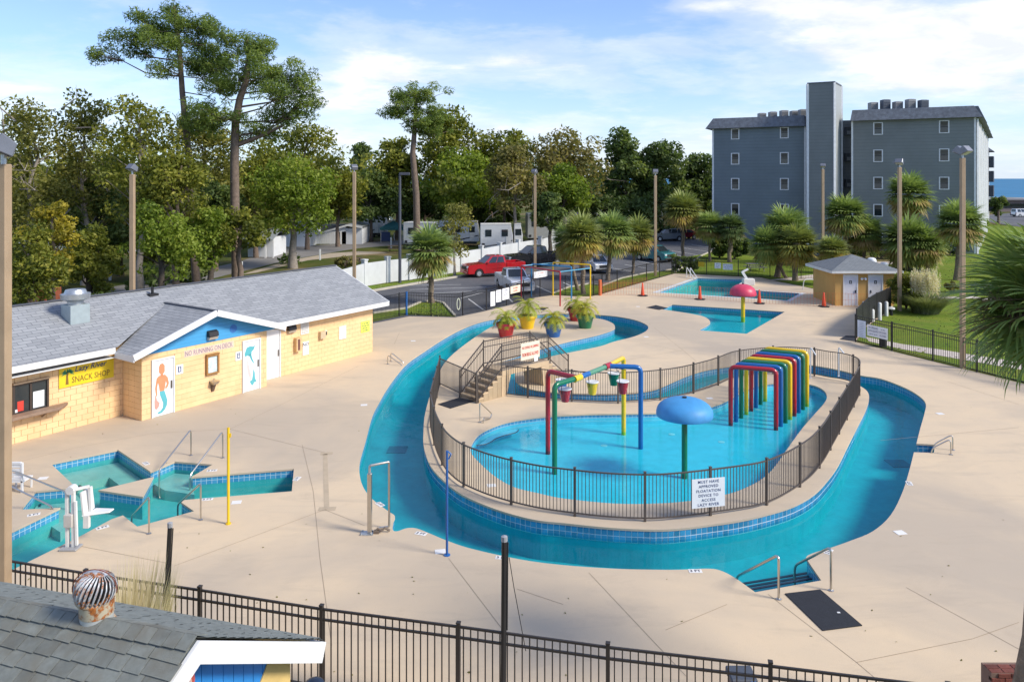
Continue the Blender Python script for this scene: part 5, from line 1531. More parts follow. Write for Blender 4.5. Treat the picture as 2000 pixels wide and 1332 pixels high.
fsign('warning_sign', 'smaller white notice on the far fence next to the wide one', (1396, 538), (1408, 538.6), .92, .52, SIGN_WHITE, [('---- --', .06, 0, .15, T_NAVY), ('-- ----', .06, 0, 0, T_NAVY), ('--- -', .06, 0, -.15, T_NAVY)])
fsign('warning_sign', 'wide white no lifeguard notice on the far fence behind the pool', (1412, 539), (1431, 540), .86, .54, SIGN_WHITE, [('NO LIFEGUARD', .10, 0, .15, T_NAVY, dict(width=.8)), ('ON DUTY', .12, 0, -.03, T_NAVY), ('--- -- ---- --', .04, 0, -.18, T_NAVY)])
fsign('warning_sign', 'wide white lifeguard sign on the right fence by the gate', (1695, 673.6), (1735, 683.6), .82, .60, SIGN_WHITE, [('NO LIFEGUARD', .10, -.25, .17, T_NAVY, dict(width=.62, bold=.01)), ('ON DUTY', .11, -.25, 0, T_NAVY, dict(bold=.01)), ('---- -- --- --', .05, -.25, -.17, T_NAVY), ('-- ----', .05, .36, .17, T_NAVY), ('NO DIVING', .10, .36, .02, T_NAVY, dict(width=.42)), ('ALLOWED', .10, .36, -.15, T_NAVY, dict(width=.42))])
fsign('notice_board', 'tall pale notice of pool rules on the right fence gate', (1676, 669.3), (1692, 673), .80, .92, M('notice_pale_blue', (.62, .68, .76), .5), [('-- --- -- -', .03, 0, .36 - .09 * k, T_NAVY) for k in range(9)])

# ------------------------------------------------------------------ planters
POTS = [('red planter pot at the front left of the planter island', (988, 657.5), P_RED), ('yellow planter pot behind the front red one', (1030, 641), P_YELLOW), ('blue planter pot by the footbridge railing', (1081, 657), P_BLUE), ('red planter pot at the back behind the green one', (1125, 626), P_RED), ('green planter pot at the right of the planter island', (1143, 640), P_GREEN)]
POTPOS = []
for lab, p, mt in POTS:
    g = G(*p)
    sc = 1.0
    t = thing('planter_pot', lab, 'planter', g, 'coloured planters with small palms')
    MB().lathe([(0, 0), (.36, 0), (.37, .03), (.50, .60), (.56, .62), (.58, .70), (.55, .80), (.50, .80), (.50, .70), (0, .70)], g, 24).build('pot', mt, t, smooth=30)
    MB().lathe([(.495, .74), (.25, .76), (0, .77)], g, 16).build('soil', M('potting_soil', (.06, .045, .03), .95), t)
    POTPOS.append(g)

# ------------------------------------------------------------------ handrails, ladders, lifts, posts
def rail(lab, pts, r=.024, mat=STEEL, name='handrail', flange=True, group=None, cat='handrail', rad=.14):
    pts = [Vector(p) for p in pts]
    t = thing(name, lab, cat, pts[0], group)
    MB().tube(bend(pts, rad), r, 8).build('rail', mat, t, smooth=40)
    if flange: MB().lathe([(.06, 0), (.06, .012), (.03, .03)], pts[0], 12).build('flange', mat, t)
    return t
def hz_(px_, py_, g):  # a point above ground point g, read at row py_
    return Vector((g.x, g.y, HC - (py_ - HY) * g.y / F))
def prail(lab, deck, top_y, water, elbow_y, wz=-.25, **k):
    a = G(*deck); w_ = G(water[0], water[1], wz)
    e_ = hz_(0, elbow_y, w_); tp = hz_(0, top_y, a)
    return rail(lab, [a, tp, e_, Vector((w_.x, w_.y, -.9))], **k)
prail('left of two long steel handrails at the star pool back steps', (373, 889), 838, (311, 945), 917)
prail('right of two long steel handrails at the star pool back steps', (435, 894), 842, (371, 950), 928)
prail('steel handrail left of the two at the front of the star pool', (291, 1042), 970, (257, 1024), 1008, rad=.10)
prail('steel handrail right of the two at the front of the star pool', (392, 1015), 944, (347, 1010), 985, rad=.10)
prail('steel handrail reaching the left star pool steps from the top', (-14, 960), 903, (132, 985), 962)
prail('steel handrail at the lower left star pool steps', (2, 1000), 940, (104, 1012), 990)
prail('left steel handrail at the lazy river entry steps', (1521, 1170), 1083, (1438, 1140), 1126, wz=-.3, r=.027)
prail('right steel handrail at the lazy river entry steps', (1623, 1153), 1068, (1552, 1132), 1104, wz=-.3, r=.027)
for lab, a, ty, w_, ey in (('rear rail of the ladder on the left river bank', (763, 706), 688, (790, 720), 709), ('front rail of the ladder on the left river bank', (757, 711), 693, (786, 727), 714), ('rear rail of the ladder on the right river bank', (1861, 879), 848, (1823, 892), 868), ('front rail of the ladder on the right river bank', (1857, 888), 857, (1819, 902), 876)):
    prail(lab, a, ty, w_, ey, wz=-.3, r=.022, group='river ladder rails', rad=.16)
a = G(937, 825); b__ = G(944, 826); 
rail('looped steel handrail beside the splash pool steps', [a, hz_(0, 786, a), hz_(0, 808, G(961, 815)), hz_(0, 818, G(957, 818)), hz_(0, 817, b__), b__], r=.022, rad=.12)
a = G(1583, 738); rail('white grab pole behind the splash pool island, left one', [a, a + Vector((0, 0, 1.4)), a + Vector((.12, -.3, 1.1))], mat=WHITE, r=.03, group='white grab poles')
a = G(1638, 735); rail('white grab pole behind the splash pool island, right one', [a, a + Vector((0, 0, 1.35)), a + Vector((.12, -.3, 1.1))], mat=WHITE, r=.03, group='white grab poles')
a = G(1590, 566); rail('white handrail at the right end of the rear pool', [a, a + Vector((0, 0, .85)), a + Vector((-.9, -.2, .85)), G(1568, 566)], mat=WHITE, r=.035, rad=.25)
for k, px_ in enumerate((1349, 1356)):
    a = G(px_ - 8, 541 + k); rail('white ladder rail at the far left corner of the rear pool, %s' % ('left' if k == 0 else 'right'), [a, a + Vector((0, 0, .9)), G(px_ + 6, 546) + Vector((0, 0, .1))], mat=WHITE, r=.04)
# steel shower arch beside the river notch
g = G(722, 1041); p2 = G(760, 1032)
t = thing('pool_lift', 'steel portal lift frame bolted beside the river notch', 'pool lift', g)
zt1, zt2 = HC - (915 - HY) * g.y / F, HC - (902 - HY) * p2.y / F
MB().box(g.x - .055, g.x + .055, g.y - .055, g.y + .055, 0, zt1 - .12).build('main_post', STEEL, t, bevel=.01)
MB().cyl((g.x, g.y, zt1 - .14), (g.x, g.y, zt1 + .02), .035, .03, 10).build('collar', GALV, t)
MB().tube(bend([(g.x, g.y, zt1), (g.x, g.y, zt2), (p2.x, p2.y, zt2), (p2.x, p2.y, .05), (p2.x - .25, p2.y - .08, .05)], .03, 3), .028, 8).build('frame_tube', STEEL, t, smooth=40)
MB().box(g.x - .22, g.x + .10, g.y - .14, g.y + .10, 0, .02).build('base_plate', GALV, t)
m = MB(); m.tube([(g.x + .12, g.y, .03), (g.x + .2, g.y + .03, .10), (g.x + .3, g.y + .0, .06), (g.x + .38, g.y + .04, .12), (g.x + .5, g.y + .06, .04)], .03, 6); m.box(g.x + .1, g.x + .24, g.y - .05, g.y + .05, 0, .07); m.build('hose_coil', M('hose_brown', (.16, .12, .09), .6), t)
for k in range(4): MB().cyl((g.x - .19 + .25 * (k % 2), g.y - .11 + .18 * (k // 2), .02), (g.x - .19 + .25 * (k % 2), g.y - .11 + .18 * (k // 2), .045), .02, .02, 6).build('bolt', GALV, t)
# white pool lift at the star pool
g = G(141, 1071)
wl_ = thing('pool_lift', 'white aquatic chair lift standing at the star pool edge', 'pool lift', g)
LW = M('lift_white', (.66, .66, .64), .4, var=.06, scale=8)
MB().box(g.x - .24, g.x + .18, g.y - .16, g.y + .16, 0, .05).build('base_plate', M('lift_base', (.42, .42, .42), .5, .4), wl_, bevel=.01)
lean = Vector((-.04, .05, 1.38))
for dx in (-.11, 0.04): MB().bar(g + Vector((dx, 0, .05)), g + Vector((dx, 0, 0)) + lean, .065, .09, up=(0, 1, 0)).build('mast', LW, wl_)
MB().bar(g + Vector((.13, -.03, .1)), g + Vector((.08, 0, 1.15)), .05, .06, up=(0, 1, 0)).build('actuator', M('lift_pale', (.72, .73, .70), .35), wl_)
MB().box(g.x - .16, g.x + .04, g.y - .10, g.y + .08, .55, .85).build('battery_box', M('lift_grey', (.50, .47, .43), .5), wl_, bevel=.01)
MB().lathe([(.10, -.1), (.10, .1), (0, .1)], g + lean + Vector((.0, 0, .04)), 12, Matrix.Rotation(math.pi / 2, 4, 'X')).build('pivot', LW, wl_)
MB().bar(g + lean + Vector((0, .0, .02)), g + lean + Vector((.30, .24, .02)), .055, .06).build('lift_arm', LW, wl_)
s0 = g + lean + Vector((.30, .24, .0))
MB().bar(s0, s0 + Vector((0.02, 0.02, -.62)), .06, .05, up=(0, 1, 0)).build('hanger_bar', LW, wl_)
st_ = s0 + Vector((.02, .02, -.62))
m = MB(); m.extrude([st_ + Vector((-.12, -.22, 0)), st_ + Vector((.50, -.06, .03)), st_ + Vector((.52, .14, .03)), st_ + Vector((.0, .24, 0))], (0, 0, -.04)); m.build('seat', WHITE, wl_, bevel=.02)
m = MB(); m.extrude([st_ + Vector((-.1, -.20, 0)), st_ + Vector((-.06, .22, 0)), st_ + Vector((-.12, .22, .55)), st_ + Vector((-.16, -.20, .55))], (.04, 0, 0)); m.build('seat_back', LW, wl_)
m = MB(); m.box(st_.x - .08, st_.x + .05, st_.y - .2, st_.y - .1, st_.z - .32, st_.z - .02); m.build('footrest', LW, wl_)
# second white lift back at the left, half behind the post: a slatted white back rest
g = G(30, 962)
t = thing('lounge_back', 'white slatted plastic chair half hidden by the near lamp post', 'chair', g)
for k in range(4): MB().box(g.x - .20, g.x + .18, g.y - .02, g.y + .02, .36 + k * .12, .44 + k * .12).build('slat', WHITE, t)
m = MB(); m.box(g.x - .23, g.x - .18, g.y - .03, g.y + .03, 0, .86); m.box(g.x + .17, g.x + .22, g.y - .03, g.y + .03, 0, .86); m.box(g.x - .18, g.x + .17, g.y - .03, g.y + .03, .82, .88); m.build('back_frame', WHITE, t)
MB().box(g.x - .25, g.x + .24, g.y - .03, g.y + .42, .30, .34).build('seat', WHITE, t)
for sx in (-.23, .21): MB().box(g.x + sx - .02, g.x + sx + .02, g.y + .37, g.y + .41, 0, .30).build('leg', WHITE, t)
# volleyball posts
g = G(446, 1023); zt = HC - (835 - HY) * g.y / F
t = thing('net_post', 'yellow net post at the right of the star pool', 'post', g)
MB().cyl(g, (g.x, g.y, zt), .036, .036, 10).build('post', P_YELLOW, t, smooth=40); MB().lathe([(.07, 0), (.07, .03)], g, 10).build('flange', P_YELLOW, t); MB().box(g.x + .02, g.x + .07, g.y - .02, g.y + .02, zt - .25, zt - .15).build('hook', P_YELLOW, t)
g = G(873, 1084); zt = HC - (880 - HY) * g.y / F
t = thing('net_post', 'blue net post standing by the river in front of the island', 'post', g)
MB().cyl(g, (g.x, g.y, zt), .030, .030, 10).build('post', M('post_blue', (.02, .10, .32), .45), t, smooth=40); MB().lathe([(.08, 0), (.08, .02), (.04, .03)], g, 10).build('flange', P_BLUE, t)
MB().tube([(g.x + .02, g.y, zt - .02), (g.x + .10, g.y, zt - .08), (g.x + .04, g.y, zt - .2)], .02, 6).build('hook', P_BLUE, t)
def darkpost(lab, px_, py_, Y, r, wire=None, lean_=0.0):
    tp = PX(px_, py_, Y)
    t = thing('net_post', lab, 'post', (tp.x - lean_, Y, 0))
    MB().tube([(tp.x - lean_, Y, 0), tp], r, 8).build('post', BLACKM, t, smooth=40)
    MB().lathe([(r * 1.15, 0), (r * 1.15, .08), (0, .1)], tp + Vector((0, 0, -.03)), 8).build('cap', M('post_cap', (.30, .31, .33), .4), t)
    MB().cyl(tp + Vector((r + .012, 0, -.05)), tp + Vector((r + .012 - lean_ * .6, 0, -1.5)), .012, .012, 5).build('cord', BLACKM, t)
    return t, tp
darkpost('black net post leaning slightly beside the tan reeds', 332, 1026, 13.9, .042, lean_=.14)
t, tp = darkpost('black net post with a guy wire at the near fence', 985, 1053, 12.55, .046, lean_=.02)
MB().tube([tp + Vector((.08, 0, -.3)), G(1003, 1130, 1.2) if False else tp + Vector((.16, .1, -.85)), tp + Vector((.36, .25, -2.0))], .007, 5).build('guy_wire', BLACKM, t)
# mats
def mat_(lab, pts, name='rubber_mat', th=.02):
    p4 = [G(*p) for p in pts]
    m = MB(); m.extrude([v + Vector((0, 0, th)) for v in p4], (0, 0, -th + .002)); o = m.build(name, RUBBER)
    return tag(o, lab, 'mat')
mat_('large black rubber mat at the river entry steps', [(1533, 1160), (1602, 1152), (1684, 1222), (1607, 1232)])
mat_('black mat at the foot of the footbridge steps', [(855, 790), (897, 777), (926, 784), (880, 798)])
mat_('black mat on the deck beside the right gate', [(1640, 663), (1652, 656), (1672, 657), (1669, 667)])
mat_('black mat at the left tip of the wading pool', [(1262, 601), (1281, 596.5), (1304, 602), (1287, 605.5)])
mat_('dark mat at the far end of the planter island', [(1044, 604), (1058, 600), (1072, 601), (1062, 606)])
mt_ = MB(); q = G(1638, 1198); mt_.box(q.x - .03, q.x + .03, q.y - .02, q.y + .02, .021, .03); tag(mt_.build('litter_scrap', WHITE), 'scrap of white paper lying on the big black mat', 'litter')
# white deck plates and depth markers
dp = M('marker_white', (.72, .71, .69), .6)
def marker(px_, py_, s_, ang, lab, txt=True, w_=.30, d_=.16):
    g = G(px_, py_)
    t = thing('depth_marker' if txt else 'deck_lid', lab, 'depth marker' if txt else 'lid', g)
    R = Vector((math.cos(ang), math.sin(ang), 0)); U = Vector((-R.y, R.x, 0))
    m = MB(); m.extrude([g + R * (sx * w_ / 2) + U * (sy * d_ / 2) + Vector((0, 0, .008)) for sx, sy in ((-1, -1), (1, -1), (1, 1), (-1, 1))], (0, 0, -.006)); m.build('plate', dp, t)
    if txt: lettering(s_, .10, T_BLACK, t, g + Vector((0, 0, .008)), R, U, ext=.003, bold=.02)
marker(822, 1042, '3 FT', -.35, 'depth marker on the deck beside the lift notch')
marker(1358, 1115, '3 FT', 0, 'depth marker on the deck left of the entry steps')
marker(1618, 1077, '3 FT', .9, 'depth marker on the deck right of the entry steps')
marker(1776, 944, '3 FT', 1.3, 'depth marker below the right river ladder')
marker(742, 985, '3 FT', -.9, 'depth marker on the deck behind the steel lift')
marker(980, 1089, '3 FT', -.1, 'depth marker behind the black guyed post')
marker(414, 919, '3 FT', .2, 'depth marker between the star pool points')
marker(405, 975, '3 FT', .2, 'depth marker at the front of the star pool arm')
marker(200, 1030, '3 FT', .7, 'depth marker in front of the white chair lift')
marker(580, 935, '3 FT', 1.4, 'depth marker at the tip of the star pool')
marker(285, 905, '3 FT', -.8, 'depth marker beside the back bench of the star pool')
marker(66, 1005, '3 FT', .5, 'depth marker on the left coping of the star pool')
for k, (px_, py_, lab) in enumerate(((860, 1077, 'white skimmer lid beside the blue post'), (1758, 1040, 'white skimmer lid on the right deck below the ladder'), (1836, 808, 'white skimmer lid above the right ladder'), (462, 981, 'white skimmer lid beside the yellow post'), (807, 666, 'white skimmer lid above the left ladder'), (711, 791, 'white skimmer lid left of the wide river'), (1262, 658, 'white skimmer lid near the river bend'), (1386, 778, 'white skimmer lid inside the island behind the mushroom'), (960, 948, 'white skimmer lid inside the front left of the island'), (1246, 599, 'white skimmer lid next to the first cone'), (84, 934, 'white skimmer lid left of the star pool bench'))):
    marker(px_, py_, '', .2, lab, False, .26, .22)
# cones
for k, (px_, py_) in enumerate(((1255, 578), (1367, 585), (1483, 593), (1609, 599))):
    g = G(px_, py_)
    t = thing('traffic_cone', '%s orange cone of the line of four across the deck' % ('leftmost', 'second from left', 'third from left', 'rightmost')[k], 'traffic cone', g, 'orange cones holding the safety mesh')
    CON = M('cone_orange', (.72, .075, .02), .5)
    MB().lathe([(.15, .03), (.05, .98), (.035, 1.0), (0, 1.0)], g, 14).build('cone', CON, t, smooth=40)
    MB().lathe([(.42, 0), (.42, .05), (.30, .06), (0, .06)], g, 6).build('base', RUBBER, t)
# far white pool lift behind the red mushroom
g = G(1461, 557)
t = thing('pool_lift', 'white chair lift at the rear pool behind the red mushroom', 'pool lift', g)
MB().box(g.x - .45, g.x + .5, g.y - .3, g.y + .3, 0, .55).build('lift_body', OFFWHITE, t, bevel=.04); MB().bar(g + Vector((-.1, 0, .5)), g + Vector((-.5, 0, 1.15)), .16, .2).build('lift_arm', WHITE, t); MB().bar(g + Vector((-.5, 0, 1.1)), g + Vector((.0, 0, 1.35)), .14, .14).build('lift_arm', WHITE, t)
# white bollards by the gate
for k, (px_, yb, yt) in enumerate(((1688, 632, 589), (1704, 628, 604), (1718, 626, 591), (1731, 618, 589))):
    g = G(px_, yb); zt = HC - (yt - HY) * g.y / F
    o = MB().lathe([(.12, 0), (.12, zt - .06), (.07, zt), (0, zt)], g, 12).build('bollard', OFFWHITE, smooth=40)
    tag(o, '%s white bollard post behind the right gate' % ('leftmost and thickest', 'shortest', 'third', 'rightmost')[k], 'bollard', 'white bollards by the gate')
g = G(1730, 682); t = thing('trash_can', 'small dark bin standing outside the right fence', 'bin', (g.x + .1, g.y + .5, 0)); MB().lathe([(.18, 0), (.2, .55), (.22, .56), (.2, .62), (0, .64)], (g.x + .1, g.y + .5, 0), 12).build('bin', BLACKM, t, smooth=40)
# life ring hose on the fence
g = G(890, 605) 
t = thing('hose_loop', 'pale hose loop hanging on the corner of the car park fence', 'hose', (g.x, g.y, .6))
g = G(889, 619); pts = [g + Vector((.10 * math.cos(a) + .22, -.10 + .06 * math.cos(a), .85 + .36 * math.sin(a))) for a in [2 * math.pi * k / 16 for k in range(17)]]
MB().tube(pts, .032, 7).build('hose', M('hose_pale', (.55, .58, .45), .6), t, smooth=40)
# things at the bottom edge
c = Vector((-3.0, 11.5, 0))
t = thing('trash_can', 'dark blue domed bin lid below the near fence', 'bin', c)
MB().lathe([(0, 0), (.18, 0), (.20, .9), (.2, 1.08)], c, 20).build('bin', BLACKM, t, smooth=40)
MB().lathe([(.215, 1.08), (.215, 1.14), (.19, 1.27), (.13, 1.37), (.05, 1.41), (0, 1.415)], c, 24).build('dome_lid', M('lid_navy', (.012, .022, .045), .3), t, smooth=50)
MB().box(c.x + .06, c.x + .11, c.y - .15, c.y - .12, 1.30, 1.36).build('lid_sticker', WHITE, t)
c = Vector((3.86, 12.75, 0))
t = thing('litter_bin', 'red bin with grey flat lid just behind the near fence', 'bin', c)
MB().box(c.x - .19, c.x + .19, c.y - .17, c.y + .17, 0, .58).build('bin', M('bin_red', (.18, .02, .025), .5), t, bevel=.02); MB().box(c.x - .22, c.x + .22, c.y - .2, c.y + .2, .58, .70).build('bin_lid', M('lid_grey', (.07, .08, .10), .5), t, bevel=.02); MB().box(c.x + .10, c.x + .18, c.y - .215, c.y - .2, .60, .68).build('lid_sticker', P_BLUE, t)
# brick pier at the lower right corner
pr0 = thing('brick_pier', 'red brick pier at the bottom right behind the palm trunk', 'pier', (8.2, 12.5, 0))
bm_ = M('red_brick', (.17, .05, .036), .9, var=.2, scale=9, bump=.4, bscale=60, obj_rand=.25)
mrt = M('brick_mortar', (.20, .13, .10), .9)
MB().box(7.86, 8.72, 12.42, 12.70, 0, .90).build('pier_core', mrt, pr0)
bk = MB().box(0, .205, -.01, .09, 0, .064).mesh('brick', bm_, bevel=.004)
for r in range(12):
    for k in range(-1, 4):
        x = 7.86 + k * .217 + (.108 if r % 2 else 0)
        if 7.84 < x < 8.6: inst('brick', bk, (x, 12.41, .008 + r * .075), pr0)
for k in range(4):
    for j in range(2): inst('brick', bk, (7.862 + k * .217, 12.44 + j * .11, .845), pr0)
# ------------------------------------------------------------------ foliage tools
def raw_mesh(name, v, faces_flat, nper, mat, tint=None, smooth=False):
    """fast mesh from numpy arrays; faces_flat = vertex indices, nper = corners of each face"""
    me = bpy.data.meshes.new(name)
    nf_ = len(nper)
    me.vertices.add(len(v)); me.loops.add(len(faces_flat)); me.polygons.add(nf_)
    me.vertices.foreach_set('co', np.asarray(v, np.float32).ravel())
    me.loops.foreach_set('vertex_index', np.asarray(faces_flat, np.int32))
    st = np.zeros(nf_, np.int32); st[1:] = np.cumsum(nper)[:-1]
    me.polygons.foreach_set('loop_start', st)
    me.polygons.foreach_set('loop_total', np.asarray(nper, np.int32))
    if tint is not None:
        at = me.attributes.new('tint', 'FLOAT', 'FACE')
        at.data.foreach_set('value', np.asarray(tint, np.float32))
    if smooth: me.polygons.foreach_set('use_smooth', np.ones(nf_, bool))
    me.update(calc_edges=True)
    me.validate()
    me.materials.append(mat)
    return me
def unit(a): return a / np.maximum(np.linalg.norm(a, axis=1, keepdims=True), 1e-6)
def leaves(name, P, size, mat, R, tint, up=.6, asp=.55, nrm_out=None):
    """one bent leaf cluster face per point"""
    n = len(P)
    nm = R.normal(size=(n, 3)); nm[:, 2] += up
    if nrm_out is not None: nm += nrm_out
    nm = unit(nm)
    t = unit(np.cross(nm, R.normal(size=(n, 3))))
    b_ = np.cross(nm, t)
    s = (size * R.uniform(.6, 1.4, n))[:, None]
    v = np.stack([P - t * s * .5, P + b_ * s * asp * .5 - nm * s * .08, P + t * s * .5, P - b_ * s * asp * .5 - nm * s * .08], 1).reshape(-1, 3)
    return raw_mesh(name, v, np.arange(4 * n), np.full(n, 4), mat, tint)
def clump_points(R, centers, radii, n_each, flat=.7):
    P, T, O = [], [], []
    for c, r in zip(centers, radii):
        n = int(n_each * (r / np.mean(radii)) ** 2)
        d = unit(R.normal(size=(n, 3)))
        d[:, 2] = d[:, 2] * .9 + .12
        rr = r * R.uniform(.25, 1.0, n) ** .55
        q = d * rr[:, None]
        q[:, 2] *= flat
        P.append(c + q); O.append(d)
        T.append(np.clip(R.uniform(.15, .75) + R.normal(0, .17, n), 0, 1))
    return np.concatenate(P), np.concatenate(T), np.concatenate(O)

OAK = leaf_mat('oak_leaf', (.088, .112, .020), (.22, .235, .038), (.38, .35, .06))
OLIVE = leaf_mat('olive_leaf', (0.115, 0.124, 0.032), (0.257, 0.250, 0.061), (0.405, 0.365, 0.095))
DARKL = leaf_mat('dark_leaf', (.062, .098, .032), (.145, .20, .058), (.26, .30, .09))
BRIGHT = leaf_mat('bright_leaf', (0.094, 0.144, 0.018), (0.225, 0.294, 0.037), (0.375, 0.413, 0.075))
YELL = leaf_mat('yellow_leaf', (.16, .15, .02), (.36, .30, .035), (.52, .41, .05))
RUSSET = leaf_mat('russet_leaf', (.14, .135, .045), (.27, .235, .075), (.37, .29, .095))
PINE = leaf_mat('pine_needle', (.080, .125, .035), (.20, .275, .060), (.36, .40, .09), .42)

def limbs(m, R, base, top, r0, centers, frac=.55, rl=.3, ns=6):
    """bent tapered trunk with limbs that reach the clump centres"""
    base, top = np.array(base), np.array(top)
    K = 7
    pts = []
    wob = R.normal(0, .035 * np.linalg.norm(top - base), (K, 3)); wob[0] = 0; wob[:, 2] *= .2
    for k in range(K): pts.append(base + (top - base) * (k / (K - 1)) + wob[k] * (k / K))
    m.tube([Vector(p) for p in pts], [r0 * (1.25 if k == 0 else 1 - .75 * k / (K - 1)) for k in range(K)], ns + 2)
    for c in centers:
        f_ = R.uniform(frac * .7, .95)
        hz = (c[2] - base[2]) / max(.1, (top[2] - base[2]))
        f_ = min(.97, max(frac * .6, hz - R.uniform(.08, .25)))
        i = f_ * (K - 1); i0 = min(int(i), K - 2)
        a = pts[i0] + (pts[i0 + 1] - pts[i0]) * (i - i0)
        md = (a + c) / 2 + R.normal(0, .06, 3) * np.linalg.norm(c - a); md[2] += .06 * np.linalg.norm(c - a)
        rr = r0 * rl * (1 - .5 * f_)
        m.tube([Vector(a), Vector(md), Vector(c)], [rr, rr * .62, rr * .2], 5, caps=False)

TREEN = [0]
def tree(label, cx, ctop, cbot, rx, Y, leaf, trunkx=None, bark=None, n=46, per=175, size=.41, flat=.85, shell=.33, tr=.28, name='tree', cat='tree', group='trees behind the pools', dens=1.0, ry=None, bare=0, baseY=None, clr=.40):
    """crown given by photo columns/rows at depth Y"""
    TREEN[0] += 1
    R = np.random.RandomState(100 + TREEN[0])
    c = PX(cx, (ctop + cbot) / 2, Y)
    rz_ = (cbot - ctop) / 2 * Y / F
    rxx = rx * Y / F
    ryy = ry if ry else rxx * .9
    bx = ((trunkx if trunkx is not None else cx) - 1000) * Y / F
    root = thing(name, label, cat, (bx, Y, 0), group)
    C0 = np.array(c)
    d = unit(R.normal(size=(n, 3)))
    d[:, 2] = np.where(d[:, 2] < -.85, -d[:, 2], d[:, 2])
    rr = R.uniform(shell, 1.0, n) ** .8
    cen = C0 + d * rr[:, None] * np.array([rxx, ryy, rz_]) * .84
    rad = R.uniform(.55, 1.0, n) * clr * min(rxx, rz_ * 1.1) 
    P, T, O = clump_points(R, cen, rad, per * dens, flat)
    sel = R.permutation(n)[:max(10, n // 2)]
    m = MB()
    limbs(m, R, (bx, Y, 0), C0 + np.array([0, 0, rz_ * .55]), tr, [cen[i] for i in sel])
    for k in range(bare):            # bare grey branches showing outside the leaves
        a = C0 + R.normal(0, .3, 3) * np.array([rxx, ryy, rz_]); e_ = a + unit(R.normal(size=(1, 3)))[0] * rxx * .8
        e_[1] = a[1] - abs(e_[1] - a[1])
        md = (a + e_) / 2 + R.normal(0, .2, 3)
        m.tube([Vector(a), Vector(md), Vector(e_)], [.07, .05, .015], 4, caps=False)
        for q in range(3):
            s_ = md + (e_ - md) * R.uniform(0, .9); g_ = s_ + R.normal(0, .35, 3) * rxx * .5
            m.tube([Vector(s_), Vector(g_)], [.03, .008], 3, caps=False)
    tro = m.build('trunk', bark or BARK, root, smooth=60)
    off = np.array(WL[root])
    me = leaves('crown', P - off, size * Y / 75 * .95, leaf, R, T, up=.7, nrm_out=O * .5)
    link(bpy.data.objects.new('crown', me), root)
    return root

# pines: explicit boughs with flat tufted pads
def pine(label, Y, trunk, pads, r0=.42, n_each=420, size=.42, bark=None, seed=1, extra=()):
    R = np.random.RandomState(seed)
    tp = [PX(x, y, Y) for x, y in trunk]
    tp[0] = Vector((tp[0].x, Y, 0))
    root = thing('pine_tree', label, 'tree', (tp[0].x, Y, 0), 'tall pines behind the shop')
    m = MB()
    K = len(tp)
    sp = []
    for i in range(K - 1):
        for k in range(3): sp.append(tp[i].lerp(tp[i + 1], k / 3))
    sp.append(tp[-1])
    m.tube(sp, [r0 * (1.2 if i == 0 else 1 - .6 * (i / (len(sp) - 1)) ** 1.5) for i in range(len(sp))], 10)
    cen, rad = [], []
    for x, y, rx, rw, dy in pads:
        c = PX(x, y, Y); c.y += dy
        # bough from the trunk, starting lower than the pad
        cand = min(sp, key=lambda q: abs(q.z - (c.z - .28 * abs(c.x - q.x) - .35)))
        md = cand.lerp(c, .55) + Vector((0, 0, -.12 * (c - cand).length)) + Vector(R.normal(0, .18, 3))
        L_ = (c - cand).length
        rr = max(.05, r0 * .26 * min(1, L_ / 5))
        m.tube([cand, md, c, c + (c - md) * .25], [rr, rr * .7, rr * .4, .02], 6, caps=False)
        wx, wz = rx * Y / F, rw * Y / F
        nn = max(6, int(10 * wx))
        for k in range(nn):
            q = np.array(c) + R.normal(0, 1, 3) * np.array([wx * .58, wx * .7, wz * .55])
            cen.append(q); rad.append(R.uniform(.45, .95))
            m.tube([md.lerp(c, .6), Vector(q)], [.035, .012], 4, caps=False)
    for a, b_, c_, w0 in extra:
        p = [PX(*a, Y), PX(*b_, Y), PX(*c_, Y)]
        m.tube(p, [w0, w0 * .8, w0 * .45], 8, caps=False)
    m.build('trunk', bark or BARK, root, smooth=60)
    cen, rad = np.array(cen), np.array(rad)
    P, T, O = clump_points(R, cen, rad, n_each / 4.6, .8)
    me = leaves('crown', P - np.array(WL[root]), size * .80, PINE, R, T, up=.5, asp=.20, nrm_out=O * .3)
    link(bpy.data.objects.new('crown', me), root)
    return root

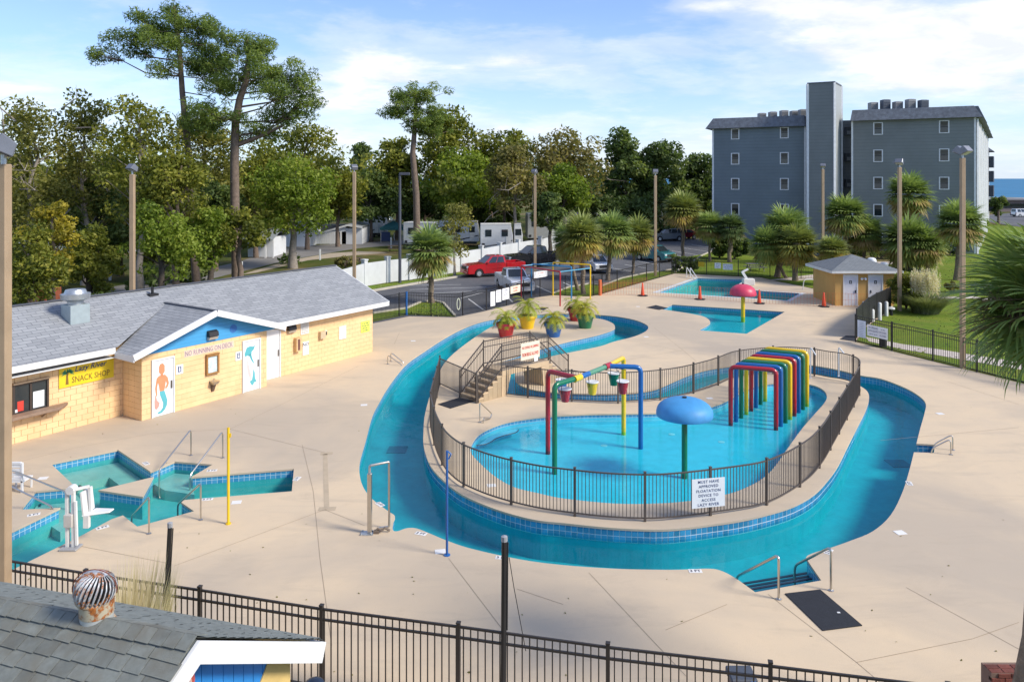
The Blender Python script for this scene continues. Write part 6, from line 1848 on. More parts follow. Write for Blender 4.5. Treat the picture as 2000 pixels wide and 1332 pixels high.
pine('tallest pine at the left with a long bough reaching left', 62, [(385, 565), (372, 420), (368, 300), (356, 180), (350, 90), (340, 12)],
     [(212, 105, 26, 14, 0), (245, 75, 30, 14, 0), (285, 42, 26, 14, 0), (262, 100, 24, 10, .5), (300, 72, 22, 12, -1), (330, 25, 20, 14, 0), (345, 60, 34, 18, 0), (375, 45, 20, 12, 1), (395, 50, 18, 12, .5), (410, 55, 12, 10, 0), (330, 95, 36, 16, -1), (380, 85, 34, 16, 0), (335, 140, 28, 14, -1), (400, 110, 28, 16, .5), (385, 140, 34, 16, 1), (420, 130, 26, 16, 0), (305, 55, 22, 10, 1), (355, 120, 30, 14, 1.5), (430, 165, 26, 12, 1)],
     r0=.31, seed=3)
pine('tall pine with a forked trunk and low right bough, beside the tallest pine', 61, [(463, 560), (459, 430), (458, 320), (460, 240), (468, 195), (480, 160), (486, 110), (480, 75)],
     [(450, 75, 26, 14, 0), (480, 92, 30, 14, 0), (515, 95, 22, 14, 0), (440, 105, 26, 16, 1), (500, 120, 30, 14, -1), (420, 130, 24, 14, 0), (530, 140, 36, 18, 0), (565, 150, 36, 18, 0), (590, 170, 28, 18, 0), (555, 190, 40, 18, -1), (595, 200, 24, 16, 0), (520, 170, 30, 14, 1), (470, 150, 30, 14, 1), (430, 175, 26, 14, -1), (575, 220, 28, 16, 0), (540, 230, 28, 14, 1), (420, 215, 40, 18, -1), (455, 235, 44, 18, -1.5), (400, 245, 36, 16, 0), (490, 255, 36, 16, 1)],
     r0=.37, seed=8, extra=[((460, 285), (505, 268), (555, 245), .20)])
pine('slender pine standing alone in front of the middle trees', 90, [(815, 452), (813, 380), (806, 300), (811, 240), (812, 190)],
     [(812, 180, 26, 10, 0), (835, 190, 24, 12, 0), (785, 192, 16, 10, 0), (800, 210, 30, 12, 0), (840, 215, 26, 14, 1), (772, 225, 18, 10, 0), (815, 240, 28, 12, -1), (850, 240, 22, 12, 0), (845, 260, 30, 12, 1)],
     r0=.42, size=.5, seed=12, bark=BARK)

T = tree
T('sparse grey green tree at the far left edge behind the lamp post', 8, 140, 560, 60, 66, OLIVE, n=26, per=70, bare=6, bark=BARK_PALE)
T('broad olive tree right of the near lamp post, low and dense', 55, 165, 560, 95, 60, OLIVE, n=46, per=150, bare=8, bark=BARK_PALE)
T('olive oak with an airy top against the sky, left of the second lamp', 165, 152, 470, 85, 64, OLIVE, n=44, per=105, shell=.35, bare=6, bark=BARK_PALE)
T('green oak with layered sprays behind the second lamp post', 275, 160, 470, 95, 58, OAK, n=48, per=110, shell=.35, bark=BARK_PALE)
T('yellow leaved tree low at the left beside the near lamp post', 100, 372, 560, 62, 44, YELL, n=26, per=130, size=.42, bark=BARK_DARK)
T('bushy green tree in front of the yellow one, behind the roof fan', 65, 430, 625, 85, 42, OAK, n=34, per=150, size=.42)
T('shady dark tree between the yellow tree and the second lamp', 190, 270, 590, 85, 66, DARKL, n=46, per=150, bark=BARK_DARK)
T('low bright tree with drooping branches right of the second lamp', 315, 385, 575, 75, 50, BRIGHT, n=36, per=130, bark=BARK_DARK)
T('middle height oak in front of the tall pines', 345, 285, 470, 85, 57, OAK, n=40, per=140)
T('bright green oak close behind the shop roof, left of the forked pine', 410, 395, 535, 62, 57, BRIGHT, n=32, per=120, bark=BARK_DARK)
T('small oak with low boughs around the forked pine trunk', 470, 400, 505, 62, 58, OAK, n=26, per=110)
T('olive oak filling the gap between the two tall pines', 400, 215, 420, 90, 78, OLIVE, n=40, per=120)
T('round topped oak with twin trunk by the white sheds', 575, 300, 480, 92, 76, BRIGHT, trunkx=572, n=50, per=150, tr=.42, bark=BARK_PALE)
T('tall airy oak behind the twin trunk oak', 600, 228, 420, 92, 96, OAK, n=46, per=105, shell=.35)
T('dark oak under the right bough of the forked pine', 500, 270, 440, 70, 86, OAK, n=40, per=130)
T('small grey green tree on the skyline left of the third lamp', 712, 268, 400, 38, 118, DARKL, n=22, per=75, bark=BARK_PALE)
T('dark round oak right of the third lamp post', 725, 335, 450, 62, 108, DARKL, n=36, per=140, bark=BARK_DARK)
T('oak behind the slim dark lamp post', 775, 255, 440, 62, 112, OAK, n=38, per=120)
T('high crowned broad oak behind the slender pine', 885, 203, 400, 88, 112, OAK, n=54, per=120, shell=.4)
T('bright oak at the centre right of the slender pine', 905, 290, 440, 85, 104, BRIGHT, n=48, per=150)
T('oak with a rounded shoulder on the skyline at centre', 985, 240, 410, 68, 112, OAK, n=42, per=130)
T('russet tree with bare drooping branches behind the fourth lamp', 1005, 275, 430, 72, 96, RUSSET, n=38, per=95, bare=14, bark=BARK_PALE)
T('russet and green oak on the skyline right of the fourth lamp', 1105, 243, 430, 85, 108, RUSSET, n=50, per=110, bare=5, bark=BARK_PALE)
T('yellow green oak low in front of the russet oak', 1100, 320, 440, 68, 97, BRIGHT, n=40, per=130, bark=BARK_DARK)
T('dark leaning oak beside the grey caravan', 1075, 372, 455, 40, 88, DARKL, n=22, per=130, bark=BARK_DARK)
T('tall dark pine like tree left of the fifth lamp', 1222, 240, 420, 55, 116, DARKL, n=42, per=130)
T('dark evergreen behind the fifth lamp post', 1295, 262, 450, 62, 116, DARKL, n=48, per=140)
T('dark evergreen touching the left end of the apartment block', 1360, 292, 470, 62, 120, DARKL, n=48, per=150)
T('low dark oak behind the grey and red cars', 1275, 370, 470, 75, 112, DARKL, n=36, per=140)
T('low dark oak between the russet oak and the palms', 1180, 380, 450, 60, 110, DARKL, n=30, per=130)
T('small thin olive tree in front of the caravans', 888, 388, 520, 46, 70, OLIVE, n=26, per=70, size=.3, tr=.12, bark=BARK_PALE)
T('lower oak filling the middle behind the white car shelter', 660, 330, 450, 62, 100, OAK, n=36, per=130)
T('low dark tree over the tents behind the slim lamp', 830, 370, 440, 62, 112, DARKL, n=30, per=130)
T('distant bushy tree beside the strip of sea', 1950, 378, 425, 20, 150, DARKL, n=18, per=90, size=.3, group='far shrubs by the sea')

T('young oak low between the yellow tree and the dark trunks', 175, 440, 600, 62, 52, OAK, n=30, bark=BARK_DARK)
T('olive tree filling behind the second lamp, lower down', 235, 330, 540, 80, 70, OLIVE, n=44, bark=BARK_DARK)
T('low oak behind the boughs right of the second lamp', 345, 400, 545, 70, 66, OAK, n=40)
T('low dark tree between the two tall pine trunks', 420, 330, 500, 60, 74, DARKL, n=38)
T('oak low behind the forked pine and the sheds', 520, 370, 470, 55, 90, OAK, n=34)
T('dark low tree behind the near caravans', 960, 385, 452, 70, 118, DARKL, n=36)
T('olive tree at the far left below the sparse one', 20, 300, 560, 70, 72, OLIVE, n=44, bark=BARK_PALE)
# a far-off wood that closes the view under the crowns
R = np.random.RandomState(77)
n = 190
cen = np.stack([R.uniform(-190, 34, n), R.uniform(128, 175, n), R.uniform(1.0, 11.5, n)], 1)
P, Tn, O = clump_points(R, cen, R.uniform(3.0, 5.0, n), 170, .8)
me = leaves('woodland', P, 1.0, DARKL, R, Tn * .7, up=.5, nrm_out=O * .5)
o = link(bpy.data.objects.new('woodland', me)); tag(o, 'dark far woodland seen between the nearer trunks', 'woodland', kind='stuff')
n = 150
cen = np.stack([R.uniform(-92, 2, n), R.uniform(98, 128, n), R.uniform(1.5, 13.5, n)], 1)
cen[:, 2] *= np.clip(1.0 - (cen[:, 0] + 45) / 160, .55, 1.0)
keep = ~((cen[:, 0] > -34) & (cen[:, 2] < 6.5))          # leave the sheds and caravans in view
cen = cen[keep]
P, Tn, O = clump_points(R, cen, R.uniform(2.0, 3.4, len(cen)), 210, .8)
me = leaves('near_woodland', P, .62, OAK, R, Tn, up=.6, nrm_out=O * .5)
o = link(bpy.data.objects.new('near_woodland', me)); tag(o, 'mid green wood filling the gaps behind the left trees', 'woodland', kind='stuff')
# leaf litter and undergrowth behind the shop
n = 46
cen = np.stack([R.uniform(-52, -22, n), R.uniform(46, 86, n), R.uniform(.3, 1.2, n)], 1)
P, Tn, O = clump_points(R, cen, R.uniform(.6, 1.3, n), 120, .7)
me = leaves('undergrowth', P, .4, DARKL, R, Tn, up=.5)
o = link(bpy.data.objects.new('undergrowth', me)); tag(o, 'dark undergrowth among the trunks behind the shop', 'undergrowth', kind='stuff')

# ------------------------------------------------------------------ palms
def palm_leaf_mat(name, brown=(.42, .29, .13), yel=(.38, .34, .08), gr=(.20, .28, .07), lt=(.33, .41, .15)):
    m, b_ = new_mat(name)
    t = b_.n('ShaderNodeAttribute', attribute_name='tint').outputs['Fac']
    c = b_.ramp(t, [(0.0, brown), (.3, yel), (.6, gr), (1.0, lt)])
    d = b_.n('ShaderNodeBsdfPrincipled', ins={'Base Color': c, 'Roughness': .5, 'Specular IOR Level': .3}).outputs[0]
    tr = b_.n('ShaderNodeBsdfTranslucent', ins={0: b_.mix(1.0, c, (1.1, 1.15, .6), 'MULTIPLY')}).outputs[0]
    finish(b_, b_.n('ShaderNodeMixShader', ins={0: .28, 1: d, 2: tr}).outputs[0])
    return m
PALML = palm_leaf_mat('palmetto_leaf')
PALMY = palm_leaf_mat('palmetto_leaf_yellowing', (.40, .27, .11), (.44, .34, .07), (.24, .26, .06), (.31, .36, .12))
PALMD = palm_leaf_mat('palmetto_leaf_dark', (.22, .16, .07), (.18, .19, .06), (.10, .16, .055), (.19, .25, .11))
def fan_frond(R, d, Rr, nl=15, tint=.7, wd=.05, segs=2, droop=.35, spread=1.35, pet=.42):
    """fan leaf: list of verts, faces, tints, pointing along d from the origin"""
    d = d / np.linalg.norm(d)
    side = np.cross(d, (0, 0, 1.0))
    if np.linalg.norm(side) < .05: side = np.array([1.0, 0, 0])
    side /= np.linalg.norm(side)
    upv = np.cross(side, d)
    V, Fc, Tt = [], [], []
    hub = d * Rr * pet + np.array([0, 0, -droop * .15 * Rr * pet])
    # petiole
    w = .018 * Rr
    V += [side * w, -side * w, hub - side * w * .7, hub + side * w * .7]; Fc.append((0, 1, 2, 3)); Tt.append(min(1, tint + .1))
    for k in range(nl):
        a = (k / (nl - 1) - .5) * 2 * spread + R.normal(0, .04)
        ld = d * math.cos(a) + side * math.sin(a) + upv * (.12 + .10 * abs(math.sin(a)))
        ld /= np.linalg.norm(ld)
        L_ = Rr * (1 - pet) * (1.05 - .28 * abs(a) / spread) * R.uniform(.88, 1.1)
        sd_ = np.cross(ld, upv); sd_ /= max(1e-6, np.linalg.norm(sd_))
        p = hub.copy(); dirv = ld.copy()
        base = len(V)
        W0 = wd * Rr * .8
        V += [p + sd_ * W0 * .35, p - sd_ * W0 * .35]
        for s in range(1, segs + 1):
            dirv = dirv + np.array([0, 0, -droop * (s / segs) ** 1.3 * (1.5 / segs)]); dirv /= np.linalg.norm(dirv)
            p = p + dirv * L_ / segs
            if s < segs:
                ww = W0 * (1 - .6 * (s / segs) ** 2)
                V += [p + sd_ * ww * .5, p - sd_ * ww * .5]
            else: V.append(p)
        for s in range(segs):
            b0 = base + 2 * s
            if s < segs - 1: Fc.append((b0, b0 + 1, b0 + 3, b0 + 2))
            else: Fc.append((b0, b0 + 1, b0 + 2))
            Tt.append(min(1, max(0, tint + R.normal(0, .09))))
    return V, Fc, Tt
def pack(name, parts, mat):
    V, fl, npr, T_ = [], [], [], []
    for v, f, t in parts:
        o = len(V); V.extend(v)
        for q in f: fl.extend([i + o for i in q]); npr.append(len(q))
        T_.extend(t)
    return raw_mesh(name, np.array(V), fl, npr, mat, T_)
def palm_crown(seed, Rr, mat, nf_=100, nl=15, segs=3, low=-.75, browning=.5):
    R = np.random.RandomState(seed)
    parts = []
    for k in range(nf_):
        el = math.asin(max(-1, min(1, low + (1 - low) * ((k + .5) / nf_)))) + R.normal(0, .08)
        az = k * 2.39996 + R.normal(0, .15)
        d = np.array([math.cos(az) * math.cos(el), math.sin(az) * math.cos(el), math.sin(el)])
        ti = .62 + .28 * math.sin(el) if el > -.15 else (R.uniform(.02, .35) if R.rand() < browning else R.uniform(.35, .65))
        parts.append(fan_frond(R, d, Rr * R.uniform(.85, 1.08), nl, ti, .095, segs, .72 + .25 * max(0, -el), 1.5, .38))
    return pack('crown', parts, mat)
def palm_trunk(h, r, seed=0, stubs=9):
    R = np.random.RandomState(seed)
    K = 9
    m = MB(); m.tube([Vector((R.normal(0, .03), R.normal(0, .03), h * k / (K - 1))) for k in range(K)], [r * (1.25 if k == 0 else 1 + R.normal(0, .06)) * (1.15 if k > K - 3 else 1) for k in range(K)], 10)
    for k in range(int(h * stubs)):     # cut leaf bases
        a, z = R.uniform(0, 6.28), h * R.uniform(.25, 1)
        p = Vector((math.cos(a) * r, math.sin(a) * r, z)); m.bar(p * 1 + Vector((0, 0, 0)), Vector((math.cos(a) * r * 1.35, math.sin(a) * r * 1.35, z + .12)), .07, .03)
    return m
crowns = {}
def palm(label, cx, cyy, rpx, bx, by, mat=PALML, seed=1, low=-.75, br=.5, tr=.17, base_Y=None):
    g = G(bx, by)
    Y = g.y
    c = PX(cx, cyy, Y)
    root = thing('palm_tree', label, 'palm tree', g, 'cabbage palms round the pools')
    Rr = rpx * Y / F
    key = (mat.name, seed % 3, low, br)
    if key not in crowns: crowns[key] = palm_crown(seed, 1.0, mat, low=low - .12, browning=br)
    o = link(bpy.data.objects.new('crown', crowns[key]), root)
    o.location = Vector((c.x, Y, c.z)) - Vector(g); o.scale = (Rr * 1.22,) * 3; o.rotation_euler = (0, 0, seed * 1.7)
    m = palm_trunk(c.z + .1, tr, seed)
    hh = c.z
    m.v = [(p[0] + g.x + (c.x - g.x) * (p[2] / hh), p[1] + g.y, p[2]) for p in m.v]
    m.build('trunk', PALM_TRUNK, root, smooth=70)
    return root
palm('palm on the grass corner of the car park by the blue post', 840, 490, 50, 842, 592, PALML, 1, -.85, .55, .20)
palm('palm behind the yellow spray frame, brown underneath', 1137, 462, 45, 1140, 575, PALMY, 2, -.85, .8, .18)
palm('dark palm half hidden at the left of the palm trio', 1108, 472, 34, 1128, 568, PALML, 3, -.85, .4, .15)
palm('palm in the middle of the trio by the chain link fence', 1196, 455, 44, 1187, 548, PALML, 4, -.85, .6, .19)
palm('palm at the right of the trio by the chain link fence', 1243, 460, 38, 1235, 534, PALMY, 5, -.8, .7, .13)
palm('single yellowing palm beside the fifth lamp post', 1333, 413, 40, 1334, 505, PALMY, 6, -.6, .9, .17)
palm('thin palm left of the dark trunk near the apartment block', 1386, 443, 32, 1386, 510, PALML, 7, -.7, .4, .14)
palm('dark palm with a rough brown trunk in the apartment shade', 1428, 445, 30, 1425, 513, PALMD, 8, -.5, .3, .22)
palm('tall palm in the left of the big cluster before the apartments', 1535, 450, 48, 1518, 542, PALML, 9, -.8, .3, .26)
palm('palm at the left edge of the big cluster, reaching low', 1500, 478, 40, 1536, 544, PALML, 10, -.8, .3, .15)
palm('bright palm at the front of the big cluster', 1556, 478, 44, 1552, 549, PALMY, 11, -.8, .5, .24)
palm('small yellow palm just left of the hut roof', 1626, 490, 32, 1622, 558, PALMY, 12, -.8, .7, .16)
palm('palm right of the stair tower, upper one', 1650, 420, 44, 1650, 520, PALML, 13, -.75, .4, .18)
palm('palm right of the stair tower, lower one', 1690, 458, 38, 1688, 520, PALML, 14, -.75, .6, .18)
palm('tallest palm in front of the right apartment wing', 1775, 380, 44, 1772, 520, PALML, 15, -.85, .6, .19)
palm('wide low palm behind the hut, reaching over its roof', 1772, 470, 52, 1775, 527, PALML, 16, -.85, .5, .26)
palm('second low palm to the right behind the hut', 1808, 478, 40, 1812, 530, PALML, 17, -.85, .6, .2)
palm('palm at the right end of the apartments, behind the big lamp post', 1876, 437, 48, 1868, 548, PALML, 18, -.65, .6, .21)

# the near palm hanging in at the right edge: every frond is a part
R = np.random.RandomState(41)
npx, npy, npz, NR_ = 8.86, 12.0, 6.95, 1.72
nroot = thing('palm_tree', 'big near palm hanging into the right edge with drooping fan fronds', 'palm tree', (8.03, 12.0, 0))
NEARM = palm_leaf_mat('near_palm_leaf', (.40, .32, .11), (.33, .35, .09), (.17, .26, .06), (.38, .44, .18))
variants = []
for k in range(6):
    variants.append(pack('frond', [fan_frond(R, np.array([1.0, 0, .15]), NR_, 32, .62, .040, 7, (.7, 1.0, 1.3, .9, 1.15, 1.45)[k], 1.6, .38)], NEARM))
    
for k in range(80):
    el = math.asin(-.86 + 1.80 * (k + .5) / 80) + R.normal(0, .08)
    az = k * 2.39996 + R.normal(0, .2)
    Mx = Matrix.Translation((npx, npy, npz)) @ Matrix.Rotation(az, 4, 'Z') @ Matrix.Rotation(-el, 4, 'Y') @ Matrix.Rotation(R.normal(0, .25), 4, 'X') @ Matrix.Scale(R.uniform(.9, 1.1), 4)
    inst('frond', variants[k % 6], None, nroot, M=Mx)
m = palm_trunk(npz + .1, .155, 4, 0)
m.v = [(p[0] + 8.03 + (npx - 8.03) * (p[2] / npz), p[1] + 12.0, p[2]) for p in m.v]
m.build('trunk', PALM_TRUNK, nroot, smooth=70)
m = MB()                                   # bare flower stalks sticking out to the left
for k in range(16):
    a = R.uniform(2.4, 3.9); z1 = R.uniform(-.55, .25)
    p0 = Vector((npx, npy, npz - .05)); p1 = p0 + Vector((math.cos(a) * .9, math.sin(a) * .5, .1 + z1 * .6)); p2_ = p0 + Vector((math.cos(a) * R.uniform(1.4, 2.1), math.sin(a) * .8, z1))
    m.tube([p0, p1, p2_], [.012, .008, .003], 4, caps=False)
    for q in range(7):
        s_ = p1.lerp(p2_, R.uniform(.1, 1)); m.tube([s_, s_ + Vector(R.normal(0, .10, 3))], [.004, .002], 3, caps=False)
m.build('flower_stalk', M('dry_stalk', (.15, .09, .06), .9), nroot)

# small date palms in the planters
DATE = palm_leaf_mat('date_palm_leaf', (.42, .30, .07), (.50, .44, .05), (.32, .38, .035), (.42, .48, .07))
def feather(R, d, L_, tint):
    d = d / np.linalg.norm(d); side = np.cross(d, (0, 0, 1.0)); side /= max(1e-6, np.linalg.norm(side))
    V, Fc, Tt = [], [], []
    p = np.zeros(3); dv_ = d.copy(); K = 13
    for k in range(K):
        dv_ = dv_ + np.array([0, 0, -.14 - .05 * k / K]); dv_ /= np.linalg.norm(dv_)
        q = p + dv_ * L_ / K
        o = len(V); w = .012
        V += [p + side * w, p - side * w, q - side * w, q + side * w]; Fc.append((o, o + 1, o + 2, o + 3)); Tt.append(tint)
        if k > 1:
            for sg in (-1, 1):
                for j in (0, .5):
                    s_ = p + (q - p) * j
                    l = .30 * L_ * math.sin(math.pi * (k + 1.5) / (K + 3)) ** .7
                    ld = side * sg * .8 + dv_ * .6 + np.array([0, 0, -.15 + R.normal(0, .1)])
                    ld /= np.linalg.norm(ld)
                    t_ = s_ + ld * l
                    o = len(V); V += [s_ + dv_ * .018, s_ - dv_ * .018, t_]; Fc.append((o, o + 1, o + 2)); Tt.append(min(1, max(0, tint + R.normal(0, .1))))
        p = q
    return V, Fc, Tt
PLAB = ['bushy green palm in the front left red planter', 'tallest palm growing in the yellow planter', 'yellowish palm in the blue planter', 'small palm in the back red planter', 'drooping brownish palm in the green planter']
for k, g in enumerate(POTPOS):
    R = np.random.RandomState(300 + k)
    t = thing('date_palm', PLAB[k], 'palm', g + Vector((0, 0, .75)), 'small palms in the coloured planters')
    th = (.35, .58, .35, .3, .45)[k]
    parts = []
    nf2 = 26
    for j in range(nf2):
        el = .05 + 1.2 * (j / nf2) + R.normal(0, .08); az = j * 2.39996
        parts.append(feather(R, np.array([math.cos(az) * math.cos(el), math.sin(az) * math.cos(el), math.sin(el)]), R.uniform(.85, 1.1) * (1.05, 1.15, 1.05, 1.0, 1.1)[k], (.62, .62, .42, .5, .42)[k] + R.normal(0, .12)))
    me = pack('crown', parts, DATE)
    o = link(bpy.data.objects.new('crown', me), t); o.location = (0, 0, th)
    MB().tube([g + Vector((0, 0, .72)), g + Vector((.01, 0, .75 + th * .5)), g + Vector((0, 0, .78 + th))], [.11, .14, .10], 9).build('trunk', PALM_TRUNK, t, smooth=60)

# ------------------------------------------------------------------ grasses, hedges, shrubs
def grass_clump(name, label, c, n, h, spread, mat, seed, plumes=0, plume_mat=None, w=.02, cat='grass', lean=.35, tint=(.5, .2), cv=.20):
    R = np.random.RandomState(seed)
    c = Vector(c)
    root = thing(name, label, cat, c)
    parts = []
    for k in range(n):
        a = R.uniform(0, 6.283); r_ = spread * .3 * math.sqrt(R.rand())
        p0 = np.array([math.cos(a) * r_, math.sin(a) * r_, 0]); L_ = h * R.uniform(.6, 1.05)
        d = np.array([math.cos(a) * lean * R.uniform(.2, 1.2), math.sin(a) * lean * R.uniform(.2, 1.2), 1.0]); d /= np.linalg.norm(d)
        sd_ = np.array([-math.sin(a), math.cos(a), 0]); p = p0; V = [p + sd_ * w, p - sd_ * w]; Fc = []; Tt = []
        K = 4
        for s in range(1, K + 1):
            d = d + np.array([math.cos(a) * cv * spread / h, math.sin(a) * cv * spread / h, -.10 * s * lean * 2]); d /= np.linalg.norm(d)
            p = p + d * L_ / K
            ww = w * (1 - s / K)
            if s < K: V += [p + sd_ * ww, p - sd_ * ww]; Fc.append((2 * s - 2, 2 * s - 1, 2 * s + 1, 2 * s))
            else: V.append(p); Fc.append((2 * s - 2, 2 * s - 1, 2 * s))
            Tt.append(np.clip(R.normal(*tint), 0, 1))
        parts.append((V, Fc, Tt))
    link(bpy.data.objects.new('blades', pack('blades', parts, mat)), root)
    if plumes:
        P = []
        for k in range(plumes):
            a = R.uniform(0, 6.283); r_ = spread * .34 * math.sqrt(R.rand()); L_ = R.uniform(.8, 1.2)
            z0_ = h * R.uniform(.52, .85)
            n_ = 120
            s_ = R.rand(n_)
            q = np.stack([math.cos(a) * r_ + R.normal(0, .06, n_) * np.sin(np.pi * s_ * .9 + .2), math.sin(a) * r_ + R.normal(0, .06, n_) * np.sin(np.pi * s_ * .9 + .2), z0_ + s_ * L_], 1)
            P.append(q)
        P = np.concatenate(P)
        me = leaves('plumes', P, .085, plume_mat, R, R.uniform(.2, 1, len(P)), up=1.2, asp=.5)
        link(bpy.data.objects.new('plumes', me), root)
    return root
GRS = leaf_mat('tall_grass_blade', (.11, .14, .05), (.21, .24, .10), (.34, .34, .18))
PGR = leaf_mat('pampas_blade', (.16, .19, .09), (.28, .30, .16), (.44, .43, .27))
TANG = leaf_mat('dry_grass_blade', (.46, .38, .24), (.68, .58, .42), (.80, .72, .56))
PLUME = leaf_mat('pampas_plume', (.60, .50, .37), (.75, .67, .54), (.80, .75, .66))
grass_clump('pampas_grass', 'pampas grass clump with pale plumes beside the hut', G(1808, 612), 1700, 2.3, 2.6, PGR, 5, 110, PLUME, .024, 'grass', .36)
grass_clump('dry_reeds', 'pale dry reeds rising in front of the near fence', (-6.42, 12.6, 0), 1700, 2.42, 1.7, TANG, 6, 0, None, .019, 'reeds', .07, cv=.07)
grass_clump('green_reeds', 'thin green reeds by the fence left of the turbine vent', (-7.7, 12.9, 0), 120, 2.1, 1.4, GRS, 7, 0, None, .012, 'reeds', .22)
def bush(label, c, rx, ry, rz_, mat, seed, n=16, per=150, size=.16, name='shrub', cat='shrub', boxy=False):
    R = np.random.RandomState(seed)
    c = np.array(c)
    root = thing(name, label, cat, c * np.array([1, 1, 0]))
    if boxy: cen = c + R.uniform(-1, 1, (n, 3)) * np.array([rx, ry, rz_]) * .85
    else: cen = c + unit(R.normal(size=(n, 3))) * np.array([rx, ry, rz_]) * .62
    P, T_, O = clump_points(R, cen, R.uniform(.7, 1.1, n) * min(rx, ry, rz_) * (.45 if not boxy else .4), per, .9)
    P[:, 2] = np.maximum(P[:, 2], .03)
    link(bpy.data.objects.new('foliage', leaves('foliage', P - np.array(WL[root]), size, mat, R, T_, up=.5, nrm_out=O * .6)), root)
    m = MB()
    for k in range(6): m.tube([Vector((c[0], c[1], 0)), Vector((c[0] + R.normal(0, rx * .3), c[1] + R.normal(0, ry * .3), c[2]))], [.05, .02], 5)
    m.build('stem', BARK, root)
    return root
g = G(1768, 606); bush('dense dark green shrub beside the hut, left of the pampas', (g.x + .2, g.y + .3, 1.3), 1.35, 1.2, 1.35, OAK, 21, 26, 190)
g = G(1341, 533); bush('clipped square hedge at the corner of the far fence', (g.x, g.y + .5, .85), 1.4, .6, .85, DARKL, 22, 60, 90, .14, 'hedge', 'hedge', True)
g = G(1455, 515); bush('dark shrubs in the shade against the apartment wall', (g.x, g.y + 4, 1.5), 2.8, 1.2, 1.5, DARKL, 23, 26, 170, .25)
g = G(1405, 505); bush('dark round shrub at the corner of the car park', (g.x, g.y, 1.2), 1.3, 1.3, 1.2, DARKL, 24, 20, 150, .22)
g = G(1925, 455); bush('green hedge bank along the apartment side', (g.x, g.y + 6, 1.5), 3, 9, 1.5, BRIGHT, 25, 40, 120, .3)
g = G(1590, 520); bush('golden yellow shrub between the cluster palms', (g.x - 1, g.y - 6, 1.9), 1.5, 1.2, 1.0, YELL, 26, 16, 120, .22)
g = G(1700, 510); bush('low dark shrubs behind the hut along the apartment', (g.x + 2, g.y + 2, .9), 5, 1, .9, DARKL, 27, 40, 110, .22)
g = G(1855, 500); bush('low dark hedge below the right apartment windows', (g.x, g.y, .9), 3.2, 1, .9, DARKL, 28, 34, 110, .22)
g = G(675, 523); bush('brown twiggy shrub behind the white wall', (g.x, g.y, .6), 1.6, 1, .6, RUSSET, 29, 18, 90, .2)
g = G(1850, 572); bush('reddish twiggy shrub on the lawn right of the pampas', (g.x + .6, g.y, .5), 1.0, .7, .5, RUSSET, 30, 14, 60, .16)
# small tufts that break up the flat lawns
R = np.random.RandomState(9)
pts = []
for _ in range(5200):
    a = Vector((R.uniform(19, 60), R.uniform(15, 90)))
    if inside(a, big): pts.append((a.x, a.y, .05))
for lp in (l1, verge):
    xs = [p.x for p in lp]; ys = [p.y for p in lp]
    for _ in range(700):
        a = Vector((R.uniform(min(xs), max(xs)), R.uniform(min(ys), max(ys))))
        if inside(a, lp): pts.append((a.x, a.y, .05))
me = leaves('grass_tufts', np.array(pts), .16, GRS, R, R.uniform(0, .8, len(pts)), up=0, asp=.5)
o = link(bpy.data.objects.new('grass_tufts', me)); tag(o, 'short uneven grass tufts on the lawns beside the pool', 'grass', kind='stuff')
# fallen leaves on the deck
pts = []
for _ in range(130):
    a = G(R.uniform(30, 1980), R.uniform(620, 1320))
    if not any(inside(a.xy, q) for q in (RO, STAR, KID, REAR)) : pts.append((a.x, a.y, .012))
me = leaves('fallen_leaves', np.array(pts), .055, RUSSET, R, R.uniform(0, .5, len(pts)), up=3, asp=.6)
o = link(bpy.data.objects.new('fallen_leaves', me)); tag(o, 'scattered small dry leaves on the pool deck', 'leaves', kind='stuff')
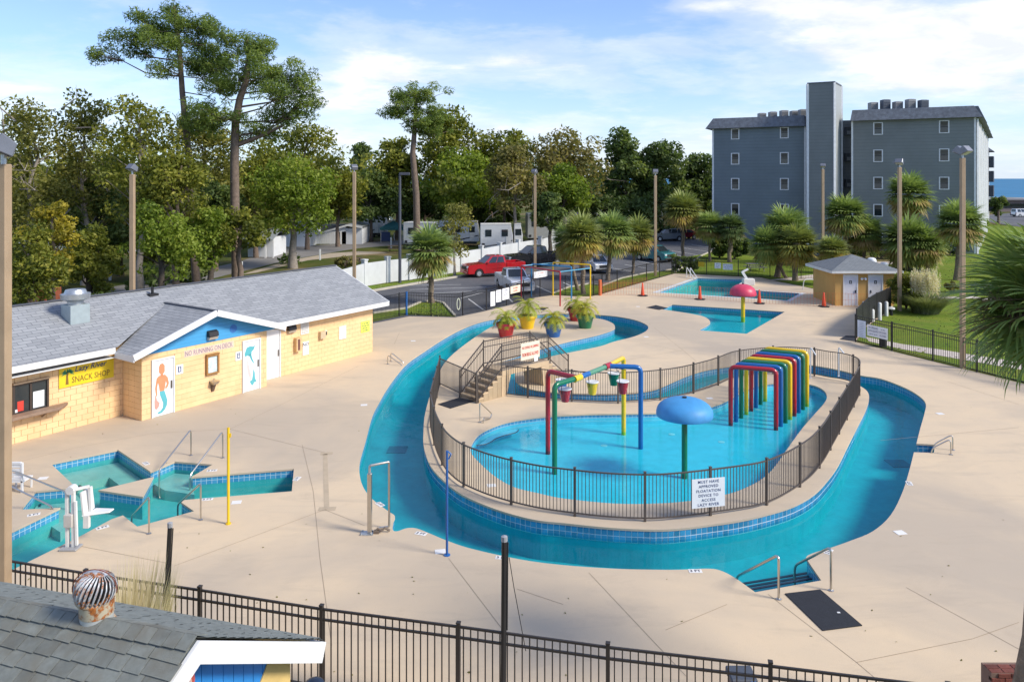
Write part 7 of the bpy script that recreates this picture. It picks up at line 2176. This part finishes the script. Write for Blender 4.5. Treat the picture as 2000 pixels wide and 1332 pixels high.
# ------------------------------------------------------------------ vehicles
def carpaint(name, c): return M(name, c, .22, .15, var=.03, scale=2, coat=.8, world=False)
tyre_me = MB().lathe([(.20, -.11), (.33, -.11), (.37, -.07), (.37, .07), (.33, .11), (.20, .11)], (0, 0, 0), 20, Matrix.Rotation(math.pi / 2, 4, 'X')).mesh('tyre', TYRE, smooth=30)
rim_me = MB().lathe([(.0, -.10), (.06, -.10), (.07, -.07), (.19, -.06), (.215, -.105), (.215, .1), (0, .1)], (0, 0, 0), 14, Matrix.Rotation(math.pi / 2, 4, 'X')).mesh('rim', GALV, smooth=30)
HL = M('headlight_glass', (.62, .64, .66), .1, coat=.5)
TL = M('taillight_red', (.35, .01, .012), .2, coat=.5)
PLASTICB = M('bumper_plastic', (.03, .03, .032), .6)
def vehicle(label, loc, heading, kind, paint_, cat, scale=1.0):
    name = {'pickup': 'pickup_truck', 'suv': 'parked_car', 'sedan': 'parked_car', 'van': 'parked_car'}[kind]
    root = thing(name, label, cat, (0, 0, 0), 'vehicles in the car parks')
    if kind == 'pickup': L_, hood, ca, cb, belt, top, wid, wb0, wb1, wr = 5.75, 1.16, .62, -.95, 1.24, 1.90, 1.96, 1.78, -1.85, 1.0
    elif kind == 'suv': L_, hood, ca, cb, belt, top, wid, wb0, wb1, wr = 4.7, 1.05, .85, -2.25, 1.08, 1.72, 1.86, 1.40, -1.40, .92
    elif kind == 'van': L_, hood, ca, cb, belt, top, wid, wb0, wb1, wr = 5.0, 1.1, 1.5, -2.4, 1.1, 1.9, 1.95, 1.5, -1.5, .92
    else: L_, hood, ca, cb, belt, top, wid, wb0, wb1, wr = 4.6, .86, .65, -1.75, .94, 1.42, 1.78, 1.38, -1.38, .86
    h2 = L_ / 2; w = wid / 2; ar = .43 * wr
    def arch(x): return [(x + ar * math.cos(a), .36 * wr + ar * math.sin(a)) for a in [math.pi * k / 8 for k in range(9)] if .36 * wr + ar * math.sin(a) > .30]
    gc = .32
    prof = [(h2 - .08, gc), (h2, .45), (h2 - .02, hood - .22), (h2 - .12, hood - .06), (h2 - .5, hood), (ca + .75, hood + .04), (ca + .55, belt)]
    if kind == 'pickup': prof += [(cb - .02, belt), (cb - .02, .86), (-h2 + .03, .86)]
    else: prof += [(cb - .1, belt), (-h2 + .10, belt - .06 if kind == 'sedan' else belt)]
    prof += [(-h2, .50), (-h2 + .06, gc)]
    bot = [(wb1 - ar - .02, gc)] + [(wb1 - ar * math.cos(math.pi * k / 8), .36 * wr + ar * math.sin(math.pi * k / 8)) for k in range(9)] + [(wb1 + ar + .02, gc), (wb0 - ar - .02, gc)] + [(wb0 - ar * math.cos(math.pi * k / 8), .36 * wr + ar * math.sin(math.pi * k / 8)) for k in range(9)] + [(wb0 + ar + .02, gc)]
    bot = [p for p in bot if p[1] >= gc - .001]
    poly = prof + bot
    m = MB(); m.extrude([(x, w, z) for x, z in poly], (0, -2 * w, 0))
    m.build('body', paint_, root, smooth=35, bevel=.05, seg=2)
    # cabin
    fx, bx = ca + (.62 if kind != 'van' else .8), cb + (0 if kind != 'sedan' else -.1)
    fxt, bxt = ca - .18, cb + (.14 if kind == 'pickup' else (.28 if kind == 'suv' else (.75 if kind == 'sedan' else .1)))
    w0, w1 = w - .05, w - .23
    lo = [Vector((fx, -w0, belt - .02)), Vector((fx, w0, belt - .02)), Vector((bx, w0, belt - .02)), Vector((bx, -w0, belt - .02))]
    hi = [Vector((fxt, -w1, top)), Vector((fxt, w1, top)), Vector((bxt, w1, top)), Vector((bxt, -w1, top))]
    m = MB(); m.add(lo + hi, [(0, 1, 5, 4), (1, 2, 6, 5), (2, 3, 7, 6), (3, 0, 4, 7), (4, 5, 6, 7), (3, 2, 1, 0)])
    m.build('cabin', paint_, root, smooth=35, bevel=.07, seg=3)
    def pane(a, b__, c, d, u0, u1, v0, v1, nm):
        def bl_(u, v): return a.lerp(b__, u).lerp(d.lerp(c, u), v)
        q = [bl_(u0, v0), bl_(u1, v0), bl_(u1, v1), bl_(u0, v1)]
        nr_ = (q[1] - q[0]).cross(q[3] - q[0]).normalized()
        ctr_ = (lo[0] + lo[2] + hi[0] + hi[2]) / 4
        if nr_.dot(q[0] - ctr_) < 0: nr_ = -nr_
        m = MB(); m.extrude([p + nr_ * .012 for p in q], -nr_ * .02); m.build(nm, GLASSD, root)
    pane(lo[0], lo[1], hi[1], hi[0], .07, .93, .10, .92, 'windscreen')
    pane(lo[2], lo[3], hi[3], hi[2], .10, .90, .18, .88, 'rear_window')
    for (a, b__, c, d) in ((lo[1], lo[2], hi[2], hi[1]), (lo[0], lo[3], hi[3], hi[0])):
        cuts = [(.13, .50), (.54, .90)] if kind in ('pickup', 'sedan') else [(.13, .42), (.45, .70), (.73, .93)]
        for u0, u1 in cuts: pane(a, b__, c, d, u0, u1, .12, .88, 'side_window')
    if kind == 'pickup':
        m = MB()
        for sy in (-1, 1): m.box(-h2 + .03, cb - .02, sy * (w - .05) - .05, sy * (w - .05) + .05, .80, belt + .02)
        m.box(-h2 + .03, -h2 + .12, -w + .1, w - .1, .80, belt + .02)
        m.build('bed', paint_, root, bevel=.02)
        MB().box(-h2 + .12, cb - .03, -w + .1, w - .1, .86, .88).build('bed_floor', PLASTICB, root)
    for sx in (wb0, wb1):
        for sy in (-1, 1):
            wh_ = link(bpy.data.objects.new('wheel', tyre_me), root); wh_.location = (sx, sy * (w - .09), .37 * wr); wh_.scale = (wr,) * 3
            if sy > 0: wh_.rotation_euler = (0, 0, math.pi)
            r_ = link(bpy.data.objects.new('rim', rim_me), wh_); r_.location = (0, -.012, 0)
    for sy in (-1, 1):
        MB().box(h2 - .13, h2 + .012, sy * (w - .22) - .17, sy * (w - .22) + .17, hood - .32, hood - .12).build('headlight', HL, root, bevel=.03)
        MB().box(-h2 - .012, -h2 + .10, sy * (w - .12) - .08, sy * (w - .12) + .08, belt - .42, belt - .08).build('taillight', TL, root, bevel=.02)
        MB().box(ca + .25, ca + .42, sy * (w + .06) - .07, sy * (w + .06) + .07, belt, belt + .16).build('mirror', paint_, root, bevel=.03)
    MB().box(h2 - .06, h2 + .02, -w + .42, w - .42, hood - .46, hood - .16).build('grille', PLASTICB, root, bevel=.02)
    MB().box(h2 - .08, h2 + .06, -w + .08, w - .08, .34, .52).build('bumper', PLASTICB if kind != 'pickup' else paint_, root, bevel=.03)
    MB().box(-h2 - .07, -h2 + .06, -w + .08, w - .08, .36, .54).build('bumper', GALV if kind == 'pickup' else PLASTICB, root, bevel=.03)
    for k in ((ca + cb) / 2 + .02, ) if kind != 'van' else (0.0,):
        for sy in (-1, 1): MB().box(k - .13, k + .03, sy * (w + .006) - .012, sy * (w + .006) + .012, belt - .14, belt - .11).build('door_handle', PLASTICB, root)
    m = MB()
    for x in (ca + .45, (ca + cb) / 2 + .1, cb + .05):
        for sy in (-1, 1): m.box(x - .006, x + .006, sy * (w + .001) - .004, sy * (w + .001) + .004, .45, belt - .03)
    m.build('door_seam', PLASTICB, root)
    root.location = (loc[0], loc[1], .005)
    root.rotation_euler = (0, 0, heading)
    root.scale = (scale,) * 3
    return root
def hd(p, q): return math.atan2(q[1] - p[1], q[0] - p[0])      # heading from tail p to nose q
vehicle('bright red pickup truck with empty bed beside the white wall', (-1.75, 70.4), hd((.86, 71.6), (-4.5, 69.2)), 'pickup', carpaint('paint_red', (.50, .010, .018)), 'pickup truck', 1.0)
vehicle('black pickup truck behind the red one by the white wall', (2.3, 77.6), hd((5.3, 79.6), (-.9, 76.6)), 'pickup', carpaint('paint_black', (.010, .011, .014)), 'pickup truck', 1.12)
vehicle('white pickup truck nosed up to the black fence', (.15, 61.0), hd((-.9, 64.5), (.6, 59)), 'pickup', carpaint('paint_white', (.78, .79, .80)), 'pickup truck', .95)
vehicle('white car parked facing the pool between two palms', (8.0, 73.5), hd((6.6, 77), (8.2, 72)), 'suv', carpaint('paint_white', (0, 0, 0)), 'car', .95)
vehicle('teal car with white headlamps parked behind the chain link fence', (15.6, 83.0), hd((13.6, 86), (16.8, 81.6)), 'suv', carpaint('paint_teal', (.03, .20, .22)), 'car', 1.0)
vehicle('silver grey car parked at the back of the far car park', (22.4, 109.5), hd((25, 110), (20, 109)), 'suv', carpaint('paint_grey', (.16, .18, .20)), 'car', 1.05)
vehicle('dark red car beside the silver one at the back', (25.3, 112.5), hd((27.2, 113), (23, 112)), 'sedan', carpaint('paint_dark_red', (.17, .008, .018)), 'car', 1.05)
vehicle('dark blue car glimpsed behind the far fence under the palms', (31.3, 78.5), hd((29, 79), (34, 78)), 'suv', carpaint('paint_navy', (.014, .018, .03)), 'car', 1.0)
vehicle('white van in the far car park by the sea', (120, 178), 0.1, 'van', carpaint('paint_white', (0, 0, 0)), 'van', 1.0)
vehicle('silver car in the far car park in front of the white van', (112, 160), .2, 'suv', carpaint('paint_grey', (0, 0, 0)), 'car', 1.0)
vehicle('pale silver car nearest in the far car park by the sea', (108, 148), .2, 'sedan', carpaint('paint_silver', (.36, .37, .38)), 'car', 1.0)
vehicle('grey pickup truck under the trees behind the small caravan', (-23.5, 142), 3.0, 'pickup', carpaint('paint_grey', (0, 0, 0)), 'pickup truck', 1.0)
t = thing('beach_house', 'long low grey building at the beach car park', 'building', (135, 205, 0))
MB().box(122, 150, 205, 212, 0, 3.1).build('wall', M('beach_wall', (.22, .17, .16), .8), t); MB().box(121, 151, 204, 213, 3.1, 3.5).build('roof', M('beach_roof', (.20, .20, .21), .8), t); MB().box(125, 148, 204.9, 205, 1.0, 2.2).build('window', GLASSD, t)

# ------------------------------------------------------------------ caravans, tents, sheds beyond the wall
CARW = M('caravan_white', (.60, .61, .62), .4, var=.05)
CARG = M('caravan_grey', (.36, .37, .37), .5, var=.06)
CAP = M('caravan_stripe', (.03, .03, .035), .5)
def caravan(label, x0p, x1p, ybot, Y, h, mat, turn=0.0, depth=2.5, stripes=True, slide=True):
    a, c = (x0p - 1000) * Y / F, (x1p - 1000) * Y / F
    L_ = c - a
    root = thing('caravan', label, 'caravan', (0, 0, 0), 'caravans parked beyond the wall')
    zb = .65
    m = MB(); m.extrude([(-L_ / 2, 0, zb), (L_ / 2, 0, zb), (L_ / 2 - .02, 0, zb + h * .5), (L_ / 2 - .25, 0, zb + h), (-L_ / 2 + .1, 0, zb + h), (-L_ / 2, 0, zb + h - .15)], (0, depth, 0)); m.build('shell', mat, root, bevel=.05)
    MB().box(-L_ / 2 + .05, L_ / 2 - .2, -.02, depth + .02, zb + h - .02, zb + h + .08).build('roof', OFFWHITE, root)
    MB().box(-L_ / 2 + .3, L_ / 2 - .3, .2, depth - .2, .35, zb).build('chassis', CAP, root)
    n_ = max(1, int(L_ / 1.8))
    for k in range(n_):
        x = -L_ / 2 + (k + .5) * L_ / n_ 
        MB().box(x - .38, x + .38, -.035, -.02, zb + h * .48, zb + h * .78).build('window', GLASSD, root, bevel=.03)
    if L_ > 2.5:
        MB().box(L_ * .28, L_ * .28 + .62, -.03, -.02, zb + .1, zb + h * .82).build('door', OFFWHITE, root)
    MB().box(-L_ / 2 + .2, -L_ / 2 + .55, -.03, -.02, zb + .18, zb + .50).build('hatch', CAP, root)
    if stripes:
        m = MB(); m.extrude([(-L_ / 2 + .02, -.022, zb + .12), (L_ * .1, -.022, zb + .42), (L_ / 2 - .05, -.022, zb + .9), (L_ / 2 - .05, -.022, zb + .78), (L_ * .12, -.022, zb + .30), (-L_ / 2 + .02, -.022, zb + .06)], (0, .01, 0)); m.build('stripe', CAP, root)
    for sx in (-.35, .45):
        for sy in (.05, depth - .05):
            wh_ = link(bpy.data.objects.new('wheel', tyre_me), root); wh_.location = (sx, sy, .34)
    root.location = ((a + c) / 2, Y, 0); root.rotation_euler = (0, 0, turn)
caravan('small white caravan with dark trim next to the car shelter', 706, 742, 463, 116, 2.5, CARW, -.5)
caravan('white caravan with a curved black swoosh right of the slim lamp', 786, 850, 477, 96, 2.7, CARW, -.2)
caravan('long white caravan hidden behind the small olive tree', 855, 935, 475, 100, 2.6, CARW)
caravan('white caravan with black windows just beyond the white wall', 938, 1002, 482, 92, 2.75, CARW, .05)
caravan('white caravan end with a tall dark door beside the last one', 1004, 1021, 476, 95, 2.6, CARW, 0, 2.5, False)
caravan('big grey caravan behind the leaning dark oak', 1030, 1085, 462, 106, 3.4, CARG, .1, 2.5, False)
caravan('distant white caravan high behind the palm trio', 1165, 1230, 425, 150, 2.6, CARW)
caravan('distant white caravan under the low dark oak', 1255, 1300, 440, 138, 2.5, CARW)
t = thing('canopy_tent', 'dark teal canopy tent between two caravans', 'tent', PX(770, 470, 108))
c = PX(768, 470, 108); c.z = 0
for sx in (-1.5, 1.5):
    for sy in (-1.5, 1.5): MB().cyl(c + Vector((sx, sy, 0)), c + Vector((sx, sy, 2.0)), .04, .04, 6).build('leg', OFFWHITE, t)
m = MB(); m.add([c + Vector((sx * 1.65, sy * 1.65, 1.75)) for sx, sy in ((-1, -1), (1, -1), (1, 1), (-1, 1))] + [c + Vector((sx * 1.65, sy * 1.65, 2.1)) for sx, sy in ((-1, -1), (1, -1), (1, 1), (-1, 1))] + [c + Vector((0, 0, 3.0))], [(0, 1, 5, 4), (1, 2, 6, 5), (2, 3, 7, 6), (3, 0, 4, 7), (4, 5, 8), (5, 6, 8), (6, 7, 8), (7, 4, 8)]); m.build('canopy', M('tent_teal', (.02, .11, .11), .8), t)
m = MB(); m.box(c.x - 1.5, c.x - .2, c.y - 1.5, c.y - 1.3, .2, 1.5); m.build('side_cloth', M('tent_blue', (.03, .05, .12), .8), t)
t = thing('canopy_tent', 'purple canopy tent far behind the palm trio', 'tent', PX(1140, 425, 145))
c = PX(1141, 425, 145); c.z = 0
for sx in (-1.7, 1.7): MB().cyl(c + Vector((sx, -1.7, 0)), c + Vector((sx, -1.7, 2.2)), .04, .04, 6).build('leg', OFFWHITE, t)
m = MB(); m.add([c + Vector((sx * 1.9, sy * 1.9, 1.9)) for sx, sy in ((-1, -1), (1, -1), (1, 1), (-1, 1))] + [c + Vector((0, 0, 3.4))], [(0, 1, 4), (1, 2, 4), (2, 3, 4), (3, 0, 4), (3, 2, 1, 0)]); m.build('canopy', M('tent_purple', (.15, .05, .20), .7), t)
# white sheds
SHW = M('shed_white', (.66, .68, .70), .7, var=.06, scale=1.0)
SHR = M('shed_roof', (.33, .36, .38), .6, .3, var=.1)
t = thing('car_shelter', 'white open fronted shed with plank gates and sloping roof', 'shed', G(660, 478))
Ys = 104
X = lambda p, Y=Ys: (p - 1000) * Y / F
zt = lambda y, Y=Ys: HC - (y - HY) * Y / F
m = MB(); m.extrude([(X(626), Ys, 0.1), (X(706), Ys - .5, .1), (X(706), Ys - .5, zt(444)), (X(684), Ys - .2, zt(437)), (X(626), Ys, zt(455))], (.8, 6, 0))
m = MB(); m.box(X(676), X(707), Ys, Ys + 6, 0, zt(446)); m.build('wall', SHW, t)
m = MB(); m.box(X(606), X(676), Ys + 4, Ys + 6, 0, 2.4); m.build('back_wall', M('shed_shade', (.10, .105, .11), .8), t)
m = MB(); m.add([(X(624), Ys - .4, zt(454)), (X(680), Ys - .4, zt(438)), (X(680), Ys + 6.4, zt(438)), (X(624), Ys + 6.4, zt(454)), (X(709), Ys - .4, zt(443)), (X(709), Ys + 6.4, zt(443))], [(0, 1, 2, 3), (1, 4, 5, 2)]); m.v += [(p[0], p[1], p[2] - .16) for p in m.v]; m.f += [tuple(i + 6 for i in q[::-1]) for q in m.f[:2]] + [(0, 6, 7, 1), (1, 7, 10, 4)]
m.build('roof', SHR, t)
m = MB(); m.extrude([(X(624), Ys - .42, zt(454)), (X(680), Ys - .42, zt(438)), (X(709), Ys - .42, zt(443)), (X(709), Ys - .42, zt(446)), (X(680), Ys - .42, zt(441.5)), (X(624), Ys - .42, zt(457.5))], (0, .05, 0)); m.build('fascia', WHITE, t)
m = MB(); m.extrude([(X(628), Ys - .1, zt(455)), (X(676), Ys - .1, zt(442)), (X(676), Ys - .1, zt(452)), (X(628), Ys - .1, zt(456.5))], (0, .1, 0)); m.build('gable_panel', SHW, t)
for p in (627, 646, 666): MB().box(X(p) - .1, X(p) + .1, Ys - .2, Ys, 0, zt(453)).build('post', WHITE, t)
for k in range(12):
    p0 = 607 + k * 4.5; MB().box(X(p0), X(p0 + 4.1), Ys - .3, Ys - .24, .05, 1.75).build('plank', WHITE, t)
t = thing('shed', 'long low white shed with grey roof left of the car shelter', 'shed', G(570, 482))
Ys2 = 100
m = MB(); m.box(X(535, Ys2), X(604, Ys2), Ys2, Ys2 + 6, 0, 2.3); m.build('wall', SHW, t)
m = MB(); m.add([(X(532, Ys2), Ys2 - .4, 2.25), (X(606, Ys2), Ys2 - .4, 2.25), (X(606, Ys2), Ys2 + 3, 3.3), (X(532, Ys2), Ys2 + 3, 3.3), (X(606, Ys2), Ys2 + 6.4, 2.25), (X(532, Ys2), Ys2 + 6.4, 2.25)], [(0, 1, 2, 3), (3, 2, 4, 5)]); m.build('roof', SHR, t)
t = thing('shed', 'white shed with porch posts half hidden by the forked pine', 'shed', G(510, 498))
Ys3 = 86
m = MB(); m.box(X(478, Ys3), X(528, Ys3), Ys3 + 1, Ys3 + 6, 0, 2.2); m.build('wall', SHW, t)
m = MB(); m.add([(X(474, Ys3), Ys3 - .5, 2.1), (X(536, Ys3), Ys3 - .5, 2.1), (X(536, Ys3), Ys3 + 3, 3.1), (X(474, Ys3), Ys3 + 3, 3.1), (X(536, Ys3), Ys3 + 6, 2.2), (X(474, Ys3), Ys3 + 6, 2.2)], [(0, 1, 2, 3), (3, 2, 4, 5)]); m.build('roof', SHR, t)
for p in (519, 534): MB().box(X(p, Ys3) - .08, X(p, Ys3) + .08, Ys3 - .2, Ys3, 0, 2.1).build('post', WHITE, t)
t = thing('shed', 'pale house wall deep among the left trees', 'shed', (-55, 88, 0))
MB().box(-60, -45, 92, 96, 0, 2.5).build('wall', SHW, t); MB().box(-60.4, -44.6, 91.5, 96.5, 2.5, 2.75).build('roof', SHR, t)
for k in range(4): MB().box(-59 + k * 3.6, -57.7 + k * 3.6, 91.96, 92, .9, 1.9).build('window', GLASSD, t)
# white marker posts on the camp verge
for k, (px_, yb, yt, lab) in enumerate(((625, 508, 487, 'white marker post on the verge left of the third lamp'), (472, 531, 511, 'white marker post beside the forked pine trunk'), (764, 485, 464, 'white marker post left of the slim lamp'), (770, 470, 454, 'white marker post in front of the teal tent'), (215, 548, 520, 'white marker post left of the second lamp'), (345, 548, 530, 'white marker post right of the second lamp'), (891, 499, 481, 'white marker post behind the first palm'), (963, 480, 468, 'white marker post in front of the near caravan'))):
    g = G(px_, yb); h_ = (yb - yt) * g.y / F
    o = MB().box(g.x - .08, g.x + .08, g.y - .08, g.y + .08, 0, h_).build('marker_post', WHITE); tag(o, lab, 'marker post', 'white marker posts')
# skip and picnic tables
g = G(75, 592, 0); g = Vector((-29.5, 48, 0))
t = thing('waste_skip', 'rusty orange waste skip behind the left end of the roof', 'skip', (-29.5, 47.5, 0))
c = PX(72, 575, 47.5)
MB().box(c.x - .9, c.x + .9, 47, 48.6, 0, HC - (565 - HY) * 47.5 / F).build('skip', M('skip_rust', (.26, .07, .035), .8, var=.25, scale=4), t, bevel=.03); MB().box(c.x - .92, c.x - .1, 46.97, 47, .2, HC - (570 - HY) * 47.5 / F).build('front', M('skip_dark', (.03, .04, .05), .7), t)
TBL = M('table_grey', (.16, .16, .15), .7); TBB = M('table_brown', (.09, .06, .045), .8)
def picnic(lab, g, rz, mt):
    t = thing('picnic_table', lab, 'picnic table', (0, 0, 0), 'picnic tables')
    for k in range(4): MB().box(-.9, .9, -.38 + k * .19, -.21 + k * .19, .72, .76).build('plank', mt, t)
    for sy in (-.72, .72): MB().box(-.9, .9, sy - .14, sy + .14, .42, .46).build('bench', mt, t)
    for sx in (-.65, .65):
        m = MB()
        for sy in (-1, 1): m.bar((sx, sy * .62, 0), (sx, sy * .22, .72), .05, .09)
        m.bar((sx, -.8, .40), (sx, .8, .40), .05, .08); m.build('leg_frame', mt, t)
    t.location = g; t.rotation_euler = (0, 0, rz)
picnic('grey picnic table on the grass behind the rear pool', G(1475, 530), .05, TBL)
picnic('brown picnic table behind the white wall by the third lamp', G(690, 518), .3, TBB)
picnic('brown picnic table on the verge left of the slim lamp', G(772, 492), .2, TBB)
picnic('brown picnic table under the left trees behind the roof fan', G(182, 532), .2, TBB)
